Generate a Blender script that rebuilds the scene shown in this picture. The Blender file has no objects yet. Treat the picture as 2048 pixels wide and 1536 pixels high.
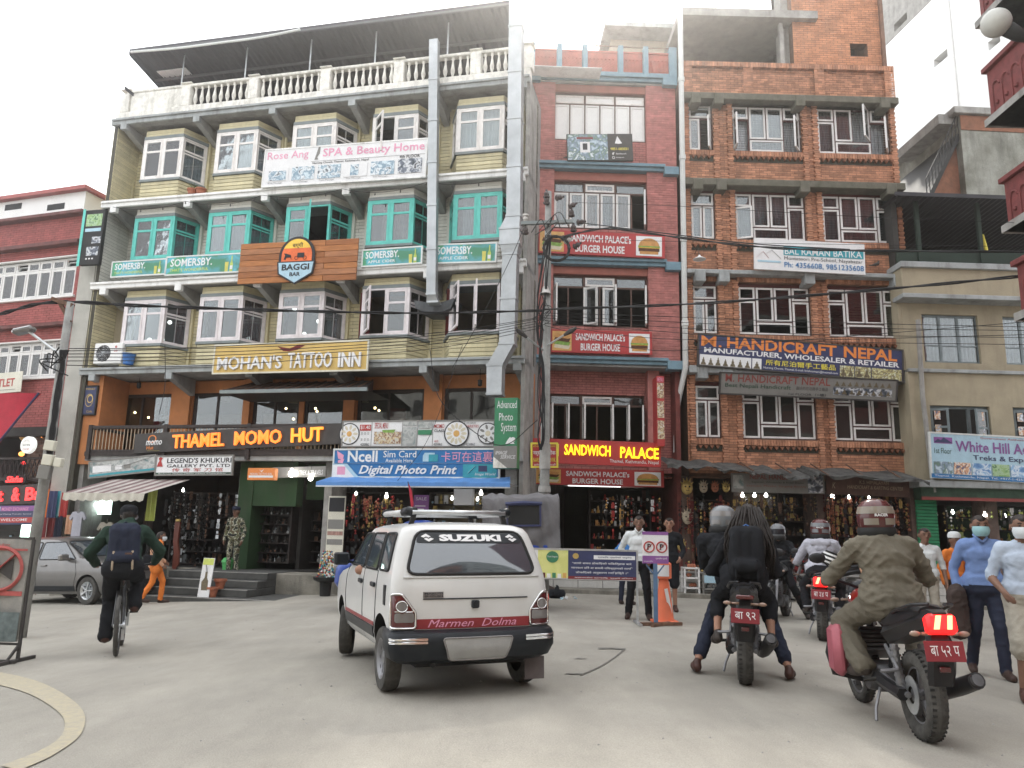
import bpy,bmesh,math,random
import numpy as np
from mathutils import Vector,Matrix
R_=math.radians
random.seed(7)
C=bpy.context.scene.collection
SC=bpy.context.scene
FPX,CAMH,PITCH,ROLL=1550.0,1.33,11.0,1.27
cd=bpy.data.cameras.new('camera');cam=bpy.data.objects.new('camera',cd);C.objects.link(cam)
cd.sensor_fit='HORIZONTAL';cd.sensor_width=36;cd.lens=FPX/2048*36
cd.clip_start=0.05;cd.clip_end=3000
CROT=Matrix.Rotation(R_(90+PITCH),3,'X')@Matrix.Rotation(R_(ROLL),3,'Z')
cam.matrix_world=Matrix.Translation((0,0,CAMH))@CROT.to_4x4()
SC.camera=cam
W=bpy.data.worlds.new('World');SC.world=W;W.use_nodes=True
wn,wl=W.node_tree.nodes,W.node_tree.links
wn.clear()
SUN_EL,SUN_AZ=45.5,6.0
sk=wn.new('ShaderNodeTexSky');sk.sky_type='NISHITA';sk.sun_disc=False
sk.sun_elevation=R_(SUN_EL);sk.sun_rotation=R_(SUN_AZ);sk.dust_density=6;sk.air_density=1.5;sk.altitude=1300
mx=wn.new('ShaderNodeMix');mx.data_type='RGBA'
mx.inputs[0].default_value=0.86
mx.inputs[7].default_value=(15.2,15.5,16.0,1)
bg=wn.new('ShaderNodeBackground');bg.inputs[1].default_value=0.1
wo=wn.new('ShaderNodeOutputWorld')
wl.new(sk.outputs[0],mx.inputs[6]);wl.new(mx.outputs[2],bg.inputs[0]);wl.new(bg.outputs[0],wo.inputs[0])
sd=bpy.data.lights.new('sun','SUN');sd.energy=2.2;sd.angle=R_(5);sd.color=(1,.95,.86)
sun=bpy.data.objects.new('sun',sd);C.objects.link(sun)
_d=Vector((math.sin(R_(SUN_AZ))*math.cos(R_(SUN_EL)),math.cos(R_(SUN_AZ))*math.cos(R_(SUN_EL)),math.sin(R_(SUN_EL))))
sun.rotation_euler=(-_d).to_track_quat('-Z','Y').to_euler()
SC.view_settings.view_transform='Standard';SC.view_settings.look='None'
SC.view_settings.gamma=1;SC.view_settings.use_curve_mapping=False
SC.view_settings.exposure=0.72
CAMP=Vector((0,0,CAMH))
def ray(px,py):return CROT@Vector(((px-1024)/FPX,(768-py)/FPX,-1))
def gz(x,y):
 x=max(-25,min(25,x))+.4;a=math.sqrt(x*x+.8)-.9;return .02-(.0335*a-.0145*x)
def G(px,py):
 d=ray(px,py);z=0
 for _ in range(12):p=CAMP+d*((z-CAMH)/d.z);z=gz(p.x,p.y)
 return p
def atY(px,py,Y):d=ray(px,py);return CAMP+d*(Y/d.y)
def onG(x,y):return Vector((x,y,gz(x,y)))
class Fr:
 def __init__(s,o,a):
  s.a=R_(a);s.o=Vector((o[0],o[1],0));s.u=Vector((math.cos(s.a),-math.sin(s.a),0));s.n=Vector((math.sin(s.a),math.cos(s.a),0))
 def uz(s,px,py,y=0.0):
  d=ray(px,py);pl=s.o+s.n*y;t=(pl-CAMP).dot(s.n)/d.dot(s.n);p=CAMP+d*t
  return(p-s.o).dot(s.u),p.z
 def w(s,u,y,z):return s.o+s.u*u+s.n*y+Vector((0,0,z))
 def mat(s,u=0,y=0,z=0):return Matrix.Translation(s.w(u,y,z))@Matrix.Rotation(-s.a,4,'Z')
 def loc(s,p):q=p-s.o;return q.dot(s.u),q.dot(s.n),p.z
MATS={}
def mk(name,rgb,rough=.75,var=.12,scale=4,bump=.0,bs=60,metal=0,spec=.3,rgb2=None,dirt=0,coat=0,dirtc=(.09,.08,.07),rnd=0,stretch=None,alpha=1):
 if name in MATS:return MATS[name]
 if name.startswith(('print_','sign_'))and not bump:bump,bs,dirt=.22,5,max(dirt,.16)
 m=bpy.data.materials.new(name);m.use_nodes=True;MATS[name]=m
 n,l=m.node_tree.nodes,m.node_tree.links;b=n['Principled BSDF']
 b.inputs['Roughness'].default_value=rough;b.inputs['Metallic'].default_value=metal
 b.inputs['Specular IOR Level'].default_value=spec
 if coat:b.inputs['Coat Weight'].default_value=coat;b.inputs['Coat Roughness'].default_value=.06
 tc=n.new('ShaderNodeTexCoord');src=tc.outputs['Object']
 if stretch:
  mp=n.new('ShaderNodeMapping');mp.inputs['Scale'].default_value=stretch;l.new(src,mp.inputs[0]);src=mp.outputs[0]
 nz=n.new('ShaderNodeTexNoise');nz.inputs['Scale'].default_value=scale;nz.inputs['Detail'].default_value=6;nz.inputs['Roughness'].default_value=.62
 l.new(src,nz.inputs[0])
 cr=n.new('ShaderNodeValToRGB');e=cr.color_ramp.elements
 e[0].position=.3;e[1].position=.7
 a=rgb2 or tuple(max(0,c*(1-var*1.6))for c in rgb);bcol=rgb if rgb2 else tuple(min(1,c*(1+var))for c in rgb)
 e[0].color=(*a,1);e[1].color=(*bcol,1);l.new(nz.outputs[0],cr.inputs[0]);out=cr.outputs[0]
 def mul(o,fac,blend='MULTIPLY',c=None):
  q=n.new('ShaderNodeMix');q.data_type='RGBA';q.blend_type=blend;q.clamp_result=False
  return q
 if rnd:
  at=n.new('ShaderNodeAttribute');at.attribute_name='rv'
  mr=n.new('ShaderNodeMapRange');mr.inputs[3].default_value=1-rnd;mr.inputs[4].default_value=1+rnd;l.new(at.outputs['Fac'],mr.inputs[0])
  q=mul(0,0);q.inputs[0].default_value=1;l.new(out,q.inputs[6]);l.new(mr.outputs[0],q.inputs[7]);out=q.outputs[2]
 if dirt:
  nd=n.new('ShaderNodeTexNoise');nd.inputs['Scale'].default_value=1.3;nd.inputs['Detail'].default_value=9;nd.inputs['Roughness'].default_value=.72
  mp2=n.new('ShaderNodeMapping');mp2.inputs['Scale'].default_value=(2.4,2.4,.45);l.new(tc.outputs['Object'],mp2.inputs[0]);l.new(mp2.outputs[0],nd.inputs[0])
  r2=n.new('ShaderNodeMapRange');r2.inputs[1].default_value=.5;r2.inputs[2].default_value=.72;r2.inputs[4].default_value=dirt;l.new(nd.outputs[0],r2.inputs[0])
  q=mul(0,0,'MIX');l.new(r2.outputs[0],q.inputs[0]);l.new(out,q.inputs[6]);q.inputs[7].default_value=(*dirtc,1);out=q.outputs[2]
 l.new(out,b.inputs['Base Color'])
 if bump:
  nb=n.new('ShaderNodeTexNoise');nb.inputs['Scale'].default_value=bs;nb.inputs['Detail'].default_value=5;l.new(tc.outputs['Object'],nb.inputs[0])
  bp=n.new('ShaderNodeBump');bp.inputs['Strength'].default_value=bump;bp.inputs['Distance'].default_value=.02;l.new(nb.outputs[0],bp.inputs['Height']);l.new(bp.outputs[0],b.inputs['Normal'])
 return m
def mk_emit(name,rgb,st):
 if name in MATS:return MATS[name]
 m=bpy.data.materials.new(name);m.use_nodes=True;MATS[name]=m;b=m.node_tree.nodes['Principled BSDF']
 b.inputs['Base Color'].default_value=(*[min(1,c)for c in rgb],1);b.inputs['Emission Color'].default_value=(*rgb,1);b.inputs['Emission Strength'].default_value=st
 return m
def mk_glass(name,tint=(.75,.8,.8),refl=1.0,rough=.03,dark=0.0):
 if name in MATS:return MATS[name]
 m=bpy.data.materials.new(name);m.use_nodes=True;MATS[name]=m;n,l=m.node_tree.nodes,m.node_tree.links;n.clear()
 o=n.new('ShaderNodeOutputMaterial');t=n.new('ShaderNodeBsdfTransparent');t.inputs[0].default_value=(*tint,1)
 g=n.new('ShaderNodeBsdfGlossy');g.inputs['Roughness'].default_value=rough;g.inputs[0].default_value=(refl,refl,refl,1)
 d=n.new('ShaderNodeBsdfDiffuse');d.inputs[0].default_value=(.12,.12,.11,1);mxd=n.new('ShaderNodeMixShader')
 nz=n.new('ShaderNodeTexNoise');nz.inputs['Scale'].default_value=2.5;tc=n.new('ShaderNodeTexCoord');l.new(tc.outputs['Object'],nz.inputs[0])
 bp=n.new('ShaderNodeBump');bp.inputs['Strength'].default_value=.025;bp.inputs['Distance'].default_value=.05;l.new(nz.outputs[0],bp.inputs['Height']);l.new(bp.outputs[0],g.inputs['Normal'])
 f=n.new('ShaderNodeFresnel');f.inputs[0].default_value=1.5;mx_=n.new('ShaderNodeMixShader')
 ad=n.new('ShaderNodeMath');ad.operation='ADD';ad.inputs[1].default_value=.05;l.new(f.outputs[0],ad.inputs[0])
 mxd.inputs[0].default_value=dark;l.new(t.outputs[0],mxd.inputs[1]);l.new(d.outputs[0],mxd.inputs[2])
 l.new(ad.outputs[0],mx_.inputs[0]);l.new(mxd.outputs[0],mx_.inputs[1]);l.new(g.outputs[0],mx_.inputs[2]);l.new(mx_.outputs[0],o.inputs[0])
 return m
def mk_pic(name,cols,scale=9,seed=0):
 if name in MATS:return MATS[name]
 m=bpy.data.materials.new(name);m.use_nodes=True;MATS[name]=m;n,l=m.node_tree.nodes,m.node_tree.links;b=n['Principled BSDF']
 b.inputs['Roughness'].default_value=.45
 tc=n.new('ShaderNodeTexCoord');mp=n.new('ShaderNodeMapping');mp.inputs['Location'].default_value=(seed*3.7,seed*1.9,seed*2.3);l.new(tc.outputs['Object'],mp.inputs[0])
 nz=n.new('ShaderNodeTexNoise');nz.inputs['Scale'].default_value=scale;nz.inputs['Detail'].default_value=3;nz.inputs['Distortion'].default_value=.6;l.new(mp.outputs[0],nz.inputs[0])
 cr=n.new('ShaderNodeValToRGB');e=cr.color_ramp.elements;cr.color_ramp.interpolation='EASE'
 k=len(cols)
 e[0].position=.34;e[0].color=(*cols[0],1);e[1].position=.68;e[1].color=(*cols[-1],1)
 for i in range(1,k-1):
  q=e.new(.34+.34*i/(k-1));q.color=(*cols[i],1)
 l.new(nz.outputs[0],cr.inputs[0]);l.new(cr.outputs[0],b.inputs['Base Color'])
 return m
def tag(o,label=None,cat=None,group=None,kind=None):
 if label:o['label']=label
 if cat:o['category']=cat
 if group:o['group']=group
 if kind:o['kind']=kind
 return o
def empty(name,M,label=None,cat=None,group=None):
 o=bpy.data.objects.new(name,None);C.objects.link(o);o.empty_display_size=.2
 if not isinstance(M,Matrix):M=Matrix.Translation(Vector(M))
 o.matrix_world=M;return tag(o,label,cat,group)
def link(name,me,parent=None,M=None):
 o=bpy.data.objects.new(name,me);C.objects.link(o);o.parent=parent
 if M is not None:o.matrix_basis=M
 return o
def copy_tree(o,parent=None):
 c=o.copy();C.objects.link(c);c.parent=parent
 for ch in o.children:copy_tree(ch,c)
 return c
class MB:
 def __init__(s):s.v=[];s.f=[];s.m=[];s.r=[];s.mi=0;s.rv=.5;s.T=None
 def add(s,vs,fs):
  k=len(s.v)
  if s.T is not None:vs=[s.T@Vector(p)for p in vs]
  s.v+=[tuple(p)for p in vs];s.f+=[tuple(i+k for i in f)for f in fs];s.m+=[s.mi]*len(fs);s.r+=[s.rv]*len(fs)
 def box(s,x0,x1,y0,y1,z0,z1):
  s.add([(x0,y0,z0),(x1,y0,z0),(x1,y1,z0),(x0,y1,z0),(x0,y0,z1),(x1,y0,z1),(x1,y1,z1),(x0,y1,z1)],[(0,3,2,1),(4,5,6,7),(0,1,5,4),(1,2,6,5),(2,3,7,6),(3,0,4,7)])
 def bbox(s,x0,x1,y0,y1,z0,z1,b=.01):
  xs=(x0,x0+b,x1-b,x1);
  ys=(y0,y0+b,y1-b,y1);zs=(z0,z0+b,z1-b,z1)
  vs=[]
  for sx in(0,1):
   for sy in(0,1):
    for sz in(0,1):
     X=(xs[0],xs[1])if not sx else(xs[3],xs[2]);Y=(ys[0],ys[1])if not sy else(ys[3],ys[2]);Z=(zs[0],zs[1])if not sz else(zs[3],zs[2])
     vs+=[(X[0],Y[1],Z[1]),(X[1],Y[0],Z[1]),(X[1],Y[1],Z[0])]
  bm=bmesh.new();bv=[bm.verts.new(p)for p in vs];bmesh.ops.convex_hull(bm,input=bv)
  bm.verts.index_update();s.add([v.co[:]for v in bm.verts],[[v.index for v in f.verts]for f in bm.faces]);bm.free()
 def brick(s,x0,x1,y0,y1,z0,z1):
  s.add([(x0,y0,z0),(x1,y0,z0),(x1,y0,z1),(x0,y0,z1),(x0,y1,z0),(x1,y1,z0),(x1,y1,z1),(x0,y1,z1)],[(0,1,2,3),(0,4,5,1),(3,2,6,7),(0,3,7,4),(1,5,6,2)])
 def quad(s,*p):s.add(p,[tuple(range(len(p)))])
 def obox(s,c,ax,ay,az,hx,hy,hz):
  c=Vector(c);ax,ay,az=Vector(ax)*hx,Vector(ay)*hy,Vector(az)*hz
  s.add([c+ax*i+ay*j+az*k for k in(-1,1)for i,j in((-1,-1),(1,-1),(1,1),(-1,1))],[(0,3,2,1),(4,5,6,7),(0,1,5,4),(1,2,6,5),(2,3,7,6),(3,0,4,7)])
 def bar(s,p,q,w,h=None):
  p,q=Vector(p),Vector(q);d=(q-p);L=d.length
  if L<1e-6:return
  d/=L;up=Vector((0,0,1))if abs(d.z)<.95 else Vector((0,1,0));a=d.cross(up).normalized();b=a.cross(d)
  s.obox((p+q)/2,a,b,d,w/2,(h or w)/2,L/2)
 def tube(s,pts,r,n=6,cap=True):
  pts=[Vector(p)for p in pts];k=len(pts);rs=r if isinstance(r,(list,tuple))else[r]*k
  t0=(pts[1]-pts[0]).normalized();a=t0.cross(Vector((0,0,1))if abs(t0.z)<.9 else Vector((1,0,0))).normalized();vs=[]
  for i in range(k):
   t=(pts[min(i+1,k-1)]-pts[max(i-1,0)]).normalized();a=(a-t*a.dot(t)).normalized();b=t.cross(a)
   for j in range(n):th=2*math.pi*j/n;vs.append(pts[i]+(a*math.cos(th)+b*math.sin(th))*rs[i])
  fs=[(i*n+j,i*n+(j+1)%n,(i+1)*n+(j+1)%n,(i+1)*n+j)for i in range(k-1)for j in range(n)]
  if cap:fs+=[tuple(range(n-1,-1,-1)),tuple((k-1)*n+j for j in range(n))]
  s.add(vs,fs)
 def lathe(s,prof,c=(0,0,0),axis='z',n=16,a0=0,a1=360,cap=False):
  full=abs(a1-a0)>=360;m=n if full else n+1;vs=[]
  for r,h in prof:
   for j in range(m):
    th=R_(a0+(a1-a0)*j/n);p=(r*math.cos(th),r*math.sin(th),h)
    if axis=='x':p=(p[2],p[0],p[1])
    if axis=='y':p=(p[0],p[2],p[1])
    vs.append((p[0]+c[0],p[1]+c[1],p[2]+c[2]))
  fs=[(i*m+j,i*m+(j+1)%m,(i+1)*m+(j+1)%m,(i+1)*m+j)for i in range(len(prof)-1)for j in range(n)]
  if cap and full:fs+=[tuple(range(m)),tuple((len(prof)-1)*m+j for j in range(m))]
  s.add(vs,fs)
 def sph(s,c,r,n=10,sc=(1,1,1)):
  k=n//2;prof=[(math.sin(math.pi*i/k)*r,-math.cos(math.pi*i/k)*r)for i in range(k+1)];prof[0]=(1e-4,-r);prof[-1]=(1e-4,r)
  vs=[];fs=[]
  for rr,h in prof:
   for j in range(n):th=2*math.pi*j/n;vs.append((c[0]+rr*math.cos(th)*sc[0],c[1]+rr*math.sin(th)*sc[1],c[2]+h*sc[2]))
  fs=[(i*n+j,i*n+(j+1)%n,(i+1)*n+(j+1)%n,(i+1)*n+j)for i in range(k)for j in range(n)]
  s.add(vs,fs)
 def prism(s,poly,y0,y1,plane='xz'):
  n=len(poly)
  f={'xz':lambda a,b,t:(a,t,b),'xy':lambda a,b,t:(a,b,t),'yz':lambda a,b,t:(t,a,b)}[plane]
  s.add([f(a,b,y0)for a,b in poly]+[f(a,b,y1)for a,b in poly],[tuple(range(n)),tuple(range(2*n-1,n-1,-1))]+[(i,i+n,(i+1)%n+n,(i+1)%n)for i in range(n)])
 def mesh(s,name,mats):
  me=bpy.data.meshes.new(name);me.from_pydata(s.v,[],s.f)
  for m in(mats if isinstance(mats,(list,tuple))else[mats]):me.materials.append(m)
  if s.f:
   me.polygons.foreach_set('material_index',s.m)
   at=me.attributes.new('rv','FLOAT','FACE');at.data.foreach_set('value',s.r)
  me.update();return me
 def build(s,name,mats,parent=None,M=None,smooth=False,fixn=False):
  me=s.mesh(name,mats)
  if fixn:
   bm=bmesh.new();bm.from_mesh(me);bmesh.ops.recalc_face_normals(bm,faces=bm.faces);bm.to_mesh(me);bm.free()
  if smooth:me.shade_smooth()
  return link(name,me,parent,M)
def shade_auto(o,ang=40):
 me=o.data;me.shade_smooth()
 try:me.set_sharp_from_angle(angle=R_(ang))
 except Exception:pass
 return o
def catmull(pts,k=6):
 P=[Vector(p)for p in pts];P=[P[0]*2-P[1]]+P+[P[-1]*2-P[-2]];out=[]
 for i in range(1,len(P)-2):
  for j in range(k):
   t=j/k;a,b,c,d=P[i-1:i+3]
   out.append(.5*((2*b)+(c-a)*t+(2*a-5*b+4*c-d)*t*t+(3*b-a-3*c+d)*t**3))
 return out+[P[-2]]
_T={}
def text_geo(s,bold=0.0,shear=0.0,sp=1.0):
 key=(s,bold,shear,sp)
 if key in _T:return _T[key]
 cu=bpy.data.curves.new('t','FONT');cu.body=s;cu.offset=bold;cu.shear=shear;cu.resolution_u=2;cu.space_character=sp
 o=bpy.data.objects.new('t',cu);C.objects.link(o);dg=bpy.context.evaluated_depsgraph_get();dg.update()
 me=o.evaluated_get(dg).to_mesh();vs=[(v.co.x,v.co.y)for v in me.vertices];fs=[tuple(p.vertices)for p in me.polygons]
 o.evaluated_get(dg).to_mesh_clear();bpy.data.objects.remove(o);bpy.data.curves.remove(cu)
 if not vs:vs=[(0,0),(1,0),(1,1)];fs=[(0,1,2)]
 xs=[v[0]for v in vs];ys=[v[1]for v in vs];x0,x1,y0,y1=min(xs),max(xs),min(ys),max(ys)
 vs=[((x-x0)/(x1-x0),(y-y0)/(y1-y0))for x,y in vs];_T[key]=(vs,fs);return _T[key]
def put_text(mb,s,x0,x1,z0,z1,y,bold=.01,shear=0,depth=0,fn=None,slope=0):
 vs,fs=text_geo(s,bold,shear);fn=fn or(lambda a,b,t:(a,t,b))
 P=[(x0+a*(x1-x0),z0+b*(z1-z0)+slope*a)for a,b in vs]
 mb.add([fn(a,b,y)for a,b in P],fs)
 if depth:
  from collections import Counter
  ed={}
  for f in fs:
   for i in range(len(f)):
    a,b=f[i],f[(i+1)%len(f)]
    if(b,a)in ed:del ed[(b,a)]
    else:ed[(a,b)]=1
  k=len(P);mb.add([fn(a,b,y)for a,b in P]+[fn(a,b,y+depth)for a,b in P],[(b,a,a+k,b+k)for a,b in ed])
def wall_geo(mb,u0,u1,z0,z1,y,holes,depth=.22):
 us=sorted({u0,u1}|{min(max(h[i],u0),u1)for h in holes for i in(0,1)});zs=sorted({z0,z1}|{min(max(h[i],z0),z1)for h in holes for i in(2,3)})
 ins=lambda a,b:any(h[0]<a<h[1]and h[2]<b<h[3]for h in holes)
 g=[[not ins((us[i]+us[i+1])/2,(zs[j]+zs[j+1])/2)for j in range(len(zs)-1)]for i in range(len(us)-1)]
 A,B=len(us)-1,len(zs)-1
 for i in range(A):
  for j in range(B):
   if not g[i][j]:continue
   a,b,c,d=us[i],us[i+1],zs[j],zs[j+1]
   mb.quad((a,y,c),(b,y,c),(b,y,d),(a,y,d));mb.quad((a,y+depth,c),(a,y+depth,d),(b,y+depth,d),(b,y+depth,c))
   if i==0 or not g[i-1][j]:mb.quad((a,y,c),(a,y,d),(a,y+depth,d),(a,y+depth,c))
   if i==A-1 or not g[i+1][j]:mb.quad((b,y,c),(b,y+depth,c),(b,y+depth,d),(b,y,d))
   if j==0 or not g[i][j-1]:mb.quad((a,y,c),(a,y+depth,c),(b,y+depth,c),(b,y,c))
   if j==B-1 or not g[i][j+1]:mb.quad((a,y,d),(b,y,d),(b,y+depth,d),(a,y+depth,d))
def bricks_geo(mb,u0,u1,z0,z1,y,holes,L=.22,Hh=.07,j=.012,proud=.008,rng=None,soldier=False):
 rng=rng or random;z=z0;row=0
 while z<z1-.02:
  zt=min(z+Hh-j,z1);x=u0-(L/2 if row%2 else 0)
  hs=sorted([(h[0],h[1])for h in holes if h[2]<zt and h[3]>z])
  while x<u1-.01:
   a,b=max(x,u0),min(x+L-j,u1);segs=[(a,b)]
   for h0,h1 in hs:segs=[t for s_,e_ in segs for t in((s_,min(e_,h0)),(max(s_,h1),e_))if t[1]-t[0]>.015]
   for s_,e_ in segs:
    if e_-s_>.015:
     mb.rv=rng.random();p=proud*(.5+rng.random());mb.brick(s_,e_,y-p,y+.002,z,zt)
   x+=L
  z+=Hh;row+=1
 mb.rv=.5
def tube_arc(c,r,a0,a1,n=12,ax='xz'):
 out=[]
 for i in range(n+1):
  t=R_(a0+(a1-a0)*i/n);p=(r*math.cos(t),r*math.sin(t))
  out.append({'xz':(c[0]+p[0],c[1],c[2]+p[1]),'yz':(c[0],c[1]+p[0],c[2]+p[1]),'xy':(c[0]+p[0],c[1]+p[1],c[2])}[ax])
 return out
mk('asphalt',(.385,.36,.31),.9,.10,.8,.35,90,rgb2=(.325,.306,.268),spec=.15)
mk('concrete',(.33,.32,.30),.9,.2,3,.3,40,dirt=.6)
mk('slab_grey',(.36,.38,.38),.8,.15,3,.15,40,dirt=.65)
mk('slab_white',(.82,.82,.80),.7,.06,3,.1,40,dirt=.5,dirtc=(.2,.19,.17))
mk('balus_white',(.78,.76,.70),.8,.15,6,.15,40,dirt=.6,dirtc=(.16,.15,.11))
mk('soffit',(.34,.34,.33),.9,.15,2,.1,30,dirt=.5)
mk('yellow_board',(.62,.56,.36),.7,.12,2,.1,50,rnd=.10,dirt=.3,dirtc=(.16,.15,.09))
mk('cream_board',(.68,.67,.61),.7,.08,2,.1,50,rnd=.08,dirt=.35,dirtc=(.25,.23,.19))
mk('joint_dark',(.07,.065,.05),.9)
mk('grey_paint',(.22,.25,.25),.6,.1,4,dirt=.3)
mk('frame_white',(.8,.77,.74),.5,.1,5,dirt=.3,dirtc=(.3,.25,.2))
mk('frame_pink',(.76,.71,.72),.5,.1,5,dirt=.3,dirtc=(.3,.25,.2))
mk('frame_teal',(.13,.56,.49),.45,.12,5,dirt=.15,dirtc=(.1,.3,.27))
mk('frame_pure',(.72,.71,.69),.45,.06,6,dirt=.15,dirtc=(.4,.38,.35))
mk('frame_maroon',(.10,.03,.028),.5,.2,6)
mk('frame_brown',(.11,.06,.045),.5,.2,6)
mk('orange_wall',(.50,.20,.075),.7,.12,2.5,.1,40,dirt=.35,dirtc=(.25,.1,.04))
mk('dark_wood',(.045,.035,.032),.6,.3,12,.2,60)
mk('baluster_tan',(.45,.36,.26),.6,.2,9)
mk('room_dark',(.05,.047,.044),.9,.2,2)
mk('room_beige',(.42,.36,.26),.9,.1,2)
mk('black',(.02,.02,.02),.6,.2)
mk('black_gloss',(.015,.015,.017),.25,.1,spec=.5)
mk('rubber',(.035,.034,.033),.85,.3,20,.2,80,dirt=.5,dirtc=(.12,.115,.1))
mk('rubber_dusty',(.075,.072,.066),.9,.3,14,.2,80)
mk('steel',(.55,.57,.58),.35,.15,5,.1,15,metal=.75)
mk('galv',(.40,.42,.43),.42,.14,2.2,.12,9,metal=.55,dirt=.2,dirtc=(.4,.4,.38))
mk('chrome',(.75,.75,.75),.12,.05,metal=1)
mk('rust',(.16,.09,.06),.8,.3,14,.3)
mk('red_brick',(.46,.185,.165),.75,.15,5,.15,70,rnd=.13,dirt=.18,dirtc=(.2,.08,.07))
mk('red_mortar',(.19,.06,.052),.9,.2)
mk('orange_brick',(.46,.225,.135),.8,.22,5,.2,70,rnd=.28,dirt=.35,dirtc=(.17,.085,.055))
mk('orange_brick_dark',(.25,.11,.065),.85,.2,5,.2,70,rnd=.25,dirt=.4,dirtc=(.1,.06,.045))
mk('orange_mortar',(.20,.12,.085),.95,.2)
mk('maroon_brick',(.36,.11,.10),.75,.12,4,.15,70,rnd=.12,dirt=.3,dirtc=(.14,.06,.055))
mk('maroon_mortar',(.14,.045,.04),.9,.2)
mk('blue_ledge',(.17,.27,.33),.7,.12,5,.1,50,dirt=.35,dirtc=(.12,.14,.15))
mk('moss_slab',(.17,.16,.13),.95,.3,4,.4,30,rgb2=(.09,.09,.065),dirt=.5)
mk('yellow_wall',(.38,.33,.235),.85,.1,1.6,.15,30,dirt=.4,dirtc=(.2,.17,.12))
mk('white_paint',(.8,.8,.78),.6,.04,2,dirt=.12,dirtc=(.5,.48,.44))
mk('pipe_white',(.66,.68,.66),.5,.08,2,dirt=.3,dirtc=(.35,.34,.3))
mk('curtain_white',(.82,.82,.80),.9,.12,3)
mk('curtain_grey',(.42,.43,.45),.9,.15,3)
mk('curtain_red',(.16,.03,.03),.9,.2,3)
mk('curtain_pink',(.40,.24,.20),.9,.3,6,stretch=(6,6,1))
mk('curtain_floral',(.40,.36,.30),.9,.2,9,rgb2=(.14,.15,.18))
mk('canopy_metal',(.05,.05,.056),.7,.15,2,.1,30)
mk('pole_concrete',(.30,.30,.285),.9,.18,5,.35,50,dirt=.5,dirtc=(.12,.12,.11))
mk('cable',(.025,.025,.026),.7,.1)
mk('blue_plastic',(.05,.16,.42),.5,.15)
mk('terracotta',(.38,.14,.08),.8,.2,8)
mk('plant',(.07,.13,.04),.8,.3,12)
mk('print_white',(.74,.74,.74),.5,.04,dirt=.12,dirtc=(.5,.5,.48))
mk('print_black',(.02,.02,.025),.5,.05)
mk('print_red',(.42,.045,.04),.5,.08)
mk('print_green',(.05,.22,.11),.5,.1)
mk('print_blue',(.03,.17,.40),.5,.08)
mk('print_teal',(.04,.30,.36),.5,.1)
mk('print_navy',(.045,.052,.12),.5,.1)
mk('print_yellow',(.72,.62,.08),.5,.06)
mk('print_lime',(.55,.62,.15),.5,.08)
mk('print_orange',(.72,.24,.06),.5,.06)
mk('print_pink',(.72,.32,.45),.5,.06)
mk('print_purple',(.25,.10,.30),.5,.1)
mk('print_sky',(.40,.58,.68),.5,.06)
mk('gold',(.55,.40,.14),.4,.2,metal=.5)
G_OFF=mk_glass('window_glass',(.72,.77,.78),1,.03)
G_DK=mk_glass('window_glass_dark',(.30,.33,.34),1,.03,.25)
mk_emit('bulb',(1,.97,.9),14);mk_emit('bulb_warm',(1,.72,.38),10);mk_emit('bulb_white',(.9,1,1),16)
mk_emit('neon_red',(1,.05,.05),.9);mk_emit('neon_orange',(1,.24,.03),.75);mk_emit('neon_yellow',(1,.78,.02),.7);mk_emit('panel_lit',(.75,1,.9),2.2);mk_emit('window_glow',(1,.97,.92),3.0)
M_=MATS
def road_mat():
 m=MATS['asphalt'];n,l=m.node_tree.nodes,m.node_tree.links;b=n['Principled BSDF'];tc=[x for x in n if x.type=='TEX_COORD'][0];src=b.inputs['Base Color'].links[0].from_socket
 def layer(src,sc,lo,hi,p0,p1,st=(1,1,1),det=5,col=None):
  mp=n.new('ShaderNodeMapping');mp.inputs['Scale'].default_value=st;l.new(tc.outputs['Object'],mp.inputs[0]);z=n.new('ShaderNodeTexNoise');z.inputs['Scale'].default_value=sc;z.inputs['Detail'].default_value=det;z.inputs['Roughness'].default_value=.65;l.new(mp.outputs[0],z.inputs[0])
  r=n.new('ShaderNodeMapRange');r.inputs[1].default_value=p0;r.inputs[2].default_value=p1;r.inputs[3].default_value=lo;r.inputs[4].default_value=hi;l.new(z.outputs[0],r.inputs[0]);q=n.new('ShaderNodeMix');q.data_type='RGBA';q.blend_type='MULTIPLY';q.inputs[0].default_value=1;l.new(src,q.inputs[6]);l.new(r.outputs[0],q.inputs[7]);return q.outputs[2]
 s=layer(src,.22,.9,1.06,.35,.65);s=layer(s,1.4,.9,1.06,.4,.62,(1,.35,1),8);s=layer(s,95,.9,1.06,.38,.62,det=2);s=layer(s,3.2,1,.84,.66,.74,(1,1,1),9);l.new(s,b.inputs['Base Color'])
road_mat()
_S={}
def sash_mesh(w,h,t,split,mf,dep=.045):
 key=('s',round(w,3),round(h,3),t,split,mf)
 if key in _S:return _S[key]
 mb=MB();a=t
 mb.box(0,a,0,dep,0,h);mb.box(w-a,w,0,dep,0,h);mb.box(a,w-a,0.002,dep-.002,0,a);mb.box(a,w-a,.002,dep-.002,h-a,h)
 if split:mb.box(a,w-a,.004,dep-.004,h*split-a/2,h*split+a/2)
 if t>.04:
  mb.tube([(w*.08 if w<.3 else w-a/2,-.02,h*.45),(w*.08 if w<.3 else w-a/2,-.02,h*.52)],.008,4)
 _S[key]=mb.mesh('sash',M_[mf]);return _S[key]
def pane_mesh(w,h,t,z0,z1,mg):
 key=('p',round(w,3),round(z0,3),round(z1,3),t,mg)
 if key in _S:return _S[key]
 mb=MB();mb.box(t*.8,w-t*.8,.018,.024,z0,z1);_S[key]=mb.mesh('pane',M_[mg]);return _S[key]
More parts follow.
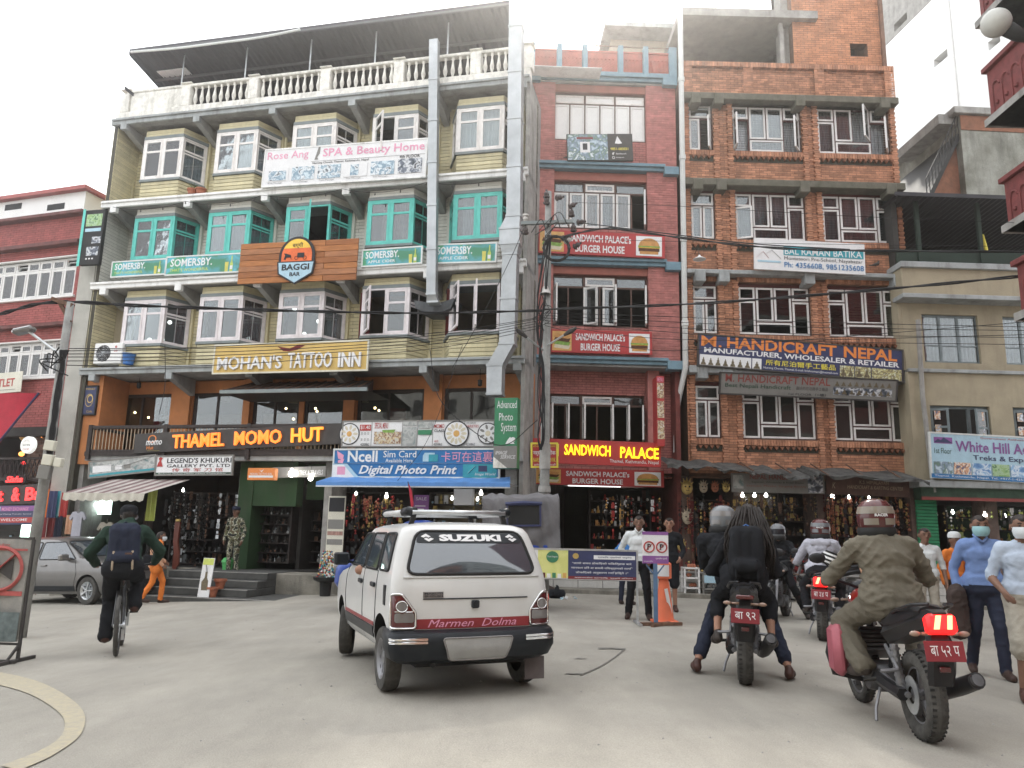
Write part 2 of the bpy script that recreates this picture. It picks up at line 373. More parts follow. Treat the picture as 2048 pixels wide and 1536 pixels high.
def add_sash(parent,Mx,w,h,mf,mg='window_glass',t=.055,split=0,ang=0,hinge='l'):
 """ang>0 swings outwards (towards -y)"""
 if ang:
  if hinge=='l':Mx=Mx@Matrix.Rotation(R_(-ang),4,'Z')
  else:Mx=Mx@Matrix.Translation((w,0,0))@Matrix.Rotation(R_(ang),4,'Z')@Matrix.Translation((-w,0,0))
 link('sash',sash_mesh(w,h,t,split,mf),parent,Mx)
 if split:
  link('pane',pane_mesh(w,h,t,t*.8,h*split-t*.4,mg),parent,Mx);link('pane',pane_mesh(w,h,t,h*split+t*.4,h-t*.8,mg),parent,Mx)
 else:link('pane',pane_mesh(w,h,t,t*.8,h-t*.8,mg),parent,Mx)
def curtain_mb(mb,x0,x1,y,z0,z1,amp=.025,wl=.11,n=None):
 n=n or max(8,int((x1-x0)/wl*6));ph=random.random()*6;vs=[]
 for i in range(n+1):
  x=x0+(x1-x0)*i/n;d=amp*math.sin(2*math.pi*x/wl+ph+1.3*math.sin(x*5))
  vs+=[(x,y+d*.7,z1),(x,y+d*1.2,z0)]
 mb.add(vs,[(2*i,2*i+1,2*i+3,2*i+2)for i in range(n)])
T_=Matrix.Translation
def RZ(d):return Matrix.Rotation(R_(d),4,'Z')
# ================= LEFT BUILDING =================
LBf=Fr((-.12,18.6),12.6)
LB=empty('apartment_building',LBf.mat(),'five storey yellow bay window building with a teal window row and white roof balustrade','building')
UL,UR=-12.25,.42
S=[3.28,5.62,8.12,10.6,13.23]
BC=[-10.65+2.42*i for i in range(5)]
YW=1.1
for i,z in enumerate(S[1:],1):
 mb=MB();m=['slab_grey','slab_white','slab_white','slab_grey'][i-1]
 mb.bbox(UL-.06,UR,0,.08,z-.17,z,.012);mb.bbox(UL-.03,UR,-.05,0,z-.05,z+.02,.01)
 mb.mi=1;mb.box(UL-.05,UR,.08,YW+.02,z-.15,z)
 for k in range(6):
  u=BC[0]-1.21+2.42*k
  mb.mi=0;mb.box(u-.1,u+.1,-.02,.1,z-.34,z-.168)
  mb.mi=1
  mb.prism([(.1,z-.16),(YW,z-.16),(YW,z-.62),(.1,z-.33)],u-.085,u+.085,'yz')
 mb.build('floor_slab',[M_[m],M_['soffit']],LB)
for i in(1,2,3):
 z0,z1=S[i],S[i+1]-.16;mat='cream_board' if i==2 else 'yellow_board'
 holes=[(c-.92,c+.92,z0+.08,z0+2.2)for c in BC]
 mb=MB();wall_geo(mb,UL,UR,z0,z1,YW,holes,.2);mb.build('wall',M_['joint_dark'],LB)
 mb=MB();bricks_geo(mb,UL+.1,UR,z0,z1,YW,[(c-1.0,c+1.0,z0,z1)for c in BC],3,.1,.012,.012)
 for k in range(5):
  for s_ in(-1,1):
   u=BC[k]+s_*1.0;mb.box(u-.055,u+.055,YW-.1,YW,z0,z1)
 o=mb.build('wall_boards',M_[mat],LB);tag(o,kind='stuff')
mb=MB();mb.box(UL-.02,UL+.1,.12,7.5,-1,S[4]-.15);mb.mi=1
for z in np.arange(S[1]+.01,S[4]-.25,.1):mb.rv=random.random();mb.mi=2 if S[2]<z<S[3]else 1;mb.box(UL+.1,UL+.112,.12,YW,z,z+.088);mb.box(UL-.032,UL-.02,.12,7.5,z,z+.088)
tag(mb.build('end_wall_boards',[M_['joint_dark'],M_['yellow_board'],M_['cream_board']],LB),kind='stuff')
mb=MB();mb.box(UR-.1,UR,.1,7.5,-1,S[4]-.15);mb.build('end_wall',M_['concrete'],LB)
mb=MB();mb.box(UL-.62,UL-.1,.15,3,-1.2,10.3);mb.build('party_wall',mk('party_grey',(.42,.41,.37),.9,.1,2,.1,dirt=.4,dirtc=(.2,.19,.16)),LB)
mb=MB();mb.box(UL+.112,UL+.5,YW-.14,YW-.1,S[1],S[2]-.16);mb.build('plaster_panel',M_['yellow_wall'],LB)
for i in range(1,4):
 mb=MB();z0,z1=S[i]+.002,S[i+1]-.16
 mb.quad((UL,4.2,z0),(UR,4.2,z0),(UR,4.2,z1),(UL,4.2,z1));mb.quad((UL,YW+.2,z0),(UR,YW+.2,z0),(UR,4.2,z0),(UL,4.2,z0));mb.quad((UL,YW+.2,z1),(UL,4.2,z1),(UR,4.2,z1),(UR,YW+.2,z1))
 for k in range(6):u=BC[0]-1.21+2.42*k;mb.box(u-.05,u+.05,YW+.2,4.2,z0,z1)
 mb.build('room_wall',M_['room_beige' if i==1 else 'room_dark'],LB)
WB,WT=.74,2.02
B0,B1=.28,.98
HF,HB=.63,.98
def bay_faces():return[((-HF,B0),(HF,B0)),((HF,B0),(HB,B1)),((-HB,B1),(-HF,B0))]
def face_M(p,q):
 dx,dy=q[0]-p[0],q[1]-p[1];L=math.hypot(dx,dy);return T_((p[0],p[1],0))@Matrix.Rotation(math.atan2(dy,dx),4,'Z'),L
_B={}
def bay(c,z,boards,frame,glass,opened=(),curtain='curtain_white',glow=False,head=2.31,seed=0,lowboards=True,frame2=None):
 M0=T_((c,0,z));key=(boards,frame)
 if('sk',boards)not in _B:
  mb=MB()
  def poly(g):return[(-HF-g*.8,B0-g),(HF+g*.8,B0-g),(HB+g,B1),(-HB-g,B1)]
  def slab(g,z0,z1):
   P=poly(g);mb.prism(P,z0,z1,'xy')
  mb.mi=0
  for zz in np.arange(0,WB-.1,.118):
   pass
  mb.mi=2;slab(-.03,.0,WB-.07)
  _B[('sk',boards)]=mb.mesh('bay_window',[M_[boards],M_['grey_paint'],M_['joint_dark']])
  mb=MB();slab(.045,WB-.07,WB);_B['sill']=mb.mesh('sill',M_['grey_paint']);mb=MB();slab(.03,WT,WT+.09);_B['band']=mb.mesh('head_band',M_['grey_paint']);mb=MB();slab(-.03,WT+.09,head-.002);_B['hbk']=mb.mesh('head_backing',M_['joint_dark'])
  for bi in range(6):
   zb=.012+bi*.11
   for fi,(p,q)in enumerate(bay_faces()):
    mb=MB();Mf,L=face_M(p,q);mb.rv=random.random();mb.T=Mf;mb.bbox(.0,L,-.0,.04,zb,min(zb+.098,WB-.075),.008);_B[('bd',boards,bi,fi)]=mb.mesh('siding_board',M_[boards])
  mb=MB()
  for fi,(p,q)in enumerate(bay_faces()):
   Mf,L=face_M(p,q);mb.T=Mf
   mb.rv=.5;mb.box(0,L,0,.04,WT+.092,WT+.18);mb.box(0,L,.006,.04,WT+.19,head)
  _B[('hd',boards)]=mb.mesh('head_panel',M_[boards])
 root=link('bay_window',_B[('sk',boards)],LB,M0);link('sill',_B['sill'],root);link('head_band',_B['band'],root);link('head_backing',_B['hbk'],root)
 if lowboards:
  for bi in range(6):
   for fi in range(3):link('siding_board',_B[('bd',boards,bi,fi)],root)
 link('head_panel',_B[('hd',boards)],root)
 fr=MB()
 for x in(-HF,HF):fr.box(x-.035,x+.035,B0-.012,B0+.05,WB,WT)
 fr.box(-.028,.028,B0-.01,B0+.05,WB,WT);fr.box(-HF,HF,B0-.016,B0+.05,WB,WB+.05);fr.box(-HF,HF,B0-.016,B0+.05,WT-.045,WT)
 for(p,q)in bay_faces()[1:]:
  Mf,L=face_M(p,q);fr.T=Mf;fr.box(0,L,-.005,.05,WB,WB+.05);fr.box(0,L,-.005,.05,WT-.045,WT);fr.box(L/2-0.0,L/2+0.0,0,.05,WB,WT)
  fr.box(0,.06,-.004,.05,WB,WT);fr.box(L-.06,L,-.004,.05,WB,WT);fr.box(0,L,-.003,.05,WB+.86,WB+.91);fr.T=None
 fr.build('window_frame',M_[frame],root)
 H_=WT-WB-.1
 for k,x0 in enumerate((-HF+.035,.028)):
  w=HF-.035-.028;a,hg=dict(opened).get(k,(0,'l' if k==0 else 'r'))
  add_sash(root,T_((x0,B0-.02,WB+.05)),w,H_,frame2 or frame,glass,.06,.7,a,hg)
 for p,q in bay_faces()[1:]:
  Mf,L=face_M(p,q);add_sash(root,Mf@T_((.06,.01,WB+.05)),L-.12,H_,frame,glass,.04,.64)
 if curtain:
  mb=MB();random.seed(seed);curtain_mb(mb,-HF+.02+random.choice((0,0,.15,.3)),HF-.02-random.choice((0,0,.2)),B0+.16+.1*random.random(),WB-.02,WT)
  mb.build('curtain',M_[curtain],root)
  mb=MB();mb.T=face_M((HF-.1,B0+.2),(HB-.1,B1+.05))[0];curtain_mb(mb,0,.75,0,WB,WT);mb.build('side_curtain',M_['curtain_grey' if curtain!='curtain_red' else 'curtain_red'],root)
 return root
for k,c in enumerate(BC):
 bay(c,S[3],'yellow_board','frame_white','window_glass',{3:[(0,(48,'l'))]}.get(k,()),['curtain_white','curtain_white','curtain_white',None,'curtain_white'][k],seed=k)
 bay(c,S[2],'cream_board','frame_teal','window_glass',{2:[(1,(62,'l'))]}.get(k,()),['curtain_grey','curtain_grey',None,'curtain_floral','curtain_grey'][k],seed=k+9,lowboards=True)
 r=bay(c,S[1],'yellow_board','frame_pink','window_glass',{3:[(0,(55,'l'))],4:[(0,(60,'l')),(1,(75,'l'))]}.get(k,()),None,seed=k+20)
 mb=MB();Mf,L=face_M((HF-.05,B0+.12),(HB-.05,B1+.1));mb.T=Mf;curtain_mb(mb,.35 if k!=1 else 0,.78,0,WB,WT,.03);mb.T=None
 if k>2:mb.build('side_curtain',M_['curtain_red'],r);mb=MB();curtain_mb(mb,-HF-.2,-HF+.12,B0+.25,WB,WT,.03)
 mb.build('side_curtain',M_['curtain_red'],r)
 mb=MB()
 for(x,zz)in[[(-.1,1.0),(.32,1.0),(.5,1.5)],[(.35,.95)],[(-.1,1.0),(.3,1.35),(-.45,1.75)],[],[]][k]:mb.sph((x,.75,zz-.02),.06,10)
 if mb.v:mb.build('lamp_globe',M_['window_glow'],r)
BAL=MB();prof=[(.05,0),(.05,.05),(.03,.07),(.028,.1),(.055,.2),(.062,.27),(.045,.36),(.028,.5),(.026,.56),(.045,.6),(.05,.64)]
BAL.lathe(prof,n=10);BALM=BAL.mesh('baluster',M_['balus_white']);BALM.shade_smooth()
bal=MB();zb=S[4]
bal.bbox(UL,UR,.05,.3,zb,zb+.26,.02);bal.bbox(UL+.25,UR,.1,.3,zb+.9,zb+.99,.02)
posts=[UL+.25,-9.95,-7.75,-5.5,-3.3,-1.1,UR-.1]
for i,u in enumerate(posts):bal.bbox(u-.15,u+.15,.06,.34,zb+.26,zb+(.9 if i else .88),.015);bal.bbox(u-.18,u+.18,.04,.36,zb+.985,zb+1.02,.01)
bal.bbox(UL+.4,posts[1],.12,.28,zb+.26,zb+.9,.02)
ro=bal.build('balustrade',M_['balus_white'],LB)
for a,b in list(zip(posts,posts[1:]))[1:]:
 n=9 if b-a>2 else 6
 for j in range(n):link('baluster',BALM,ro,T_((a+.15+(b-a-.3)*(j+.5)/n,.2,zb+.26)))
for j in range(8):link('baluster',BALM,ro,T_((UL+.55+j*.22,.2,zb+.34))@Matrix.Scale(.9,4))
rb=MB();rb.bbox(UL+1.6,UR,7.2,7.4,zb,zb+.5,.01);rb.box(UL+1.6,UR,7.22,7.36,zb+1.15,zb+1.22)
rro=rb.build('rear_balustrade',M_['balus_white'],LB)
for j in range(46):link('baluster',BALM,rro,T_((UL+1.8+j*.235,7.29,zb+.5)))
rf=MB();rf.box(UL,UR,.3,7.6,zb-.16,zb-.005);rf.build('terrace_floor',M_['concrete'],LB)
tl=LBf.uz(262,86,-.25);tr=LBf.uz(1018,24,-.25)
zc=(tl[1]+tr[1])/2;uc0=tl[0]
print('canopy z',tl,tr)
cn=MB();y0,y1=-.25,7.0;zf=zc+.03;zk=zc-1.15;UC2=tr[0]
n=0;x=uc0;vs=[]
xs=np.arange(uc0,UC2,.09)
for i,x in enumerate(xs):
 d=.018*(1 if i%2 else-1);vs+=[(x,y0,zf+d),(x,y1,zk+d)]
cn.add(vs,[(2*i,2*i+1,2*i+3,2*i+2)for i in range(len(xs)-1)])
cn.mi=1
for t in(0,.16,.33,.5,.67,.84,.985):
 y=y0+(y1-y0)*t;z=zf+(zk-zf)*t-.08;cn.bar((uc0,y,z),(UC2,y,z),.06)
cn.mi=0;cn.box(uc0,UC2,y0-.02,y0,zf-.14,zf+.03);cn.box(uc0-.02,uc0,y0,y1,zk-.1,zk-.0);cn.quad((uc0-.01,y0,zf),(uc0-.01,y1,zk),(uc0-.01,y1,zk-.16),(uc0-.01,y0,zf-.16))
CN=cn.build('roof_canopy',[M_['canopy_metal'],mk('canopy_steel',(.11,.11,.115),.5,.1)],LB)
for px in(365,490,618,748,893):
 u,_=LBf.uz(px,150,.15);mb=MB();mb.tube([(u,.15,zb+.95),(u,.15,zf-.1)],.022,6);mb.build('canopy_post',M_['steel'],LB)
mb=MB();mb.box(uc0+.3,uc0+1.3,.6,2.0,zf-.2,zf-.17);mb.build('skylight_sheet',M_['print_white'],LB)
mb=MB();pts=[LBf.uz(*p,-.35)for p in((262,104),(350,97),(430,87),(520,75),(600,59))]
mb.tube(catmull([(u,-.35,z)for u,z in pts]),.035,7);mb.build('drain_pipe',M_['pipe_white'],LB)
z0,z1=S[0],S[1]-.16;YF=1.25
ops=[]
for a,b in((228,344),(385,488),(505,598),(608,688),(714,848),(888,1003)):
 u0=LBf.uz(a,815,YF)[0];u1=LBf.uz(b,815,YF)[0];ops.append((u0,u1,z0+.02,z0+1.83))
mb=MB();wall_geo(mb,UL,UR,z0,z1,YF,ops,.18)
for(a,b),(c,d)in zip([(o[0],o[1])for o in ops],[(o[0],o[1])for o in ops[1:]]):
 m_=(b+c)/2;mb.box(b-.0+.03,c-.03,YF-.12,YF-.001,z0,z1)if c-b>.25 else None
mb.box(UL+.1,ops[0][0]-.03,YF-.08,YF-.001,z0,z1)
mb.build('first_floor_wall',M_['orange_wall'],LB)
for i,(a,b,c,d)in enumerate(ops):
 fr=MB();fr.box(a,b,YF+.05,YF+.11,d-.09,d);fr.box(a,a+.09,YF+.05,YF+.11,c,d);fr.box(b-.07,b,YF+.05,YF+.11,c,d)
 if b-a>1.3:fr.box(a+(b-a)*.45,a+(b-a)*.45+.06,YF+.05,YF+.11,c,d)
 w=fr.build('shop_window',M_['dark_wood'],LB)
 g=MB();g.box(a+.09,b-.07,YF+.075,YF+.08,c,d-.09);g.build('pane',M_['window_glass'],w)
mb=MB();mb.quad((UL,3.6,z0),(UR,3.6,z0),(UR,3.6,z1),(UL,3.6,z1));mb.quad((UL,YF+.2,z1-.002),(UL,3.6,z1-.002),(UR,3.6,z1-.002),(UR,YF+.2,z1-.002))
mb.mi=1
for px0,px1 in((286,342),(392,484),(528,640)):
 a=LBf.uz(px0,820,3.4)[0];b=LBf.uz(px1,820,3.4)[0];mb.box(a,b,3.4,3.5,z0+.3,z0+1.55)
mb.mi=2;a=LBf.uz(778,820,3)[0];mb.box(a,a+.5,3,3.1,z0,z0+1.6)
mb.build('restaurant_interior',[M_['room_dark'],M_['room_beige'],M_['curtain_red']],LB)
mb=MB()
for px,py in((270,825),(297,835),(572,817),(614,792),(634,823),(631,817),(587,838),(632,792),(750,816),(758,821),(500,850)):
 u,z=LBf.uz(px,py,2.2);mb.sph((u,2.2,z),.035,8)
mb.build('ceiling_lamp',M_['bulb_warm'],LB)
for px,py in((450,799),(588,801),(726,800)):
 u,z=LBf.uz(px,py,1.6);mb=MB();mb.lathe([(.06,.14),(.17,-.06),(.155,-.06),(.05,.14)],(u,1.6,z),n=12);mb.tube([(u,1.6,z+.1),(u,1.6,z1)],.008,4)
 mb.build('lamp_shade',M_['baluster_tan'],LB)
bx0,bx1=LBf.uz(178,900,-.02)[0],LBf.uz(692,900,-.02)[0]
mb=MB();mb.box(bx0-.1,UR,-.02,YF,z0-.22,z0);mb.mi=1;mb.box(bx0-.1,bx1,-.06,-.02,z0-.1,z0+.02)
mb.build('balcony_floor',[M_['soffit'],M_['dark_wood']],LB)
mb=MB();zt=LBf.uz(300,853,-.05)[1]
mb.bbox(bx0-.03,bx1,-.1,-.0,zt-.06,zt+.03,.012);mb.box(bx0,bx1,-.07,-.03,z0+.02,z0+.07)
for px in(182,332,499,690):
 u=LBf.uz(px,870,-.05)[0];mb.box(u-.055,u+.055,-.11,.01,z0-.2,zt+.05)
mb.box(bx0-.06,bx0+.06,-.05,YF,zt-.05,zt+.03)
rl=mb.build('balcony_railing',M_['dark_wood'],LB)
mb=MB();mb.box(-.009,.009,-.009,.009,0,zt-.06-z0-.07);bm_=mb.mesh('baluster',M_['baluster_tan'])
k=0
while bx0+.1+k*.108<bx1-.05:link('baluster',bm_,rl,T_((bx0+.1+k*.108,-.05,z0+.07)));k+=1
for j in range(8):link('baluster',bm_,rl,T_((bx0,.1+j*.12,z0+.07)))
a=LBf.uz(450,770,-.1)[0];b=LBf.uz(741,770,-.1)[0];zc1=LBf.uz(600,778,-.25)[1]
mb=MB();mb.quad((a+.25,.9,zc1+.42),(b-.35,.9,zc1+.42),(b,-.3,zc1),(a,-.3,zc1));mb.quad((b,-.3,zc1),(b-.35,.9,zc1+.42),(b-.35,.9,zc1));mb.quad((a,-.3,zc1),(a+.25,.9,zc1),(a+.25,.9,zc1+.42))
mb.mi=1;mb.box(a,b,-.32,-.24,zc1-.09,zc1-.0);mb.mi=0;mb.box(a,b,-.24,YF,zc1-.06,zc1-.045)
pr=mb.build('pent_roof',[M_['dark_wood'],M_['grey_paint']],LB)
for j in range(14):
 u=a+.15+(b-a-.4)*j/13;t=MB();t.bar((u,-.28,zc1+.015),(u*.94+(a+b)/2*.06,.88,zc1+.43),.03);t.build('roof_batten',M_['rust'],pr)
mb=MB();mb.box(UL-.05,UL+.62,.0+.2,YF,z0-.3,z1);mb.build('orange_column',M_['orange_wall'],LB)
zf0=.32
for px,w in((150,.3),(485,.28),(655,.2),(1022,.3)):
 u=LBf.uz(px,1050,.4)[0];mb=MB();mb.box(u-w/2,u+w/2,.3,1.2,-.6,z0-.22);mb.build('pier',M_['concrete'],LB)
mk('green_wall',(.028,.062,.025),.8,.12,2,dirt=.3)
ug0=LBf.uz(477,1050,.35)[0];ug1=LBf.uz(505,1050,.35)[0];ug2=LBf.uz(592,1050,.35)[0];ug3=LBf.uz(655,1050,.35)[0]
mb=MB();zg=LBf.uz(540,1012,.25)[1]
mb.box(ug0,ug1,.22,1.2,zf0,z0-.22);mb.box(ug1,ug2,.25,.6,zg,z0-.22);mb.box(ug2,ug3,.8,1.1,zg+.2,z0-.22)
mb.build('green_shop_front',M_['green_wall'],LB)
mb=MB()
mb.quad((UL,4,-.6),(UR,4,-.6),(UR,4,z0-.22),(UL,4,z0-.22));mb.quad((UL,.3,z0-.225),(UL,4,z0-.225),(UR,4,z0-.225),(UR,.3,z0-.225))
for px in(300,600,820):u=LBf.uz(px,1050,1)[0];mb.box(u-.05,u+.05,1.0,4,zf0,z0-.22)
mb.quad((UL,.2,zf0),(UR,.2,zf0),(UR,4,zf0),(UL,4,zf0))
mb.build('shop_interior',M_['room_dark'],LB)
# ================= RED BUILDING =================
RBf=Fr((0,20),-1.5)
RB=empty('narrow_building',RBf.mat(),'narrow red brick building with blue grey ledges between the yellow and the orange brick blocks','building')
U0,U1=.3,4.5
LZ=[6.0,8.76,11.56,14.3]
rwin=[]
for(xa,xb,ya,yb)in((1105,1303,783,880),(1106,1304,553,655),(1108,1304,366,460),(1112,1297,190,284)):
 a=RBf.uz(xa,(ya+yb)/2,.3)[0];b=RBf.uz(xb,(ya+yb)/2,.3)[0];t=RBf.uz(1200,ya,.3)[1];bt=RBf.uz(1200,yb,.3)[1];rwin.append((1.06,3.66,bt,t))
y1f=1.0
mb=MB();wall_geo(mb,U0,U1,6.0-.1,14.2,.25,rwin[1:],.25);wall_geo(mb,U0,U1,2.9,6.0,.8,rwin[:1],.25);mb.box(U0,U0+.12,.25,9,-.5,14.2);mb.box(U1-.12,U1,.25,9,-.5,14.2)
mb.box(U0+.1,U1-.1,.5,9,14.0,14.2)
mb.build('wall',M_['red_mortar'],RB)
mb=MB()
bricks_geo(mb,1.06,3.66,6.0,14.2,.25,rwin[1:]);bricks_geo(mb,U0,1.06,5.9,14.2,.12,[]);bricks_geo(mb,3.66,U1,5.9,14.2,.12,[])
bricks_geo(mb,U0,U1,2.9,6.0,.8,rwin[:1])
mb.T=Matrix.Rotation(R_(90),4,'Z')
tag(mb.build('brickwork',M_['red_brick'],RB),kind='stuff')
mb=MB();mb.box(U0,1.06,.125,.3,5.9,14.2);mb.box(3.66,U1,.125,.3,5.9,14.2)
for a in(.55,3.68):mb.box(a,a+.32,.45,.8,2.9,5.9)
mb.build('pilaster',M_['red_brick'],RB)
for i,z in enumerate(LZ):
 mb=MB();mb.bbox(U0+.25,U1-.3,.02,.4,z-.16,z,.01);mb.bbox(U0+.3,U1-.35,-.05,.1,z-.06,z+.03,.01);mb.bbox(U0-.02,U0+.33,-.03,.3,z-.26,z-.02,.01);mb.bbox(U1-.38,U1+.03,-.06,.3,z-.28,z-.04,.01)
 if i in(0,3):mb.mi=1;mb.box(U0,U1,.1,1.0,z-.22,z-.165)
 mb.build('ledge',[M_['blue_ledge'],M_['soffit']],RB)
for i in(1,2,3):
 mb=MB();mb.box(1.06,3.66,.2,.3,rwin[i][3]+.02,LZ[i]-.2);mb.build('header_band',mk('header_red',(.36,.13,.10),.8,.1,3,dirt=.2),RB)
def red_window(h,opened,topfr,panem,yw,body='frame_pure'):
 a,b,z0,z1=h;H=z1-z0;zt=z0+H*.78;y=yw+.07
 fr=MB();fr.box(a,b,y,y+.07,z0,z0+.05);fr.box(a,b,y,y+.07,z1-.05,z1);fr.box(a,b,y,y+.07,zt-.025,zt+.025)
 w6=(b-a)/6
 for k in range(7):x=a+w6*k;fr.box(max(a,x-.02),min(b,x+.02),y+.003,y+.067,z0,zt)
 for k in(0,2,4,6):x=a+w6*k;fr.box(max(a,x-.03),min(b,x+.03),y+.001,y+.069,zt,z1)
 w=fr.build('window',M_['frame_brown'],RB)
 for k in range(3):
  x=a+2*w6*k+.03
  if k in topfr:add_sash(w,T_((x,y-.02,zt+.03)),2*w6-.06,z1-zt-.08,'frame_white',panem,.05)
  else:link('pane',pane_mesh(2*w6-.06,1,.03,0,z1-zt-.08,panem),w,T_((x,y+.01,zt+.03)))
 od=dict(opened)
 for k in range(6):
  ang,hg=od.get(k,(0,'l'));add_sash(w,T_((a+w6*k+.02,y-.03,z0+.05)),w6-.04,zt-z0-.075,body,panem,.055,0,ang,hg)
 return w
mk('pane_sky_white',(.78,.78,.76),.4,.03)  # opaque white panes: the bright sky reflection is put into the colour
red_window(rwin[3],[],(0,1,2),'pane_sky_white',.25)
w=red_window(rwin[2],[(5,(80,'r'))],(1,),'window_glass',.25)
mb=MB();h=rwin[2];curtain_mb(mb,h[0]+.05,h[0]+1.6,.55,h[2],h[3],.04);mb.mi=1;curtain_mb(mb,h[1]-.75,h[1]-.35,.5,h[2],h[3]-.3,.03);mb.build('curtain',[M_['curtain_grey'],M_['curtain_pink']],w)
mb=MB();curtain_mb(mb,h[0]+.1,h[0]+.3,.5,h[2],h[3]-.3,.03);curtain_mb(mb,h[0]+.95,h[0]+1.2,.5,h[2],h[3]-.3,.03);mb.build('pink_curtain',M_['curtain_pink'],w)
red_window(rwin[1],[(0,(84,'l')),(1,(178,'r')),(2,(40,'l')),(3,(88,'r')),(4,(175,'l')),(5,(80,'r'))],(1,),'window_glass',.25)
red_window(rwin[0],[(0,(88,'l')),(1,(88,'l')),(2,(88,'l')),(3,(88,'r')),(4,(88,'r')),(5,(80,'r'))],(1,),'window_glass_dark',.8)
mb=MB()
for z0,z1 in((3,5.9),(6.1,8.6),(8.9,11.4),(11.7,14.0)):
 mb.quad((U0,3.5,z0),(U1,3.5,z0),(U1,3.5,z1),(U0,3.5,z1));mb.quad((U0,.5,z0),(U1,.5,z0),(U1,3.5,z0),(U0,3.5,z0));mb.quad((U0,.5,z1),(U0,3.5,z1),(U1,3.5,z1),(U1,.5,z1))
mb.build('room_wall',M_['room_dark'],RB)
zp=14.3
ps=[RBf.uz(px,112,.1)[0]for px in(1065,1119,1170,1241,1291,1345)]
mb=MB();mb.box(U0,U1,.05,.45,zp-.02,zp+.14)
for i,u in enumerate(ps):w_=.07 if i<5 else .11;mb.bbox(u-w_,u+w_,.02,.3,zp,zp+.98,.012)
mb.build('parapet_posts',M_['blue_ledge'],RB)
mk('carved_red',(.42,.12,.09),.8,.15,5,dirt=.3)
for a,b in zip(ps,ps[1:]):
 mb=MB();A,B_,zb_,zt_=a+.08,b-.08,zp+.14,zp+.85
 mb.box(A,B_,.16,.2,zb_,zt_)
 for j in range(int((B_-A)/.11)):
  c=A+.07+j*.11
  mb.tube(tube_arc((c,.15,zb_+.42),.045,0,180,6),.012,4);mb.bar((c-.045,.15,zb_+.1),(c-.045,.15,zb_+.42),.02)
  for q in range(4):mb.bar((c-.04,.15,zb_+.1+q*.08),(c+.04,.15,zb_+.18+q*.08),.014)
 mb.box(A,B_,.13,.23,zt_-.05,zt_)
 mb.build('carved_panel',M_['carved_red'],RB)
mb=MB();mb.tube([(RBf.uz(1190,85,.15)[0],.15,zp+1.02),(ps[-1],.15,zp+1.0)],.02,5);mb.build('terrace_rail',M_['rust'],RB)
mb=MB();a=RBf.uz(1222,60,2.5)[0];b=RBf.uz(1345,60,2.5)[0];mb.box(a,b,2.5,6,zp,zp+2.9)
mb.mi=1;mb.box(a+.35,b-.5,2.44,2.5,zp+1.0,zp+2.2);mb.mi=2
for j in(0,1):mb.tube(tube_arc((a+.75+j*.42,2.42,zp+1.7),.2,0,180,10),.03,5)
mb.mi=3;mb.box(a-.3,b+.4,1.8,6,zp+2.9,zp+3.05)
mb.build('terrace_room',[mk('beige_plaster',(.55,.48,.38),.9,.1,3,dirt=.3),M_['carved_red'],M_['red_mortar'],M_['slab_grey']],RB)
mb=MB();u0_,z_=RBf.uz(1064,147,-.1);u1_=RBf.uz(1200,140,-.1)[0];mb.box(u0_,u1_,-.5,.1,z_-.02,z_+.0);mb.build('tin_sheet',M_['slab_white'],RB)
mb=MB();mb.quad((U0,5,-.2),(U1,5,-.2),(U1,5,2.9),(U0,5,2.9));mb.quad((U0,.5,.12),(U1,.5,.12),(U1,5,.12),(U0,5,.12));mb.quad((U0,.5,2.95),(U0,5,2.95),(U1,5,2.95),(U1,.5,2.95))
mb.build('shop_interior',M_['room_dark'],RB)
# ================= ORANGE BRICK BUILDING =================
BBf=Fr((0,20),-.5)
BB=empty('brick_building',BBf.mat(),'orange brick building with maroon lattice windows, white sashes and a blank rooftop wall','building')
V0,V1=4.68,10.75
BZ=[3.02,5.84,8.52,11.18,13.8]
rows=[((766,878),),((567,670),),((381,480),),((207,303),)]
bcol=[]
for(xa,xb)in((1377,1425),(1464,1602),(1634,1778)):bcol.append((BBf.uz(xa,255,.3)[0],BBf.uz(xb,255,.3)[0]))
bz=[]
for(yt,yb),in rows:bz.append((BBf.uz(1530,yb,.3)[1],BBf.uz(1530,yt,.3)[1]))
print('BB',bcol,bz,'RB',rwin)
holes=[(a,b,z0,z1)for z0,z1 in bz for a,b in bcol]
mb=MB();wall_geo(mb,V0,V1,2.9,13.7,.3,holes,.25);mb.box(V0,V0+.1,.3,9,-.5,14.5);mb.box(V1-.1,V1,.3,9,-.5,22)
mb.build('wall',M_['orange_mortar'],BB)
mb=MB();rg=random.Random(3)
for i in range(4):
 za,zb2=BZ[i],BZ[i+1]-.18
 bricks_geo(mb,V0,V1,za,zb2,.3,holes,rng=rg)
 for a,b in bcol:
  for s_,e_ in((a-.14,a-.02),(b+.02,b+.14)):
   z=za
   k=0
   while z<zb2-.05:mb.rv=rg.random();q=.0 if k%2 else .025;mb.brick(s_-q,e_+q,.22,.3,z,min(z+.058,zb2));z+=.07;k+=1
  for zz,hh in((bz[i][1]+.02,.16),(bz[i][0]-.18,.15)):
   x=a-.02
   while x<b:mb.rv=rg.random();mb.brick(x,min(x+.062,b+.02),.235,.3,zz,zz+hh);x+=.074
mb.rv=.4
tag(mb.build('brickwork',M_['orange_brick'],BB),kind='stuff')
for i in range(4):
 for a,b in bcol:
  mb=MB();mb.mi=0;mb.box(a,b,.285,.295,bz[i][0]-.36,bz[i][0]-.19)
  x=a+.04;mb.mi=1
  while x<b-.06:mb.prism([(x,bz[i][0]-.21),(x+.06,bz[i][0]-.3),(x+.12,bz[i][0]-.21)],.2,.285);x+=.15
  tag(mb.build('dentil_course',[M_['joint_dark'],M_['orange_brick_dark']],BB),kind='stuff')
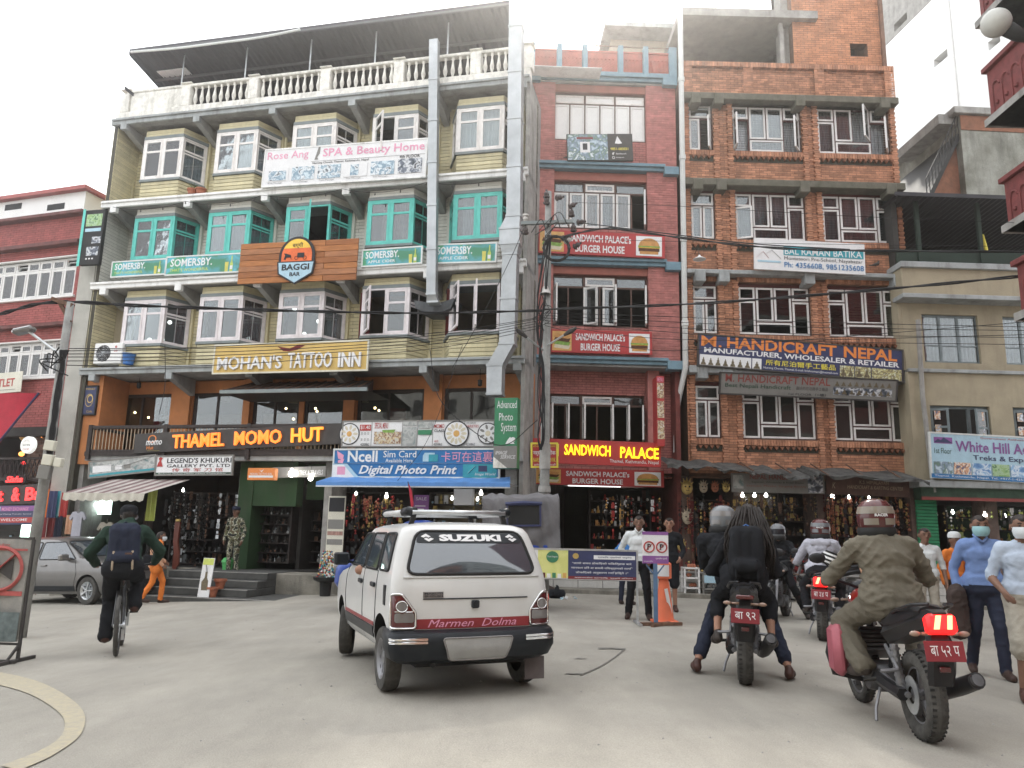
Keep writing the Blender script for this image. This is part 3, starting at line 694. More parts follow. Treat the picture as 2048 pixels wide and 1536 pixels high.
for i,z in enumerate(BZ[1:],1):
 mb=MB();m='slab_grey' if i in(1,2)else 'moss_slab'
 hgt=.12 if i==2 else .2
 mb.bbox(V0,V1+.08,-.03,.4,z-hgt,z,.015)
 for px in(1400,1448,1618,1795):
  u=BBf.uz(px,540,0)[0];mb.bbox(u-.14,u+.14,-.06,.4,z-.36,z-.02,.02)
 mb.build('ledge',M_[m],BB)
def lattice(h,y,opened=(),narrow=False,glass='window_glass',cur=None,missing=()):
 a,b,z0,z1=h;H=z1-z0;Wd=b-a;fr=MB();t=.035
 fr.box(a,b,y,y+.08,z0,z0+.03);fr.box(a,b,y,y+.08,z1-.1,z1);fr.box(a,a+t,y,y+.08,z0,z1);fr.box(b-t,b,y,y+.08,z0,z1)
 H1=z1-.1;cells=[]
 zt=z0+(H1-z0)*.72;zl=z0+(H1-z0)*.28
 if narrow:
  m_=(a+b)/2;fr.box(a,b,y,y+.08,zt-.015,zt+.015);fr.box(m_-.015,m_+.015,y,y+.079,z0,zt)
  cells=[(a+t,b-t,zt+.02,H1-.01),(a+t,m_-.018,z0+.03,zt-.02),(m_+.018,b-t,z0+.03,zt-.02)]
 else:
  x1,x2,xm=a+Wd*.25,b-Wd*.25,(a+b)/2
  for x in(x1,x2):fr.box(x-.015,x+.015,y,y+.079,z0,z1-.1)
  fr.box(a,x1,y,y+.078,zt-.015,zt+.015);fr.box(x2,b,y,y+.078,zt-.015,zt+.015);fr.box(x1,x2,y,y+.078,zl-.015,zl+.015);fr.box(xm-.014,xm+.014,y,y+.077,zl,z1-.1)
  cells=[(a+t,x1-.02,zt+.02,H1-.01),(a+t,x1-.02,z0+.03,zt-.02),(x1+.02,xm-.018,zl+.02,H1-.01),(xm+.018,x2-.02,zl+.02,H1-.01),(x1+.02,x2-.02,z0+.03,zl-.02),(x2+.02,b-t,zt+.02,H1-.01),(x2+.02,b-t,z0+.03,zt-.02)]
 w=fr.build('window',M_['frame_maroon'],BB)
 od=dict(opened)
 for k,(p,q,r,s_)in enumerate(cells):
  if k in missing:continue
  ang,hg=od.get(k,(0,'l'))
  small=(s_-r)<.32 and k in(0,5)
  add_sash(w,T_((p,y-.03,r)),q-p,s_-r,'frame_white' if small else 'frame_pure',glass,.05 if not small else .04,0,ang,hg)
 if cur:
  mb=MB();curtain_mb(mb,a,b,y+.25,z0,z1,.02);mb.build('curtain',M_[cur],w)
 g=MB();zz=z0+.08
 while zz<z1-.15:g.box(a,b,y+.15,y+.158,zz,zz+.014);zz+=.075
 g.build('grille',M_['black' if not cur else 'steel'],w)
yw=.38
for i in range(4):
 for j,(a,b)in enumerate(bcol):
  op={(3,0):[(2,(65,'r'))],(3,1):[(1,(95,'l')),(6,(55,'r'))],(3,2):[(3,(50,'r')),(6,(60,'r'))],(2,1):[(1,(20,'l'))],(3,3):[]}.get((i,j),())
  cur={3:'curtain_grey',2:'curtain_grey',1:None,0:None}[i]if(i,j)!=(3,0)else None
  lattice((a,b,bz[i][0],bz[i][1]),yw,op,j==0,'window_glass' if i else 'window_glass_dark',cur)
mb=MB()
for z0,z1 in zip(BZ[:-1],BZ[1:]):
 mb.quad((V0,3.5,z0),(V1,3.5,z0),(V1,3.5,z1-.2),(V0,3.5,z1-.2));mb.quad((V0,.6,z0),(V1,.6,z0),(V1,3.5,z0),(V0,3.5,z0));mb.quad((V0,.6,z1-.2),(V0,3.5,z1-.2),(V1,3.5,z1-.2),(V1,.6,z1-.2))
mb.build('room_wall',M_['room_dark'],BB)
zt=BBf.uz(1600,128,.1)[1];xj=[BBf.uz(p,150,.1)[0]for p in(1374,1496,1638,1778)]
mb=MB();mb.box(V0,V1,.22,.4,13.6,zt-.02);mb.build('parapet_core',M_['orange_mortar'],BB)
mb=MB();bricks_geo(mb,V0,V1,13.72,zt-.16,.2,[],rng=rg);x=V0
while x<V1:mb.rv=rg.random();mb.brick(x,x+.062,.08,.3,zt-.15,zt+.0);x+=.074
for u in xj:bricks_geo(mb,u-.14,u+.14,13.7,zt-.02,.1,[],rng=rg)
tag(mb.build('parapet_brickwork',M_['orange_brick'],BB),kind='stuff')
zq=13.9
pa=BBf.uz(1372,90,2.6)[0];pb=BBf.uz(1542,90,2.6)[0];wz=[BBf.uz(1440,p,2.6)[1]for p in(125,96)]
wu=[BBf.uz(p,110,2.6)[0]for p in(1381,1413,1446,1478)]
mb=MB();mb.box(pa,pb,2.6,2.8,zq,18.2);mb.mi=1;mb.box(pb,pb+2.2,2.9,3.1,zq,18.2)
mb.build('terrace_wall',[mk('dirty_white',(.50,.48,.45),.9,.08,2,dirt=.3),M_['room_dark']],BB)
for a,b in zip(wu,wu[1:]):
 mb=MB();c=wz[0]+.1;d=wz[1];mb.box(a,b,2.52,2.6,c,c+.05);mb.box(a,b,2.52,2.6,d-.05,d);mb.box(a,a+.06,2.52,2.6,c,d);mb.box(b-.06,b,2.52,2.6,c,d);w=mb.build('window',M_['frame_white'],BB)
 g=MB();g.box(a+.05,b-.05,2.54,2.55,c,d);g.build('pane',M_['window_glass_dark'],w)
ra=BBf.uz(1545,60,.9)[0];rz=BBf.uz(1450,45,.5)[1]
mb=MB();mb.box(V0,ra+1.1,.2,4,rz,rz+.25);mb.build('roof_slab',M_['concrete'],BB)
mb=MB();u=BBf.uz(1562,70,.5)[0];mb.box(u-.06,u+.06,.45,.6,zq,rz);mb.box(u+.1,u+.5,.7,1.2,zq,21);mb.build('terrace_pillar',M_['concrete'],BB)
hw=[BBf.uz(*p,.4)for p in((1701,112),(1734,88))]
hole=[(hw[0][0],hw[1][0],hw[0][1],hw[1][1])];wl0=BBf.uz(1585,60,.4)[0]
mb=MB();wall_geo(mb,wl0,V1,13.7,21,.4,hole,.3);mb.build('blank_wall',M_['orange_mortar'],BB)
mb=MB();bricks_geo(mb,wl0,V1,zt-.2,21,.4,hole,rng=rg);tag(mb.build('blank_brickwork',mk('orange_brick_pale',(.52,.24,.13),.9,.18,3,.2,70,rnd=.14,dirt=.35,dirtc=(.34,.23,.17)),BB),kind='stuff')
mb=MB();mb.quad((wl0,2,13.7),(V1,2,13.7),(V1,2,21),(wl0,2,21));mb.build('room_wall_top',M_['room_dark'],BB)
mb=MB();mb.quad((V0,5.2,-.2),(V1,5.2,-.2),(V1,5.2,2.95),(V0,5.2,2.95));mb.quad((V0,.5,.12),(V1,.5,.12),(V1,5.2,.12),(V0,5.2,.12));mb.quad((V0,.2,2.94),(V0,5.2,2.94),(V1,5.2,2.94),(V1,.2,2.94))
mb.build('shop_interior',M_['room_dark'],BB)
for px in(1372,1475,1640,1830):u=BBf.uz(px,1050,.4)[0];mb=MB();mb.box(u-.12,u+.12,.3,1.2,-.4,2.95);mb.build('pier',mk('pier_brown',(.13,.09,.075),.8,.3,5,.2),BB)
def tin_awning(name,fr,pts,depth,label,mat='awning_dark'):
 mk('awning_dark',(.10,.10,.095),.8,.4,5,.2,30,metal=.2)
 P=[fr.uz(*p,-.9)for p in pts];u0,z0=P[0];root=empty(name,fr.mat(u0,-.9,z0),label,'awning')
 mb=MB();rr=random.Random(5);n=60;vs=[]
 for i in range(n+1):
  t=i/n*(len(P)-1);k=min(int(t),len(P)-2);f=t-k
  u=P[k][0]*(1-f)+P[k+1][0]*f-u0;z=P[k][1]*(1-f)+P[k+1][1]*f-z0+.03*math.sin(i*.9)+rr.uniform(-.02,.02)
  vs+=[(u,rr.uniform(-.08,.05),z-rr.uniform(.0,.10)),(u,0,z),(u,depth,z+.28)]
 mb.add(vs,[(3*i+j,3*i+3+j,3*i+4+j,3*i+1+j)for i in range(n)for j in(0,1)])
 mb.build('tin_sheet',M_[mat],root)
 mb=MB();L=P[-1][0]-u0
 for k in range(7):x=L*(k+.3)/7;mb=MB();mb.bar((x,.02,-.02+(P[-1][1]-z0)*k/7),(x,depth,.22),.03);mb.build('support_bar',M_['rust'],root)
 return root
tin_awning('tin_awning',BBf,[(1335,930),(1480,940),(1620,955),(1640,948),(1860,962)],1.1,'crumpled weathered tin awning along the handicraft shops of the orange brick building')
# ================= YELLOW BUILDING (right) =================
YBf=Fr((0,19.6),-1.5)
YB=empty('plastered_building',YBf.mat(),'stained yellow plastered building with dark open terrace under a tin roof, at the right','building')
Y0,Y1=YBf.uz(1812,700,0)[0],16.5
f=lambda py,px=1930,y=0:YBf.uz(px,py,y)[1]
zs_=dict(roof=f(402),tb=f(535),band=f(598),wt=f(625),wb=f(722),w1t=f(812),w1b=f(870),awn=f(968))
wa=[YBf.uz(p,670,.25)[0]for p in(1846,1958,2008,2120)];wb_=[YBf.uz(p,845,0)[0]for p in(1862,1982,2028,2140)]
h=[(wb_[0],wb_[1],zs_['w1b']-.3,zs_['w1t']),(wb_[2],wb_[3],zs_['w1b']-.3,zs_['w1t'])]
h2=[(wa[0],wa[1],zs_['wb'],zs_['wt']),(wa[2],wa[3],zs_['wb'],zs_['wt'])]
mb=MB();wall_geo(mb,Y0,Y1,2.9,zs_['wb']-.25,0,h,.25);wall_geo(mb,Y0+.1,Y1,zs_['wb']-.26,zs_['band'],.25,h2,.25);mb.bbox(Y0-.05,Y1,-.15,.5,zs_['band'],zs_['tb'],.02)
mb.box(Y0,Y0+.1,.26,9,2.9,zs_['tb'])
mb.build('wall',M_['yellow_wall'],YB)
mb=MB();mb.bbox(Y0-.1,Y1,-.25,.5,zs_['tb']-.12,zs_['tb']+.04,.01);mb.bbox(Y0-.1,Y1,-.25,.3,zs_['band']-.08,zs_['band']+.04,.01);mb.bbox(Y0,Y1,-.08,.3,zs_['wb']-.34,zs_['wb']-.25,.01)
mb.bbox(Y0-.1,Y1,-.3,.4,zs_['awn']-.12,zs_['awn']+.05,.01)
mb.build('ledge',M_['slab_grey'],YB)
mb=MB();mb.mi=0;mb.quad((Y0,4,zs_['tb']),(Y1,4,zs_['tb']),(Y1,4,zs_['roof']),(Y0,4,zs_['roof']));mb.box(Y0,Y0+.15,.2,4,zs_['tb'],zs_['roof']);mb.mi=1
for px in(1958,1835):u=YBf.uz(px,460,.1)[0];mb.box(u-.05,u+.05,.05,.15,zs_['tb'],zs_['roof'])
mb.box(Y0,Y1,.1,.16,zs_['tb'],zs_['tb']+.5)
mb.build('terrace_opening',[M_['room_dark'],mk('dark_green',(.03,.045,.035),.8)],YB)
mb=MB();xs=np.arange(Y0-.15,Y1,.08);vs=[]
for i,x in enumerate(xs):d=.015*(1 if i%2 else-1);vs+=[(x,-.3,zs_['roof']+d),(x,4.2,zs_['roof']-.25+d)]
mb.add(vs,[(2*i,2*i+1,2*i+3,2*i+2)for i in range(len(xs)-1)]);mb.box(Y0-.15,Y1,-.33,-.3,zs_['roof']-.06,zs_['roof']+.05)
mb.build('tin_roof',M_['canopy_metal'],YB)
for k,(a,b)in enumerate(((wa[0],wa[1]),(wa[2],wa[3]))):
 mb=MB();y=.33;c,d=zs_['wb'],zs_['wt'];mb.box(a,b,y,y+.06,c,c+.06);mb.box(a,b,y,y+.06,d-.06,d)
 for t in(0,.33,.66,1):x=a+(b-a)*t;mb.box(max(a,x-.035),min(b,x+.035),y+.001,y+.059,c,d)
 mb.box(a,b,y+.002,y+.058,c+(d-c)*.35,c+(d-c)*.35+.03)
 w=mb.build('window',mk('frame_bluegrey',(.20,.24,.25),.6,.15,5,dirt=.3),YB);g=MB();g.box(a,b,y+.02,y+.028,c,d);g.build('pane',M_['window_glass'],w)
 g=MB();curtain_mb(g,a,b,y+.2,c,d,.02);g.build('curtain',M_['curtain_grey'],w)
pics=[mk_pic('photo_temple',[(.1,.12,.2),(.6,.3,.15),(.75,.7,.6),(.15,.2,.4)],12,1),mk_pic('photo_hill',[(.7,.75,.8),(.3,.3,.35),(.6,.4,.2),(.8,.8,.8)],12,5)]
for k,(a,b)in enumerate(((wb_[0],wb_[1]),(wb_[2],wb_[3]))):
 c,d=zs_['w1b']-.3,zs_['w1t'];mb=MB();y=.1;mb.box(a,b,y,y+.06,d-.07,d)
 for t in(0,.3,.68,1):x=a+(b-a)*t;mb.box(max(a,x-.04),min(b,x+.04),y+.001,y+.06,c,d)
 w=mb.build('window',M_['frame_bluegrey'],YB)
 for s_,e_,hg in((.0,.27,'l'),(.68,.97,'r')):
  add_sash(w,T_((a+(b-a)*s_+.03,y-.05,c)),(b-a)*(e_-s_),d-c-.08,'frame_bluegrey','window_glass_dark',.06,.5,22,hg)
  for q in(0,1):
   p=MB();x=a+(b-a)*(s_+.06);p.box(x,x+.22,y-.12,y-.115,d-.38-q*.36,d-.15-q*.36);p.build('photo_print',pics[(q+k)%2],w)
mb=MB();mb.quad((Y0,3.5,-.5),(Y1,3.5,-.5),(Y1,3.5,9),(Y0,3.5,9));mb.quad((Y0,.3,.1),(Y1,.3,.1),(Y1,3.5,.1),(Y0,3.5,.1));mb.quad((Y0,.3,2.9),(Y0,3.5,2.9),(Y1,3.5,2.9),(Y1,.3,2.9))
mb.build('interior',M_['room_dark'],YB)
for px in(1832,1985,2120):u=YBf.uz(px,1050,.3)[0];mb=MB();mb.box(u-.13,u+.13,.25,.9,-.4,2.95);mb.build('pier',M_['pier_brown'],YB)
mb=MB();a=YBf.uz(1838,1100,.2)[0];b=YBf.uz(1880,1100,.2)[0];z=.15
while z<2.4:mb.bbox(a,b,.18,.24,z,z+.075,.01);z+=.085
mb.build('roller_shutter',mk('shutter_green',(.03,.22,.10),.6,.15,5),YB)
mb=MB();a=YBf.uz(1840,990,-.1)[0];mb.box(a,Y1,-.15,.2,2.45,2.85);mb.mi=1;mb.box(a,Y1,-.18,-.15,2.42,2.5)
mb.build('shop_fascia',[mk('fascia_green',(.05,.09,.06),.8,.3,4),mk('fascia_red',(.25,.06,.05),.7)],YB)
# ================= MAROON BUILDING (far left) =================
MBf=Fr((LBf.w(-12.9,0,0).x,LBf.w(-12.9,0,0).y),17.5)
MR=empty('maroon_building',MBf.mat(),'maroon brick building with white windows at the left edge, bar on its ground floor','building')
def mz(px,py,y=0):return MBf.uz(px,py,y)
UL2=-9.0;ztop=mz(150,420)[1]
wr=[(mz(-60,600),mz(136,507)),(mz(-60,755),mz(112,672))]
print('MR',wr,ztop)
hs=[]
wr2=[(mz(0,598)[0]-1.7,mz(138,560)[0],mz(70,592)[1],mz(70,517)[1]),(mz(0,750)[0]-1.7,mz(114,720)[0],mz(60,752)[1],mz(60,682)[1])]
hs=[tuple(w_)for w_ in wr2]
mb=MB();wall_geo(mb,UL2,-.02,3.9,ztop,.2,hs,.25);mb.box(-.12,-.02,.25,7,-1,ztop);mb.build('wall',M_['maroon_mortar'],MR)
mb=MB();bricks_geo(mb,UL2+4,-.02,3.9,ztop,.2,hs);tag(mb.build('brickwork',M_['maroon_brick'],MR),kind='stuff')
for(pa_,dz)in(((150,478),.12),((140,642),.1),((150,420),.1)):
 z=mz(*pa_)[1];mb=MB();mb.bbox(UL2,0,-.05,.3,z-dz,z,.01);mb.build('ledge',mk('maroon_ledge',(.16,.07,.065),.85,.2,4,dirt=.4),MR)
for i,(a,b,c,d)in enumerate(wr2):
 mb=MB();y=.24;zt_=c+(d-c)*.72;mb.box(a,b,y,y+.07,c,c+.06);mb.box(a,b,y,y+.07,d-.06,d);mb.box(a,b,y,y+.07,zt_-.025,zt_+.03);n=9
 for k in range(n+1):x=a+(b-a)*k/n;mb.box(max(a,x-.035),min(b,x+.035),y+.001,y+.069,c,d)
 w=mb.build('window',M_['frame_pure'],MR);L=(b-a)/n
 mb=MB();mb.bbox(a-.05,b+.1,.1,.3,c-.07,c,.008);mb.bbox(a-.05,b+.1,.1,.3,d,d+.04,.008);mb.build('sill',M_['frame_pure'],MR)
 for k in range(n):
  x=a+L*k+.03;add_sash(w,T_((x,y-.02,c+.05)),L-.06,zt_-c-.07,'frame_pure','window_glass',.04)
  add_sash(w,T_((x,y-.02,zt_+.03))@Matrix.Rotation(R_(-28 if k in(4,8)else 0),4,'X'),L-.06,d-zt_-.09,'frame_pure','window_glass',.035)
 if i==0:
  mb=MB();mb.box(a,b-L*1.2,y+.3,y+.32,c+.45,c+.62);mb.build('yellow_blind',M_['print_lime'],w)
mb=MB();mb.quad((UL2,3,3.5),(0,3,3.5),(0,3,ztop),(UL2,3,ztop));mb.quad((UL2,.45,6),(0,.45,6),(0,3,6),(UL2,3,6));mb.build('room_wall',M_['room_dark'],MR)
zt2=mz(100,385,1.0)[1];mb=MB();b_=mz(172,385,1)[0]
mb.box(UL2,b_,1.0,6,ztop-.1,zt2-.12);mb.mi=1;mb.box(UL2,b_+.15,.8,6,zt2-.12,zt2);mb.mi=2
for px in(26,111):u,z=mz(px,412,.98);mb.box(u-.35,u+.35,.99,1.0,z-.12,z+.08)
mb.build('roof_room',[M_['white_paint'],M_['maroon_brick'],M_['black']],MR)
mb=MB();zb0=mz(60,955)[1];mb.box(UL2,0,.0,.5,3.75,4.0);mb.quad((UL2,3,-1),(0,3,-1),(0,3,3.8),(UL2,3,3.8));mb.mi=1
mb.box(UL2,-.1,-.02,.1,zb0-.1,zb0+.0);mb.quad((UL2,.1,zb0-.1),(0,.1,zb0-.1),(0,3,zb0-.1),(UL2,3,zb0-.1))
x=-4.5
while x<-.1:mb.bar((x,.0,zb0),(x+.16,.0,zb0+.5),.02);mb.bar((x+.16,.0,zb0),(x,.0,zb0+.5),.02);x+=.16
mb.box(UL2,-.1,-.04,.04,zb0+.5,zb0+.56)
mb.build('bar_balcony',[M_['room_dark'],M_['dark_wood']],MR)
mb=MB();mb.box(-1.1,-.0,.3,.9,2.2,4.0);mb.build('stone_pier',M_['concrete'],MR)
mb=MB();bricks_geo(mb,-1.1,.0,2.2,4.2,.29,[],.3,.09,.014,.03);tag(mb.build('pier_stones',mk('stone_brick',(.2,.13,.1),.9,.3,6,.3,rnd=.3),MR),kind='stuff')
# ================= WHITE TOWER BLOCK far right =================
def corner_house():pass
P1=atY(1788,62,36);P2=atY(1952,11,30.5)
ang=math.degrees(math.atan2(-(P2.y-P1.y),P2.x-P1.x));TWf=Fr((P1.x,P1.y),ang)
TW=empty('tower_block',TWf.mat(),'tall white rendered block with small square openings behind the roofs at the upper right','building')
hs=[]
for(xa,ya,xb,yb)in((1868,130,1894,97),(1976,88,1999,66),(1788,46,1814,24),(1856,22,1886,-2)):
 a,c=TWf.uz(xa,ya);b,d=TWf.uz(xb,yb);
 hs.append((a,b,min(c,d-.4),d))
print('TW',ang,hs,P1,P2)
mb=MB();wall_geo(mb,-4,14,4,P1.z-.35,0,[hs[0],hs[1]],.5);mb.mi=1;wall_geo(mb,-4,14,P1.z-.35,P1.z+3.5,-.02,[hs[2],hs[3]],.5)
u=TWf.uz(1896,8)[0];mb.mi=0;mb.box(u-.1,u+.1,-.1,-.02,4,P1.z+3.5)
mb.mi=2;mb.quad((-4,1.5,4),(14,1.5,4),(14,1.5,P1.z+3.5),(-4,1.5,P1.z+3.5));mb.mi=0;mb.box(-4,-3.9,.5,9,4,P1.z+3.5)
mb.build('wall',[M_['white_paint'],M_['concrete'],mk('shade_room',(.2,.19,.18),.9)],TW)
# ================= roof house between =================
RHf=Fr((atY(1900,300,24).x,24),-3)
RH=empty('rooftop_house',RHf.mat(),'mossy concrete and brick stair house with slanting rail behind the yellow building','building')
zz=lambda px,py,y=0:RHf.uz(px,py,y)
a0=zz(1925,300)[0];t0=zz(1960,232)[1]
mb=MB();mb.box(a0,a0+4,0,4,9,t0);mb.mi=1;mb.bbox(a0-.25,a0+4,-.15,4,t0,t0+.25,.02);mb.box(a0-.6,a0,.2,3,zz(1890,222)[1]-.35,zz(1890,222)[1])
u2=zz(1858,390)[0];mb.mi=0;z_a,z_b=zz(1858,395)[1],zz(1918,262)[1]
mb.mi=2;mb.prism([(u2,9),(a0,9),(a0,z_b-.2),(u2,z_a-.3)],.3,3.5)
mb.mi=3;mb.prism([(u2-.05,z_a-.35),(a0,z_b-.25),(a0,z_b-.0),(u2-.05,z_a-.05)],.1,3.6)
mb.mi=1;mb.box(u2-1.3,u2+.1,1.5,3.4,9,zz(1820,362)[1])
mb.mi=2;mb.box(a0+.01,a0+4,-.03,0,t0-.55,t0-.02)
mb.build('wall',[mk('mossy_wall',(.38,.38,.34),.95,.2,1.2,.3,20,rgb2=(.15,.15,.12),dirt=.7,dirtc=(.07,.07,.06)),M_['concrete'],M_['orange_brick_dark'],M_['black']],RH)
mb=MB()
for k in range(12):
 t=k/11;x=u2+(a0-u2)*t;z=z_a+(z_b-z_a)*t;mb.bar((x,.1,z),(x,.1,z+.7),.025)
mb.bar((u2,.1,z_a+.7),(a0,.1,z_b+.7),.03);mb.bar((u2,.1,z_a+.35),(a0,.1,z_b+.35),.02)
mb.build('railing',M_['black'],RH)
# ================= near right building with carved balconies =================
mk('carved_maroon',(.19,.05,.048),.7,.2,6,.3,40,dirt=.3,dirtc=(.12,.04,.04))
NR=empty('carved_balcony_building',(8.6,9,0),'dark red building with carved balconies and grey soffits at the upper right edge','building')
def nrp(px,py,Y):p=atY(px,py,Y);return p-Vector((8.6,9,0))
mb=MB();mb.box(3.2,6,-9,5.6,-.3,18);mb.build('wall',M_['carved_maroon'],NR)
for(cx,cy,Y,hh)in((2010,463,13.4,.95),(1976,250,13.6,1.1),(1956,52,13.9,1.5),(2036,640,12.6,.95)):
 p=nrp(cx,cy,Y);u0_=p.x;zb_=p.z
 b_=MB();b_.quad((u0_,p.y,zb_),(u0_+.1,p.y-8,zb_),(3.2,p.y-8,zb_-.0),(3.2,p.y+.2,zb_));b_.box(u0_,3.25,p.y-8,p.y+.1,zb_,zb_+.14)
 s_=b_.build('balcony_slab',M_['concrete'],NR)
 b_=MB();b_.mi=0
 b_.box(u0_+.08,u0_+.16,p.y-8,p.y,zb_+.14,zb_+hh);b_.box(u0_+.1,3.2,p.y-.05,p.y+.03,zb_+.14,zb_+hh)
 b_.bbox(u0_-.0,u0_+.2,p.y-8,p.y+.06,zb_+hh,zb_+hh+.1,.01)
 y=p.y-.1
 for k in range(26):
  b_.tube(tube_arc((u0_+.07,y-.14,zb_+hh*.62),.1,0,180,6,'yz'),.02,4);b_.bar((u0_+.07,y-.03,zb_+.2),(u0_+.07,y-.03,zb_+hh*.62),.03);b_.sph((u0_+.07,y-.14,zb_+.35),.05,6);y-=.28
 b_.build('carved_parapet',M_['carved_maroon'],NR)
for k,(x0,x1,y0,z1,lab)in enumerate(((-26,-9,-9,12,'grey building behind the viewer, left one'),(-8.5,1.5,-9,16.5,'plain ochre building behind the viewer, middle one'),(2,11,-10,8,'low brick building behind the viewer, right one'),(11.5,30,-12,13,'tall plain building behind the viewer, far right one'))):
 r=empty('building',(x0,y0,0),lab,'building');mb=MB();hs=[(a,a+1.1,z,z+1.2)for a in np.arange(1,x1-x0-1.5,2.6)for z in np.arange(3.9,z1-1.6,2.8)];mb.T=Matrix.Rotation(math.pi,4,'Z')@T_((-(x1-x0),0,0));wall_geo(mb,0,x1-x0,-.5,z1,0,hs,.25);mb.T=None;mb.box(.01,x1-x0-.01,-7,-1,-.5,z1-.1)
 mb.box(-.1,x1-x0+.1,-.3,.35,z1-.15,z1+.1);mb.build('wall',M_[['concrete','yellow_wall','orange_brick_dark','slab_grey'][k]],r)
def grid_sheet(name,x0,x1,y0,y1,nx,ny,mat,dz=0,zf=None):
 zf=zf or gz;vs=[(x0+(x1-x0)*i/nx,y0+(y1-y0)*j/ny,0)for j in range(ny+1)for i in range(nx+1)];vs=[(x,y,zf(x,y)+dz)for x,y,_ in vs]
 mb=MB();mb.add(vs,[(j*(nx+1)+i,j*(nx+1)+i+1,(j+1)*(nx+1)+i+1,(j+1)*(nx+1)+i)for j in range(ny)for i in range(nx)])
 o=mb.build(name,mat);return o
def zroad(x,y):return gz(x,y)+.006*math.sin(x*1.3+.4*y)*math.sin(y*.9)
tag(grid_sheet('road',-30,30,-20,32,150,130,M_['asphalt'],zf=zroad),kind='structure')
mb=MB();mb.quad((-70,-55,-1.6),(72,-55,-1.6),(72,90,-1.6),(-70,90,-1.6));tag(mb.build('ground',M_['concrete']),kind='structure')
# ================= SIGNS =================
mk_emit('neon_orange2',(1,.32,.03),.8)
mk('sign_maroon',(.20,.03,.035),.5,.1);mk('sign_red',(.42,.045,.045),.45,.06,dirt=.1);mk('sign_charcoal',(.06,.055,.052),.6,.15)
mk('sign_mustard',(.60,.42,.14),.6,.08,2,dirt=.2,dirtc=(.5,.45,.35));mk('sign_cream',(.66,.64,.54),.6,.06,2,dirt=.2,dirtc=(.35,.3,.22))
mk('sign_grey',(.22,.215,.20),.6,.08,3,dirt=.3);mk('wood_orange',(.36,.15,.055),.65,.25,3,.2,30,stretch=(1.2,8,14));mk('sign_olive',(.42,.48,.32),.5,.2,5)
mk_pic('pic_food',[(.5,.5,.48),(.62,.5,.3),(.2,.08,.05),(.7,.65,.55)],14,1);mk_pic('pic_blue',[(.55,.65,.7),(.18,.28,.36),(.7,.74,.76),(.06,.08,.1)],7,2)
mk_pic('pic_dark',[(.02,.03,.04),(.12,.14,.18),(.6,.62,.64),(.05,.05,.06)],7,3);mk_pic('pic_green',[(.10,.25,.08),(.25,.4,.15),(.35,.5,.3),(.06,.16,.05)],9,4)
mk_pic('pic_gold',[(.62,.68,.5),(.5,.45,.2),(.15,.12,.06),(.72,.75,.6)],16,5);mk_pic('pic_sky',[(.08,.2,.42),(.2,.38,.6),(.6,.68,.75),(.1,.25,.5)],6,6)
mk_pic('pic_cider',[(.05,.22,.12),(.08,.30,.32),(.1,.42,.52),(.06,.3,.14)],2.2,7);mk_pic('pic_hill',[(.45,.55,.62),(.2,.27,.35),(.12,.2,.15),(.6,.66,.7)],8,8);mk_pic('pic_yellow_ad',[(.6,.6,.2),(.66,.66,.25),(.55,.6,.18)],3,9)
mk_pic('pic_faded',[(.25,.28,.27),(.45,.46,.44),(.32,.33,.32),(.12,.2,.2)],5,11)
mk('statue_ink',(.16,.13,.08),.5,.3,20);mk('bun',(.55,.28,.09),.5,.15,10);mk('patty',(.10,.04,.02),.7,.3,20);mk('lettuce',(.22,.38,.08),.6,.3,15);mk('cheese',(.75,.42,.05),.5)
mk('dumpling',(.62,.56,.42),.5,.1,12);mk('sauce',(.65,.38,.12),.4);mk('cider_glass',(.60,.55,.12),.3)
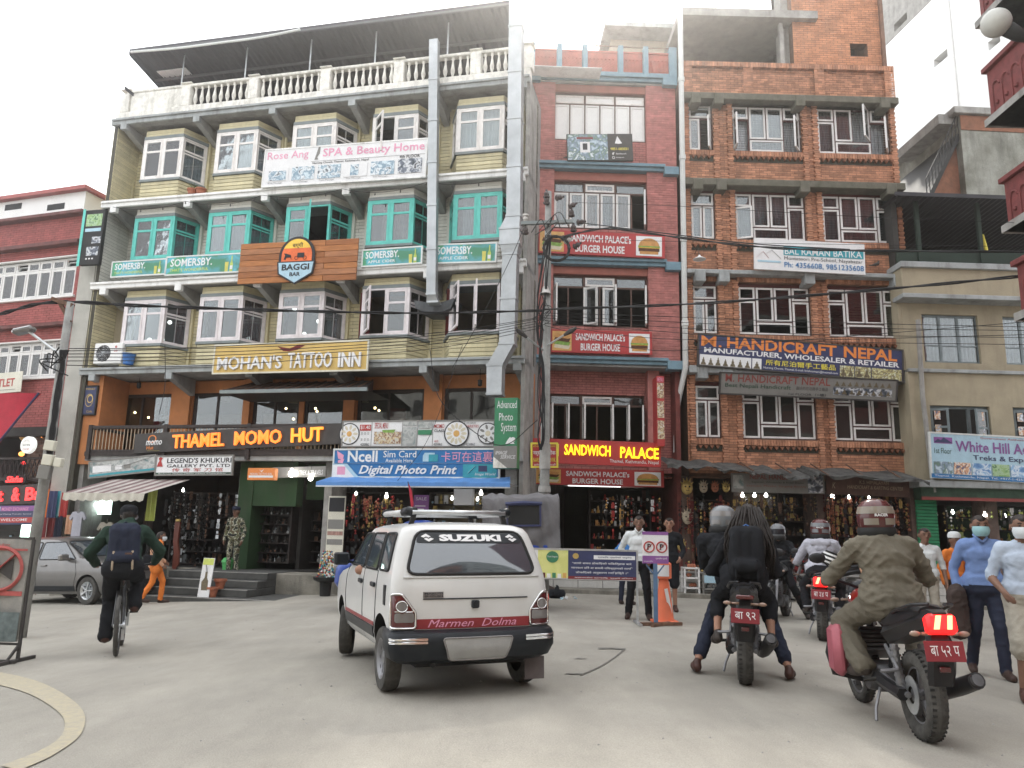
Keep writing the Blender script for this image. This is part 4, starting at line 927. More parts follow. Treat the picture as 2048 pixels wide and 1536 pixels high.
def sign(fr,y,c4,label,board='print_white',name='shop_sign',cat='sign',th=.05,rim=None,lean=0,items=(),side=None,group=None):
 """c4: top-left, top-right, bottom-left pixel corners measured on the photo, on the plane y of the frame"""
 (ua,za),(ub,zb),(uc,zc_)=[fr.uz(*p,y)for p in c4]
 w=math.hypot(ub-ua,zb-za);h=za-zc_;tilt=math.atan2(zb-za,ub-ua)if w>h*.9 else 0
 if not tilt:w=ub-ua
 M=fr.mat(ua,y,za)@Matrix.Rotation(-tilt,4,'Y')@Matrix.Rotation(R_(lean),4,'X')@T_((w/2,0,-h/2))
 root=empty(name,M,label,cat,group)
 mb=MB();mb.bbox(-w/2,w/2,0,th,-h/2,h/2,.006);mb.build('board',M_[board],root)
 if rim:
  mb=MB();e=.03
  for b in((-w/2-.01,w/2+.01,h/2-e,h/2+.01),(-w/2-.01,w/2+.01,-h/2-.01,-h/2+e),(-w/2-.01,-w/2+e,-h/2+e,h/2-e),(w/2-e,w/2+.01,-h/2+e,h/2-e)):mb.box(b[0],b[1],-.012,th,b[2],b[3])
  mb.build('rim',M_[rim],root)
 X=lambda t:-w/2+w*t;Z=lambda t:h/2-h*t
 lay=0
 for it in items:
  k=it[0];lay+=1;yy=-.003-.0011*lay
  if k=='t':
   _,x0,y0,x1,y1,s,m=it[:7];o=it[7]if len(it)>7 else{}
   mb=MB();dp=o.get('d',0)
   put_text(mb,s,X(x0),X(x1),Z(y1),Z(y0),yy-dp,o.get('b',.012)*.5,o.get('sh',0),dp);mb.build('lettering',M_[m],root)
  elif k in('r','pic'):
   _,x0,y0,x1,y1,m=it[:6];mb=MB();mb.box(X(x0),X(x1),yy,yy+.002,Z(y1),Z(y0));mb.build('panel' if k=='r' else 'picture',M_[m],root)
  elif k=='poly':
   mb=MB();mb.prism([(X(a),Z(b))for a,b in it[1]],yy,yy+.002);mb.build('panel' if len(it)<4 else it[3],M_[it[2]],root)
  elif k=='disc':
   _,cx,cy,r,m=it[:5];mb=MB();n=28;asp=it[5]if len(it)>5 else 1
   mb.prism([(X(cx)+r*h*asp*math.cos(2*math.pi*j/n),Z(cy)+r*h*math.sin(2*math.pi*j/n))for j in range(n)],yy,yy+.002);mb.build('emblem',M_[m],root)
  elif k=='ring':
   _,cx,cy,r,t,m=it[:6];mb=MB();n=32
   for j in range(n):
    a,b=2*math.pi*j/n,2*math.pi*(j+1)/n;asp=it[6]if len(it)>6 else 1
    mb.quad(*[(X(cx)+q*h*asp*math.cos(s_),yy,Z(cy)+q*h*math.sin(s_))for q,s_ in((r,a),(r,b),(r-t,b),(r-t,a))])
   mb.build('emblem',M_[m],root)
  elif k=='line':
   _,x0,y0,x1,y1,t,m=it;mb=MB();mb.bar((X(x0),yy,Z(y0)),(X(x1),yy,Z(y1)),t,.002);mb.build('stripe',M_[m],root)
  elif k=='burger':
   _,x0,y0,x1,y1=it;A,B_,c,d=X(x0),X(x1),Z(y1),Z(y0);mb=MB();mb.box(A,B_,yy,yy+.002,c,d);o=mb.build('picture',M_['print_white'],root)
   W2,cx,H2=(B_-A)*.42,(A+B_)/2,d-c
   for m,z0_,z1_,ww,f2 in(('bun',.08,.24,.85,0),('patty',.22,.4,.95,0),('cheese',.38,.44,.98,0),('lettuce',.42,.52,1,0)):
    q=MB();q.prism([(cx-W2*ww,c+H2*z0_),(cx+W2*ww,c+H2*z0_),(cx+W2*ww*1.02,c+H2*(z0_+z1_)/2),(cx+W2*ww,c+H2*z1_),(cx-W2*ww,c+H2*z1_)],yy-.003,yy-.001);q.build('burger_layer',M_[m],o)
   q=MB();q.prism([(cx+W2*.95*math.cos(R_(t)),c+H2*.5+H2*.4*math.sin(R_(t)))for t in range(0,181,12)],yy-.004,yy-.002);q.build('burger_bun',M_['bun'],o)
  elif k=='sandwich':
   _,x0,y0,x1,y1=it;A,B_,c,d=X(x0),X(x1),Z(y1),Z(y0);mb=MB();mb.box(A,B_,yy,yy+.002,c,d);o=mb.build('picture',M_['sauce'],root)
   for j,m in enumerate(('dumpling','lettuce','patty','bun')):
    q=MB();t=.15+j*.18;q.prism([(A+(B_-A)*.08,c+(d-c)*t),(A+(B_-A)*.85,c+(d-c)*(t-.08)),(A+(B_-A)*.95,c+(d-c)*(t+.12)),(A+(B_-A)*.15,c+(d-c)*(t+.2))],yy-.004-j*.0004,yy-.002);q.build('bread_slice',M_[m],o)
  elif k=='plate':
   _,cx,cy,r,n,m=it;Xc,Zc,R0=X(cx),Z(cy),r*h;mb=MB()
   mb.prism([(Xc+R0*math.cos(2*math.pi*j/28),Zc+R0*math.sin(2*math.pi*j/28))for j in range(28)],yy,yy+.001);mb.mi=1
   mb.prism([(Xc+R0*.9*math.cos(2*math.pi*j/28),Zc+R0*.9*math.sin(2*math.pi*j/28))for j in range(28)],yy-.002,yy-.001);mb.mi=2
   for j in range(n):
    a=2*math.pi*j/n;px_,pz_=Xc+R0*.6*math.cos(a),Zc+R0*.6*math.sin(a);mb.T=T_((px_,yy-.003,pz_))@Matrix.Rotation(-a,4,'Y')@Matrix.Diagonal((1,.03,.5,1));mb.sph((0,0,0),R0*.24,8);mb.T=None
   mb.mi=3;mb.T=T_((Xc,yy-.003,Zc))@Matrix.Diagonal((1,.03,1,1));mb.sph((0,0,0),R0*.26,10);mb.T=None
   mb.build('food_picture',[M_['print_black'],M_['print_white'],M_['dumpling']if m else M_['sign_grey'],M_['sauce']if m else M_['dumpling']],root)
  elif k=='statues':
   _,x0,y0,x1,y1,n,bgm=it;mb=MB();mb.box(X(x0),X(x1),yy,yy+.002,Z(y1),Z(y0));o=mb.build('picture',M_[bgm],root);q=MB();rr=random.Random(n)
   for j in range(n):
    cx=X(x0)+(X(x1)-X(x0))*(j+.5)/n;hw=(X(x1)-X(x0))/n*.36;a,b=Z(y1)+.02,Z(y0)-.02;H2=(b-a)*rr.uniform(.75,.95)
    q.prism([(cx-hw,a),(cx+hw,a),(cx+hw*.8,a+H2*.25),(cx+hw*.45,a+H2*.4),(cx+hw*.5,a+H2*.6),(cx+hw*.2,a+H2*.72),(cx+hw*.22,a+H2*.86),(cx,a+H2),(cx-hw*.22,a+H2*.86),(cx-hw*.2,a+H2*.72),(cx-hw*.5,a+H2*.6),(cx-hw*.45,a+H2*.4),(cx-hw*.8,a+H2*.25)],yy-.003,yy-.001)
   q.build('statue_pictures',M_['statue_ink'],o)
  elif k=='bottle':
   _,cx,y0,y1=it;q=MB();a,b=Z(y1),Z(y0);H2=b-a;x=X(cx)
   q.prism([(x-.22*H2,a),(x-.02*H2,a),(x+.0,a+H2*.62),(x-.24*H2,a+H2*.62)],yy-.002,yy);q.build('glass_picture',M_['cider_glass'],root)
   q=MB();x+=.2*H2;q.prism([(x-.1*H2,a),(x+.1*H2,a),(x+.1*H2,a+.5*H2),(x+.035*H2,a+.68*H2),(x+.035*H2,b),(x-.035*H2,b),(x-.035*H2,a+.68*H2),(x-.1*H2,a+.5*H2)],yy-.002,yy);q.build('bottle_picture',mk('bottle_lime',(.45,.55,.12),.3),root)
   q=MB();q.box(x-.09*H2,x+.09*H2,yy-.004,yy-.003,a+.15*H2,a+.38*H2);q.build('bottle_label',M_['print_white'],root)
 return root
B={'b':.03};BB_={'b':.05}
sign(LBf,-.12,((531,300),(856,276),(531,374)),'white spa and beauty banner with pink lettering and six massage photos below the top windows',rim='slab_white',name='banner',items=[('t',.02,.08,.28,.34,'Rose Ang','print_pink'),('poly',[(.34,.02),(.352,.02),(.35,.2),(.335,.3),(.345,.36),(.32,.36),(.33,.2)],'sign_grey','tear'),('t',.37,.08,.985,.36,'SPA & Beauty Home','print_pink',{'b':.03}),('line',.3,.40,.99,.40,.008,'print_black'),('t',.31,.42,.66,.49,'Nursing Chowk, Thamel, Kathmandu, Nepal.','print_black'),('t',.84,.40,.96,.48,'4th FLOOR','print_black',B)]+[('pic',.025+.162*i,.52-(.02 if i>4 else 0),.165+.162*i,.87,['print_white','pic_blue','pic_blue','print_white','pic_blue','pic_dark'][i])for i in range(6)]+[('pic',.04,.60,.15,.85,'pic_blue'),('pic',.55,.56,.6,.84,'pic_blue')]+[('t',.04+.162*i,.90,.13+.162*i,.94,s,'print_black',{'b':0})for i,s in enumerate(('Body Massage','Head Massage','Foot Massage','Thai Massage','Tea Massage'))])
def cider(c4,txt,x0,lab):
 sg=[('pic',.0,.0,1,1,'pic_cider'),('t',.06,.14,.62,.55,'SOMERSBY.','print_white',{'b':.04}),('t',.10 if txt[0]=='A' else .06,.66,.56 if txt[0]=='A' else .58,.82,txt,'print_white' if txt[0]=='A' else 'print_lime',B),('bottle',.84,.12,.95)]
 return sign(LBf,-.1,c4,lab,'print_green',rim='pipe_white',items=sg,name='banner')
cider(((225,524),(334,517),(224,555)),"THAT'S WONDERFUL",0,'leftmost green cider banner under the teal windows')
cider(((334,514),(484,506),(334,551)),"THAT'S WONDERFUL",0,'green cider banner touching the left end of the wooden bar sign')
cider(((725,500),(845,492),(725,534)),'APPLE CIDER',0,'green apple cider banner just left of the thinner duct')
cider(((868,489),(994,485),(868,527)),'APPLE CIDER',0,'green apple cider banner between the two ducts')
(ua,za),(ub,zb_),(uc,zc_)=[LBf.uz(*p,-.2)for p in((482,491),(717,479),(484,571))]
wb=empty('bar_sign',LBf.mat((ua+ub)/2,-.2,(za+zc_)/2+.02)@Matrix.Rotation(-math.atan2(zb_-za,ub-ua),4,'Y'),'wooden plank sign with a round sunset carriage emblem of a bar','sign')
Wd,Hd=(ub-ua)/2,(za-zc_)/2
for j in range(7):
 for k,(a,b)in enumerate(((-Wd,-Wd*.1),(-Wd*.1+.01,Wd))if j%2 else((-Wd,Wd*.45),(Wd*.45+.01,Wd))):
  mb=MB();mb.bbox(a,b,random.uniform(-.01,.004),.04,-Hd+Hd*2*j/7+.005,-Hd+Hd*2*(j+1)/7-.004,.005);mb.rv=random.random();o=mb.build('plank',mk('wood_orange_%d'%((j+k)%3),[(.42,.17,.06),(.33,.13,.05),(.38,.17,.08)][(j+k)%3],.65,.25,2.5,.2,30,stretch=(1,8,16),dirt=.15),wb)
cx,cz,sc=0,.03,Hd/.52
def em(name,poly,y,m):mb=MB();mb.prism([(cx+a*sc,cz+b*sc)for a,b in poly],y,y+.03);return mb.build(name,M_[m],wb)
arc=lambda r,z0,a0=0,a1=180,n=20:[(r*math.cos(R_(a0+(a1-a0)*i/n)),z0+r*math.sin(R_(a0+(a1-a0)*i/n))*1.05)for i in range(n+1)]
em('emblem_back',arc(.47,.1)+[(-.47,-.08),(.47,-.08)],-.05,'print_black');mk('sunset',(.75,.16,.05),.5);mk('sunset_top',(.85,.55,.08),.5)
em('emblem_sun',arc(.40,.1)+[(-.40,-.04),(.40,-.04)],-.056,'sunset');em('emblem_sun_top',arc(.39,.12,25,155),-.06,'sunset_top')
em('emblem_shield',[(-.5,-.04),(.5,-.04),(.46,-.36),(0,-.62),(-.46,-.36)],-.062,'print_black');em('emblem_shield_face',[(-.46,-.07),(.46,-.07),(.42,-.34),(0,-.58),(-.42,-.34)],-.068,'print_sky');MATS['print_bar_blue']=mk('print_bar_blue',(.07,.33,.52),.5)
mb=MB();put_text(mb,'BAGGI',-.36*sc,.36*sc,cz-.27*sc,cz-.11*sc,-.072,.03);put_text(mb,'BAR',-.14*sc,.14*sc,cz-.42*sc,cz-.32*sc,-.072,.03);put_text(mb,'बग्गी',-.13*sc,.15*sc,cz+.28*sc,cz+.44*sc,-.064,.01)
mb.prism([(-.33*sc,cz+.02),(-.30*sc,cz+.12*sc),(-.34*sc,cz+.17*sc),(-.28*sc,cz+.16*sc),(-.15*sc,cz+.12*sc),(-.13*sc,cz),(-.16*sc,cz+.06*sc),(-.27*sc,cz+.06*sc),(-.28*sc,cz)],-.066,-.062)
mb.box(.02*sc,.2*sc,-.066,-.062,cz+.05*sc,cz+.17*sc)
for x in(.0,.22):mb.tube(tube_arc((x*sc,-.066,cz+.04*sc),.045*sc,0,360,12),.006,4)
mb.build('lettering',M_['print_black'],wb)
sign(LBf,-.3,((430,690),(738,680),(428,748)),'mustard sign with raised white letters of a tattoo inn','sign_mustard',rim='sign_cream',items=[('t',.035,.42,.46,.88,"MOHAN'S",'print_white',{'b':.02,'d':.05}),('t',.5,.36,.78,.88,'TATTOO','print_white',{'b':.03,'d':.05}),('t',.82,.40,.96,.88,'INN','print_white',{'b':.06,'d':.05}),('poly',[(.42,.12),(.5,.2),(.56,.08),(.6,.1),(.55,.25),(.5,.3),(.46,.28)],'curtain_red')])
sg=sign(LBf,-.16,((270,868),(690,846),(270,907)),'dark signboard with glowing orange capital letters of a dumpling restaurant','sign_charcoal',items=[('t',.195,.16,.445,.84,'THAMEL','neon_orange',{'b':.035,'d':.05}),('t',.495,.15,.715,.84,'MOMO','neon_orange',{'b':.035,'d':.05}),('t',.76,.14,.905,.84,'HUT','neon_orange2',{'b':.04,'d':.05}),('ring',.09,.3,.2,.05,'print_orange',1.2),('t',.06,.38,.14,.62,'momo','print_white',{'b':.04,'sh':.2}),('t',.065,.66,.10,.84,'Hut','print_orange',B),('line',.07,.9,.13,.92,.03,'print_yellow')])
sign(LBf,-.35,((313,912),(467,910),(313,951)),'white khukuri gallery sign with black and red lettering',rim='sign_grey',items=[('t',.15,.12,.98,.38,"LEGEND'S KHUKURI",'print_black',{'b':.04}),('t',.15,.44,.97,.60,'GALLERY PVT. LTD','print_black',B),('t',.22,.64,.88,.82,'传 奇 军 刀 馆','print_red'),('r',.0,.86,1,1,'fascia_green'),('t',.05,.88,.92,.98,'Manufacturer, Wholesaler & Retailer of all kinds of Gurkha Khukuris','print_white',{'b':0}),('poly',[(.02,.55),(.1,.55),(.08,.35),(.07,.25),(.09,.12),(.06,.06),(.035,.12),(.05,.25),(.035,.36)],'print_red')])
sign(LBf,-.3,((178,924),(312,909),(178,957)),'worn faded canvas banner left of the khukuri gallery sign','pic_faded',name='banner',rim='sign_grey',items=[('pic',.06,.3,.34,.7,'print_white'),('r',.4,.4,.5,.65,'print_white'),('r',.53,.4,.63,.65,'sign_grey'),('line',.02,.12,.5,.5,.012,'black'),('line',.98,.08,.5,.5,.012,'black'),('r',.02,.8,.98,.92,'print_teal')])
o=sign(LBf,-.55,((496,936),(550,936),(496,960)),'small orange lightbox sign beside the white lamp above the steps','print_orange',th=.16,items=[('t',.1,.4,.9,.58,'MOHAN TATTOO INN','print_white',{'b':0}),('r',.05,.62,.95,.8,'print_white'),('poly',[(.42,.1),(.5,.25),(.6,.1),(.52,.35)],'print_white')])
sign(LBf,-.05,((545,935),(652,932),(545,956)),'dim grey board lettered travels behind the bright bulb','sign_grey',items=[('t',.3,.35,.95,.8,'NTURA TREK & TRAVELS','print_white',{'b':.02})])
sign(LBf,-.75,((668,898),(1000,897),(664,955)),'blue sim card and digital photo print shop sign above the blue awning','print_blue',rim='pipe_white',items=[('poly',[(.02,.06),(.065,.22),(.06,.38),(.03,.34)],'print_pink','emblem'),('poly',[(.03,.4),(.07,.34),(.06,.5),(.03,.48)],'print_pink','emblem'),('t',.09,.06,.275,.46,'Ncell','print_white',{'b':.05}),('t',.31,.07,.51,.3,'Sim Card','print_white',{'b':.01}),('t',.325,.34,.49,.47,'Available Here','print_white',{'b':.01}),('poly',[(.56,.14),(.62,.14),(.62,.44),(.55,.44),(.55,.24)],'print_sky'),('r',.585,.2,.64,.44,'print_teal'),('t',.66,.1,.96,.46,'卡可在這裏','print_pink',{'b':.01}),('line',0,.5,1,.5,.02,'print_white'),('poly',[(.0,.52),(.09,.52),(.17,1),(.0,1)],'print_sky'),('poly',[(.0,.56),(.07,.56),(.14,1),(.0,1)],'print_white'),('r',.03,.62,.08,.9,'print_pink'),('t',.165,.57,.755,.96,'Digital Photo Print','print_white',{'b':.05,'sh':.3}),('r',.79,.53,.985,.98,'print_teal'),('line',.82,.84,.86,.6,.05,'print_white'),('r',.88,.58,.93,.78,'print_navy'),('t',.86,.82,.98,.93,'Image World','print_white',{'sh':.3,'b':0})])
sign(LBf,-.2,((686,842),(990,840),(684,894)),'row of white menu panels with dumpling photos above the blue sign','print_white',rim='sign_grey',items=[('line',.2,0,.2,1,.012,'sign_grey'),('line',.405,0,.405,1,.012,'sign_grey'),('line',.505,0,.505,1,.012,'sign_grey'),('line',.605,0,.605,1,.012,'sign_grey'),('line',.81,0,.81,1,.012,'sign_grey'),('plate',.05,.5,.42,9,1),('poly',[(.12,.15),(.195,.15),(.195,.38),(.12,.38)],'print_red'),('t',.125,.18,.19,.34,'$1.40','print_white'),('t',.13,.45,.185,.75,'= = =\n= = =','sign_grey'),('t',.13,.85,.19,.95,'4250862','print_black'),('t',.22,.08,.31,.3,'SPECIAL MENU','print_red'),('pic',.22,.42,.4,.88,'pic_food'),('poly',[(.27,.36),(.36,.34),(.35,.46),(.28,.46)],'lettuce'),('pic',.41,.04,.5,.2,'pic_faded'),('pic',.41,.25,.5,.96,'pic_faded'),('r',.51,.36,.6,.54,'print_green'),('pic',.51,.06,.6,.3,'pic_faded'),('t',.615,.14,.68,.3,'MOMO','print_red'),('t',.615,.34,.68,.44,'CLASS','print_black',B),('t',.615,.85,.67,.94,'4250862','print_black'),('t',.62,.74,.645,.82,'60','print_red'),('plate',.76,.5,.48,12,1),('t',.82,.08,.88,.14,'WE HAVE','print_black'),('t',.82,.18,.9,.28,'VARIETIES','print_red'),('t',.82,.85,.88,.94,'4250862','print_black'),('plate',.96,.5,.4,7,0)])
o=sign(LBf,-1.15,((990,796),(1036,798),(988,936)),'tall green and grey photo system lightbox hanging beside the big duct','print_green',th=.3,items=[('t',.1,.04,.95,.15,'Advanced','print_white',{'b':0}),('t',.2,.22,.8,.33,'Photo','print_white',{'b':0}),('t',.3,.36,.95,.52,'System','print_white',{'b':0}),('poly',[(.5,.66),(.9,.66),(.8,.62),(.7,.56),(.6,.6)],'print_white','emblem'),('disc',.82,.6,.035,'print_white'),('r',.0,.69,1,1,'sign_grey'),('t',.08,.76,.6,.81,'IMAGE','print_white',{'sh':.3,'b':0}),('t',.3,.82,.95,.87,'SERVICE','print_white',{'sh':.3,'b':0}),('poly',[(0,.84),(.6,1),(0,1)],'balus_white')])
mb=MB();mb.box(-.42,.42,-.05,.35,.0,.05);mb.T=T_((0,0,.86));mb.box(-.3,.3,-.03,.33,0,.04);b_=MB();b_.box(-.36,.36,-.03,.33,.93,.98)
def pal(c4,lab,both=True,y=-.12,extra=()):
 return sign(RBf,y,c4,lab,'sign_red',items=[('sandwich',.01,.08,.2,.92),('t',.24,.14,.73,.46,"SANDWICH PALACE's",'print_white',{'b':.05}),('t',.29,.58,.68,.9,'BURGER HOUSE','print_white',{'b':.05}),('burger',.77,.1,.975,.93)]+list(extra))
pal(((1078,458),(1330,470),(1076,505)),'upper red burger house sign, behind the wires of the utility pole')
pal(((1103,658),(1304,664),(1102,704)),'middle red burger house sign, below the open black windows')
pal(((1070,935),(1328,942),(1066,968)),'lowest red burger house sign, half hidden under the tin awning',y=.25)
sign(RBf,-.75,((1066,876),(1322,886),(1060,925)),'dark red sign with bright yellow raised letters and small address line','sign_red',th=.12,items=[('t',.245,.2,.605,.64,'SANDWICH','neon_yellow',{'b':.04,'d':.04}),('t',.68,.22,.98,.68,'PALACE','neon_yellow',{'b':.04,'d':.04}),('t',.6,.74,.98,.92,'Thamel, Kathmandu, Nepal','print_white',{'b':0}),('r',.195,.2,.203,.7,'print_yellow')])
sign(RBf,-1.0,((1313,752),(1328,750),(1316,892)),'tall narrow pink and red menu lightbox standing out beside the windows','sign_red',th=.5,items=[('pic',.05,.1,.95,.32,'pic_food'),('pic',.05,.36,.95,.6,'pic_food'),('pic',.05,.64,.95,.9,'pic_food'),('t',.1,.02,.9,.08,'MENU','print_pink')])
sign(RBf,-.1,((1133,268),(1264,268),(1133,321)),'dark photo sign with a white drop logo in front of the bright top window','print_black',th=.08,items=[('pic',.01,.02,.62,.98,'pic_hill'),('pic',.15,.12,.4,.2,'sign_maroon'),('r',.2,.3,.35,.7,'print_white'),('r',.24,.36,.31,.6,'print_black'),('r',.62,.0,1,1,'sign_charcoal'),('poly',[(.77,.08),(.84,.36),(.79,.38),(.73,.36)],'print_white','emblem'),('t',.66,.52,.93,.62,'9851-083031','print_yellow',B),('t',.68,.7,.72,.8,'f','print_white',B),('t',.74,.72,.9,.78,'facebook','print_white',{'b':0}),('ring',.7,.9,.05,.015,'print_white'),('t',.74,.87,.86,.93,'instagram','print_white',{'b':0})])
sign(BBf,-.1,((1397,667),(1806,700),(1397,731)),'navy handicraft sign with large orange letters and statue photos','print_navy',rim='sign_charcoal',th=.06,lean=0,items=[('t',.015,.05,.115,.38,'M.','print_orange',{'b':.02}),('t',.14,.03,.675,.38,'HANDICRAFT','print_orange',{'b':.06}),('t',.71,.03,.97,.38,'NEPAL','print_orange',{'b':.06}),('t',.03,.41,.98,.60,'MANUFACTURER, WHOLESALER & RETAILER','print_white',{'b':.05}),('statues',.01,.64,.26,.98,7,'print_white'),('statues',.265,.64,.31,.98,1,'print_white'),('t',.33,.64,.67,.82,'所有尼泊爾手工藝品','print_yellow',{'b':.02}),('t',.32,.86,.68,.95,'Nursing Chowk, Thamel, E-mail: krishnamani@hotmail.com','print_white',{'b':0}),('statues',.69,.64,.76,.98,2,'pic_gold'),('statues',.765,.64,.84,.98,2,'pic_gold'),('pic',.845,.64,.99,.98,'pic_gold')])
sign(BBf,-.3,((1441,744),(1796,760),(1437,787)),'grey faded handicraft sign leaning forward under the concrete ledge','sign_grey',th=.08,lean=14,rim='sign_charcoal',items=[('t',.03,.06,.62,.42,'M. HANDICRAFT NEPAL','fascia_red',{'b':.03}),('t',.03,.48,.4,.72,'Best Nepali Handicraft','fascia_green',{'b':.03}),('t',.43,.5,.61,.66,'最好的尼泊爾手工藝品','sign_charcoal',{'b':0}),('t',.39,.78,.6,.92,'1st FLOOR（1樓）','print_black',{'b':.01}),('statues',.64,.1,.97,.42,9,'sign_grey'),('statues',.64,.46,.97,.8,8,'pic_dark')])
sign(BBf,-.2,((1508,476),(1729,488),(1508,538)),'white and blue montessori pre-school sign on the third ledge','print_white',items=[('line',.02,.62,.08,.42,.015,'print_red'),('line',.08,.42,.13,.62,.015,'print_red'),('line',.1,.5,.16,.36,.015,'sign_grey'),('line',.16,.36,.24,.62,.015,'sign_grey'),('pic',.03,.7,.24,.76,'print_sky'),('r',.265,.22,.985,.5,'print_teal'),('t',.275,.26,.97,.47,'BAL RAMAN BATIKA','print_white',{'b':.015}),('t',.27,.54,.975,.68,'Montessori Pre-School, Nayabazar','print_black',{'b':0}),('t',.27,.72,.985,.92,'Ph: 4356608, 9851235608','print_blue',{'b':.02})])
sign(BBf,-.25,((1462,946),(1648,950),(1462,984)),'grey banner of a craft exporter over the lit shop, left one','sign_grey',th=.03,name='banner',items=[('t',.2,.05,.8,.3,'NEPAL HANDICRAFT','fascia_red',{'b':.03}),('t',.22,.4,.78,.52,'Exporter, Wholesaler & Retail Dealer','print_black',{'b':0}),('t',.16,.6,.8,.72,'Statues, Masks, Singing Bowls','fascia_red',{'b':0}),('pic',.02,.1,.13,.8,'pic_faded'),('pic',.82,.03,.98,.95,'pic_dark')])
sign(BBf,-.2,((1652,948),(1818,955),(1652,988)),'dark brown handicraft board with a large K emblem','frame_brown',th=.05,items=[('t',.07,.4,.11,.7,'K','baluster_tan',{'sh':.2,'b':0}),('t',.4,.25,.75,.42,'K.S. HIMALAYAN','baluster_tan',{'b':0}),('t',.25,.5,.92,.68,'HANDICRAFT & KARTING CENTER','baluster_tan',{'sh':.2,'b':0})])
sign(YBf,-.35,((1858,864),(2140,879),(1862,955)),'pale blue trekking agency sign with mountain photos at the right edge','print_sky',rim='pipe_white',items=[('pic',.03,.1,.16,.24,'print_purple'),('poly',[(.03,.22),(.06,.14),(.08,.17),(.1,.1),(.13,.16),(.16,.22)],'print_navy','emblem'),('t',.03,.34,.15,.46,'1st Floor','fascia_green',{'b':0}),('t',.36,.05,.98,.11,'Government Authorised Agency Regd. No.','print_red',{'b':0}),('t',.18,.16,.98,.4,'White Hill Adventure','print_purple',{'b':.04}),('t',.3,.46,.85,.6,'Treks & Expedition','print_navy',{'b':.02}),('pic',.02,.64,.15,.9,'pic_hill'),('pic',.16,.64,.28,.9,'photo_temple'),('pic',.29,.64,.42,.9,'pic_sky'),('pic',.43,.64,.55,.9,'pic_green'),('pic',.56,.64,.7,.9,'pic_sky'),('pic',.71,.64,.98,.9,'pic_green'),('r',0,.91,1,1,'print_blue'),('t',.02,.925,.97,.985,'Thamel, Kathmandu, Nepal, Tel. +977-1-4252586, Mob. 9851083031','print_white',{'b':0})])
sign(RBf,-3.35,((1062,886),(1115,886),(1062,935)),'small red chowk name plate with yellow edge on the utility pole','sign_red',name='street_sign',th=.02,rim='print_yellow',items=[('t',.08,.08,.92,.2,'सौजन्य : रामनारायण','print_yellow',{'b':0}),('t',.08,.28,.92,.54,'नर्सिङ्ग चोक','print_white',{'b':.02}),('t',.08,.6,.92,.78,'NARSING CHOWK','print_yellow',{'b':.01}),('t',.1,.84,.92,.94,'ठमेल, काठमाडौं','print_white',{'b':0})])
sign(LBf,-.25,((172,421),(209,434),(164,530)),'black vertical sign with teal edge on the corner beside the maroon building','black',th=.12,items=[('pic',.1,.08,.9,.3,'pic_green'),('r',.1,.34,.9,.4,'print_sky'),('pic',.5,.5,.95,.62,'pic_dark'),('pic',.3,.68,.9,.84,'pic_dark'),('r',-.12,-.02,.02,1.02,'frame_teal'),('t',.3,.88,.7,.91,'● ● ●','print_white')])
sign(LBf,.15,((168,772),(196,774),(164,830)),'small dark notice board with gold scribbles on the orange column','print_navy',th=.05,rim='black',items=[('ring',.55,.45,.14,.03,'gold',.8),('ring',.5,.5,.22,.02,'gold',.7),('t',.2,.08,.8,.14,'MENU','gold',{'b':0}),('t',.4,.84,.8,.92,'Cafe','gold',{'b':0})])
sign(MBf,-.15,((-60,752),(46,742),(-60,792)),'cream banner with red capital letters, cut off by the left edge','sign_cream',name='banner',th=.02,items=[('t',.35,.3,.87,.7,'OUTLET','print_red',{'b':.04}),('line',.3,.85,.9,.85,.02,'print_navy')])
sign(MBf,-.1,((-60,974),(75,968),(-60,1012)),'dark board with glowing red letters of a restaurant and bar','sign_charcoal',items=[('t',-.35,.2,.53,.84,'Restaurant','neon_red',{'b':.05,'d':.04}),('t',.66,.14,.77,.84,'&','neon_red',{'b':.05,'d':.04}),('t',.86,.16,1.1,.84,'Ba','neon_red',{'b':.05,'d':.04})])
sign(MBf,-.12,((10,951),(52,950),(10,967)),'small glowing red script sign above the restaurant board','black',th=.02,items=[('t',.1,.1,.9,.9,'Sisha','neon_red',{'b':.06,'sh':.3,'d':.03})])
sign(MBf,-.1,((-60,1012),(72,1010),(-60,1050)),'striped purple, blue and red board under the glowing restaurant letters','print_navy',items=[('r',0,.04,1,.3,'print_purple'),('t',.5,.1,.9,.28,'MONEY EXCHANGE','print_pink',{'b':.02}),('t',.3,.42,.95,.5,'International Money Transfer Service','print_white',{'b':0}),('r',0,.62,1,.9,'print_red'),('t',.5,.68,.9,.82,'WELCOME','print_white'),('pic',.42,.06,.48,.28,'print_sky')])
mb=MB();p=MBf.mat(*[(lambda q:(q[0],-.3,q[1]))(mz(57,890,-.3))][0]);rs=empty('round_sign',p,'round white lit beer sign hanging over the dark bar balcony','sign')
mb=MB();mb.lathe([(.01,-.06),(.22,-.06),(.235,-.04),(.235,.06),(.22,.08),(.01,.08)],axis='y',n=28);mb.build('lightbox',mk_emit('lit_white',(.85,.88,.85),.45),rs)
mb=MB();put_text(mb,'Gorkha',-.14,.14,-.03,.03,-.065,.02,.3);mb.bar((-.12,-.065,.08),(0,-.065,.14),.014,.003);mb.bar((0,-.065,.14),(.12,-.065,.08),.014,.003);mb.build('lettering',M_['sign_grey'],rs);mb=MB();put_text(mb,'STRONG BEER',-.12,.12,-.14,-.1,-.065,.01);mb.build('lettering',M_['print_red'],rs)
fl=empty('flag',MBf.mat(*(lambda q:(q[0],-1.2,q[1]))(mz(0,835,-1.2))),'dark red triangular pennant with blue border, cut by the left edge','flag')
q=[mz(*p,-1.2)for p in((-60,788),(76,786),(0,884),(-60,950))];o0=mz(0,835,-1.2)
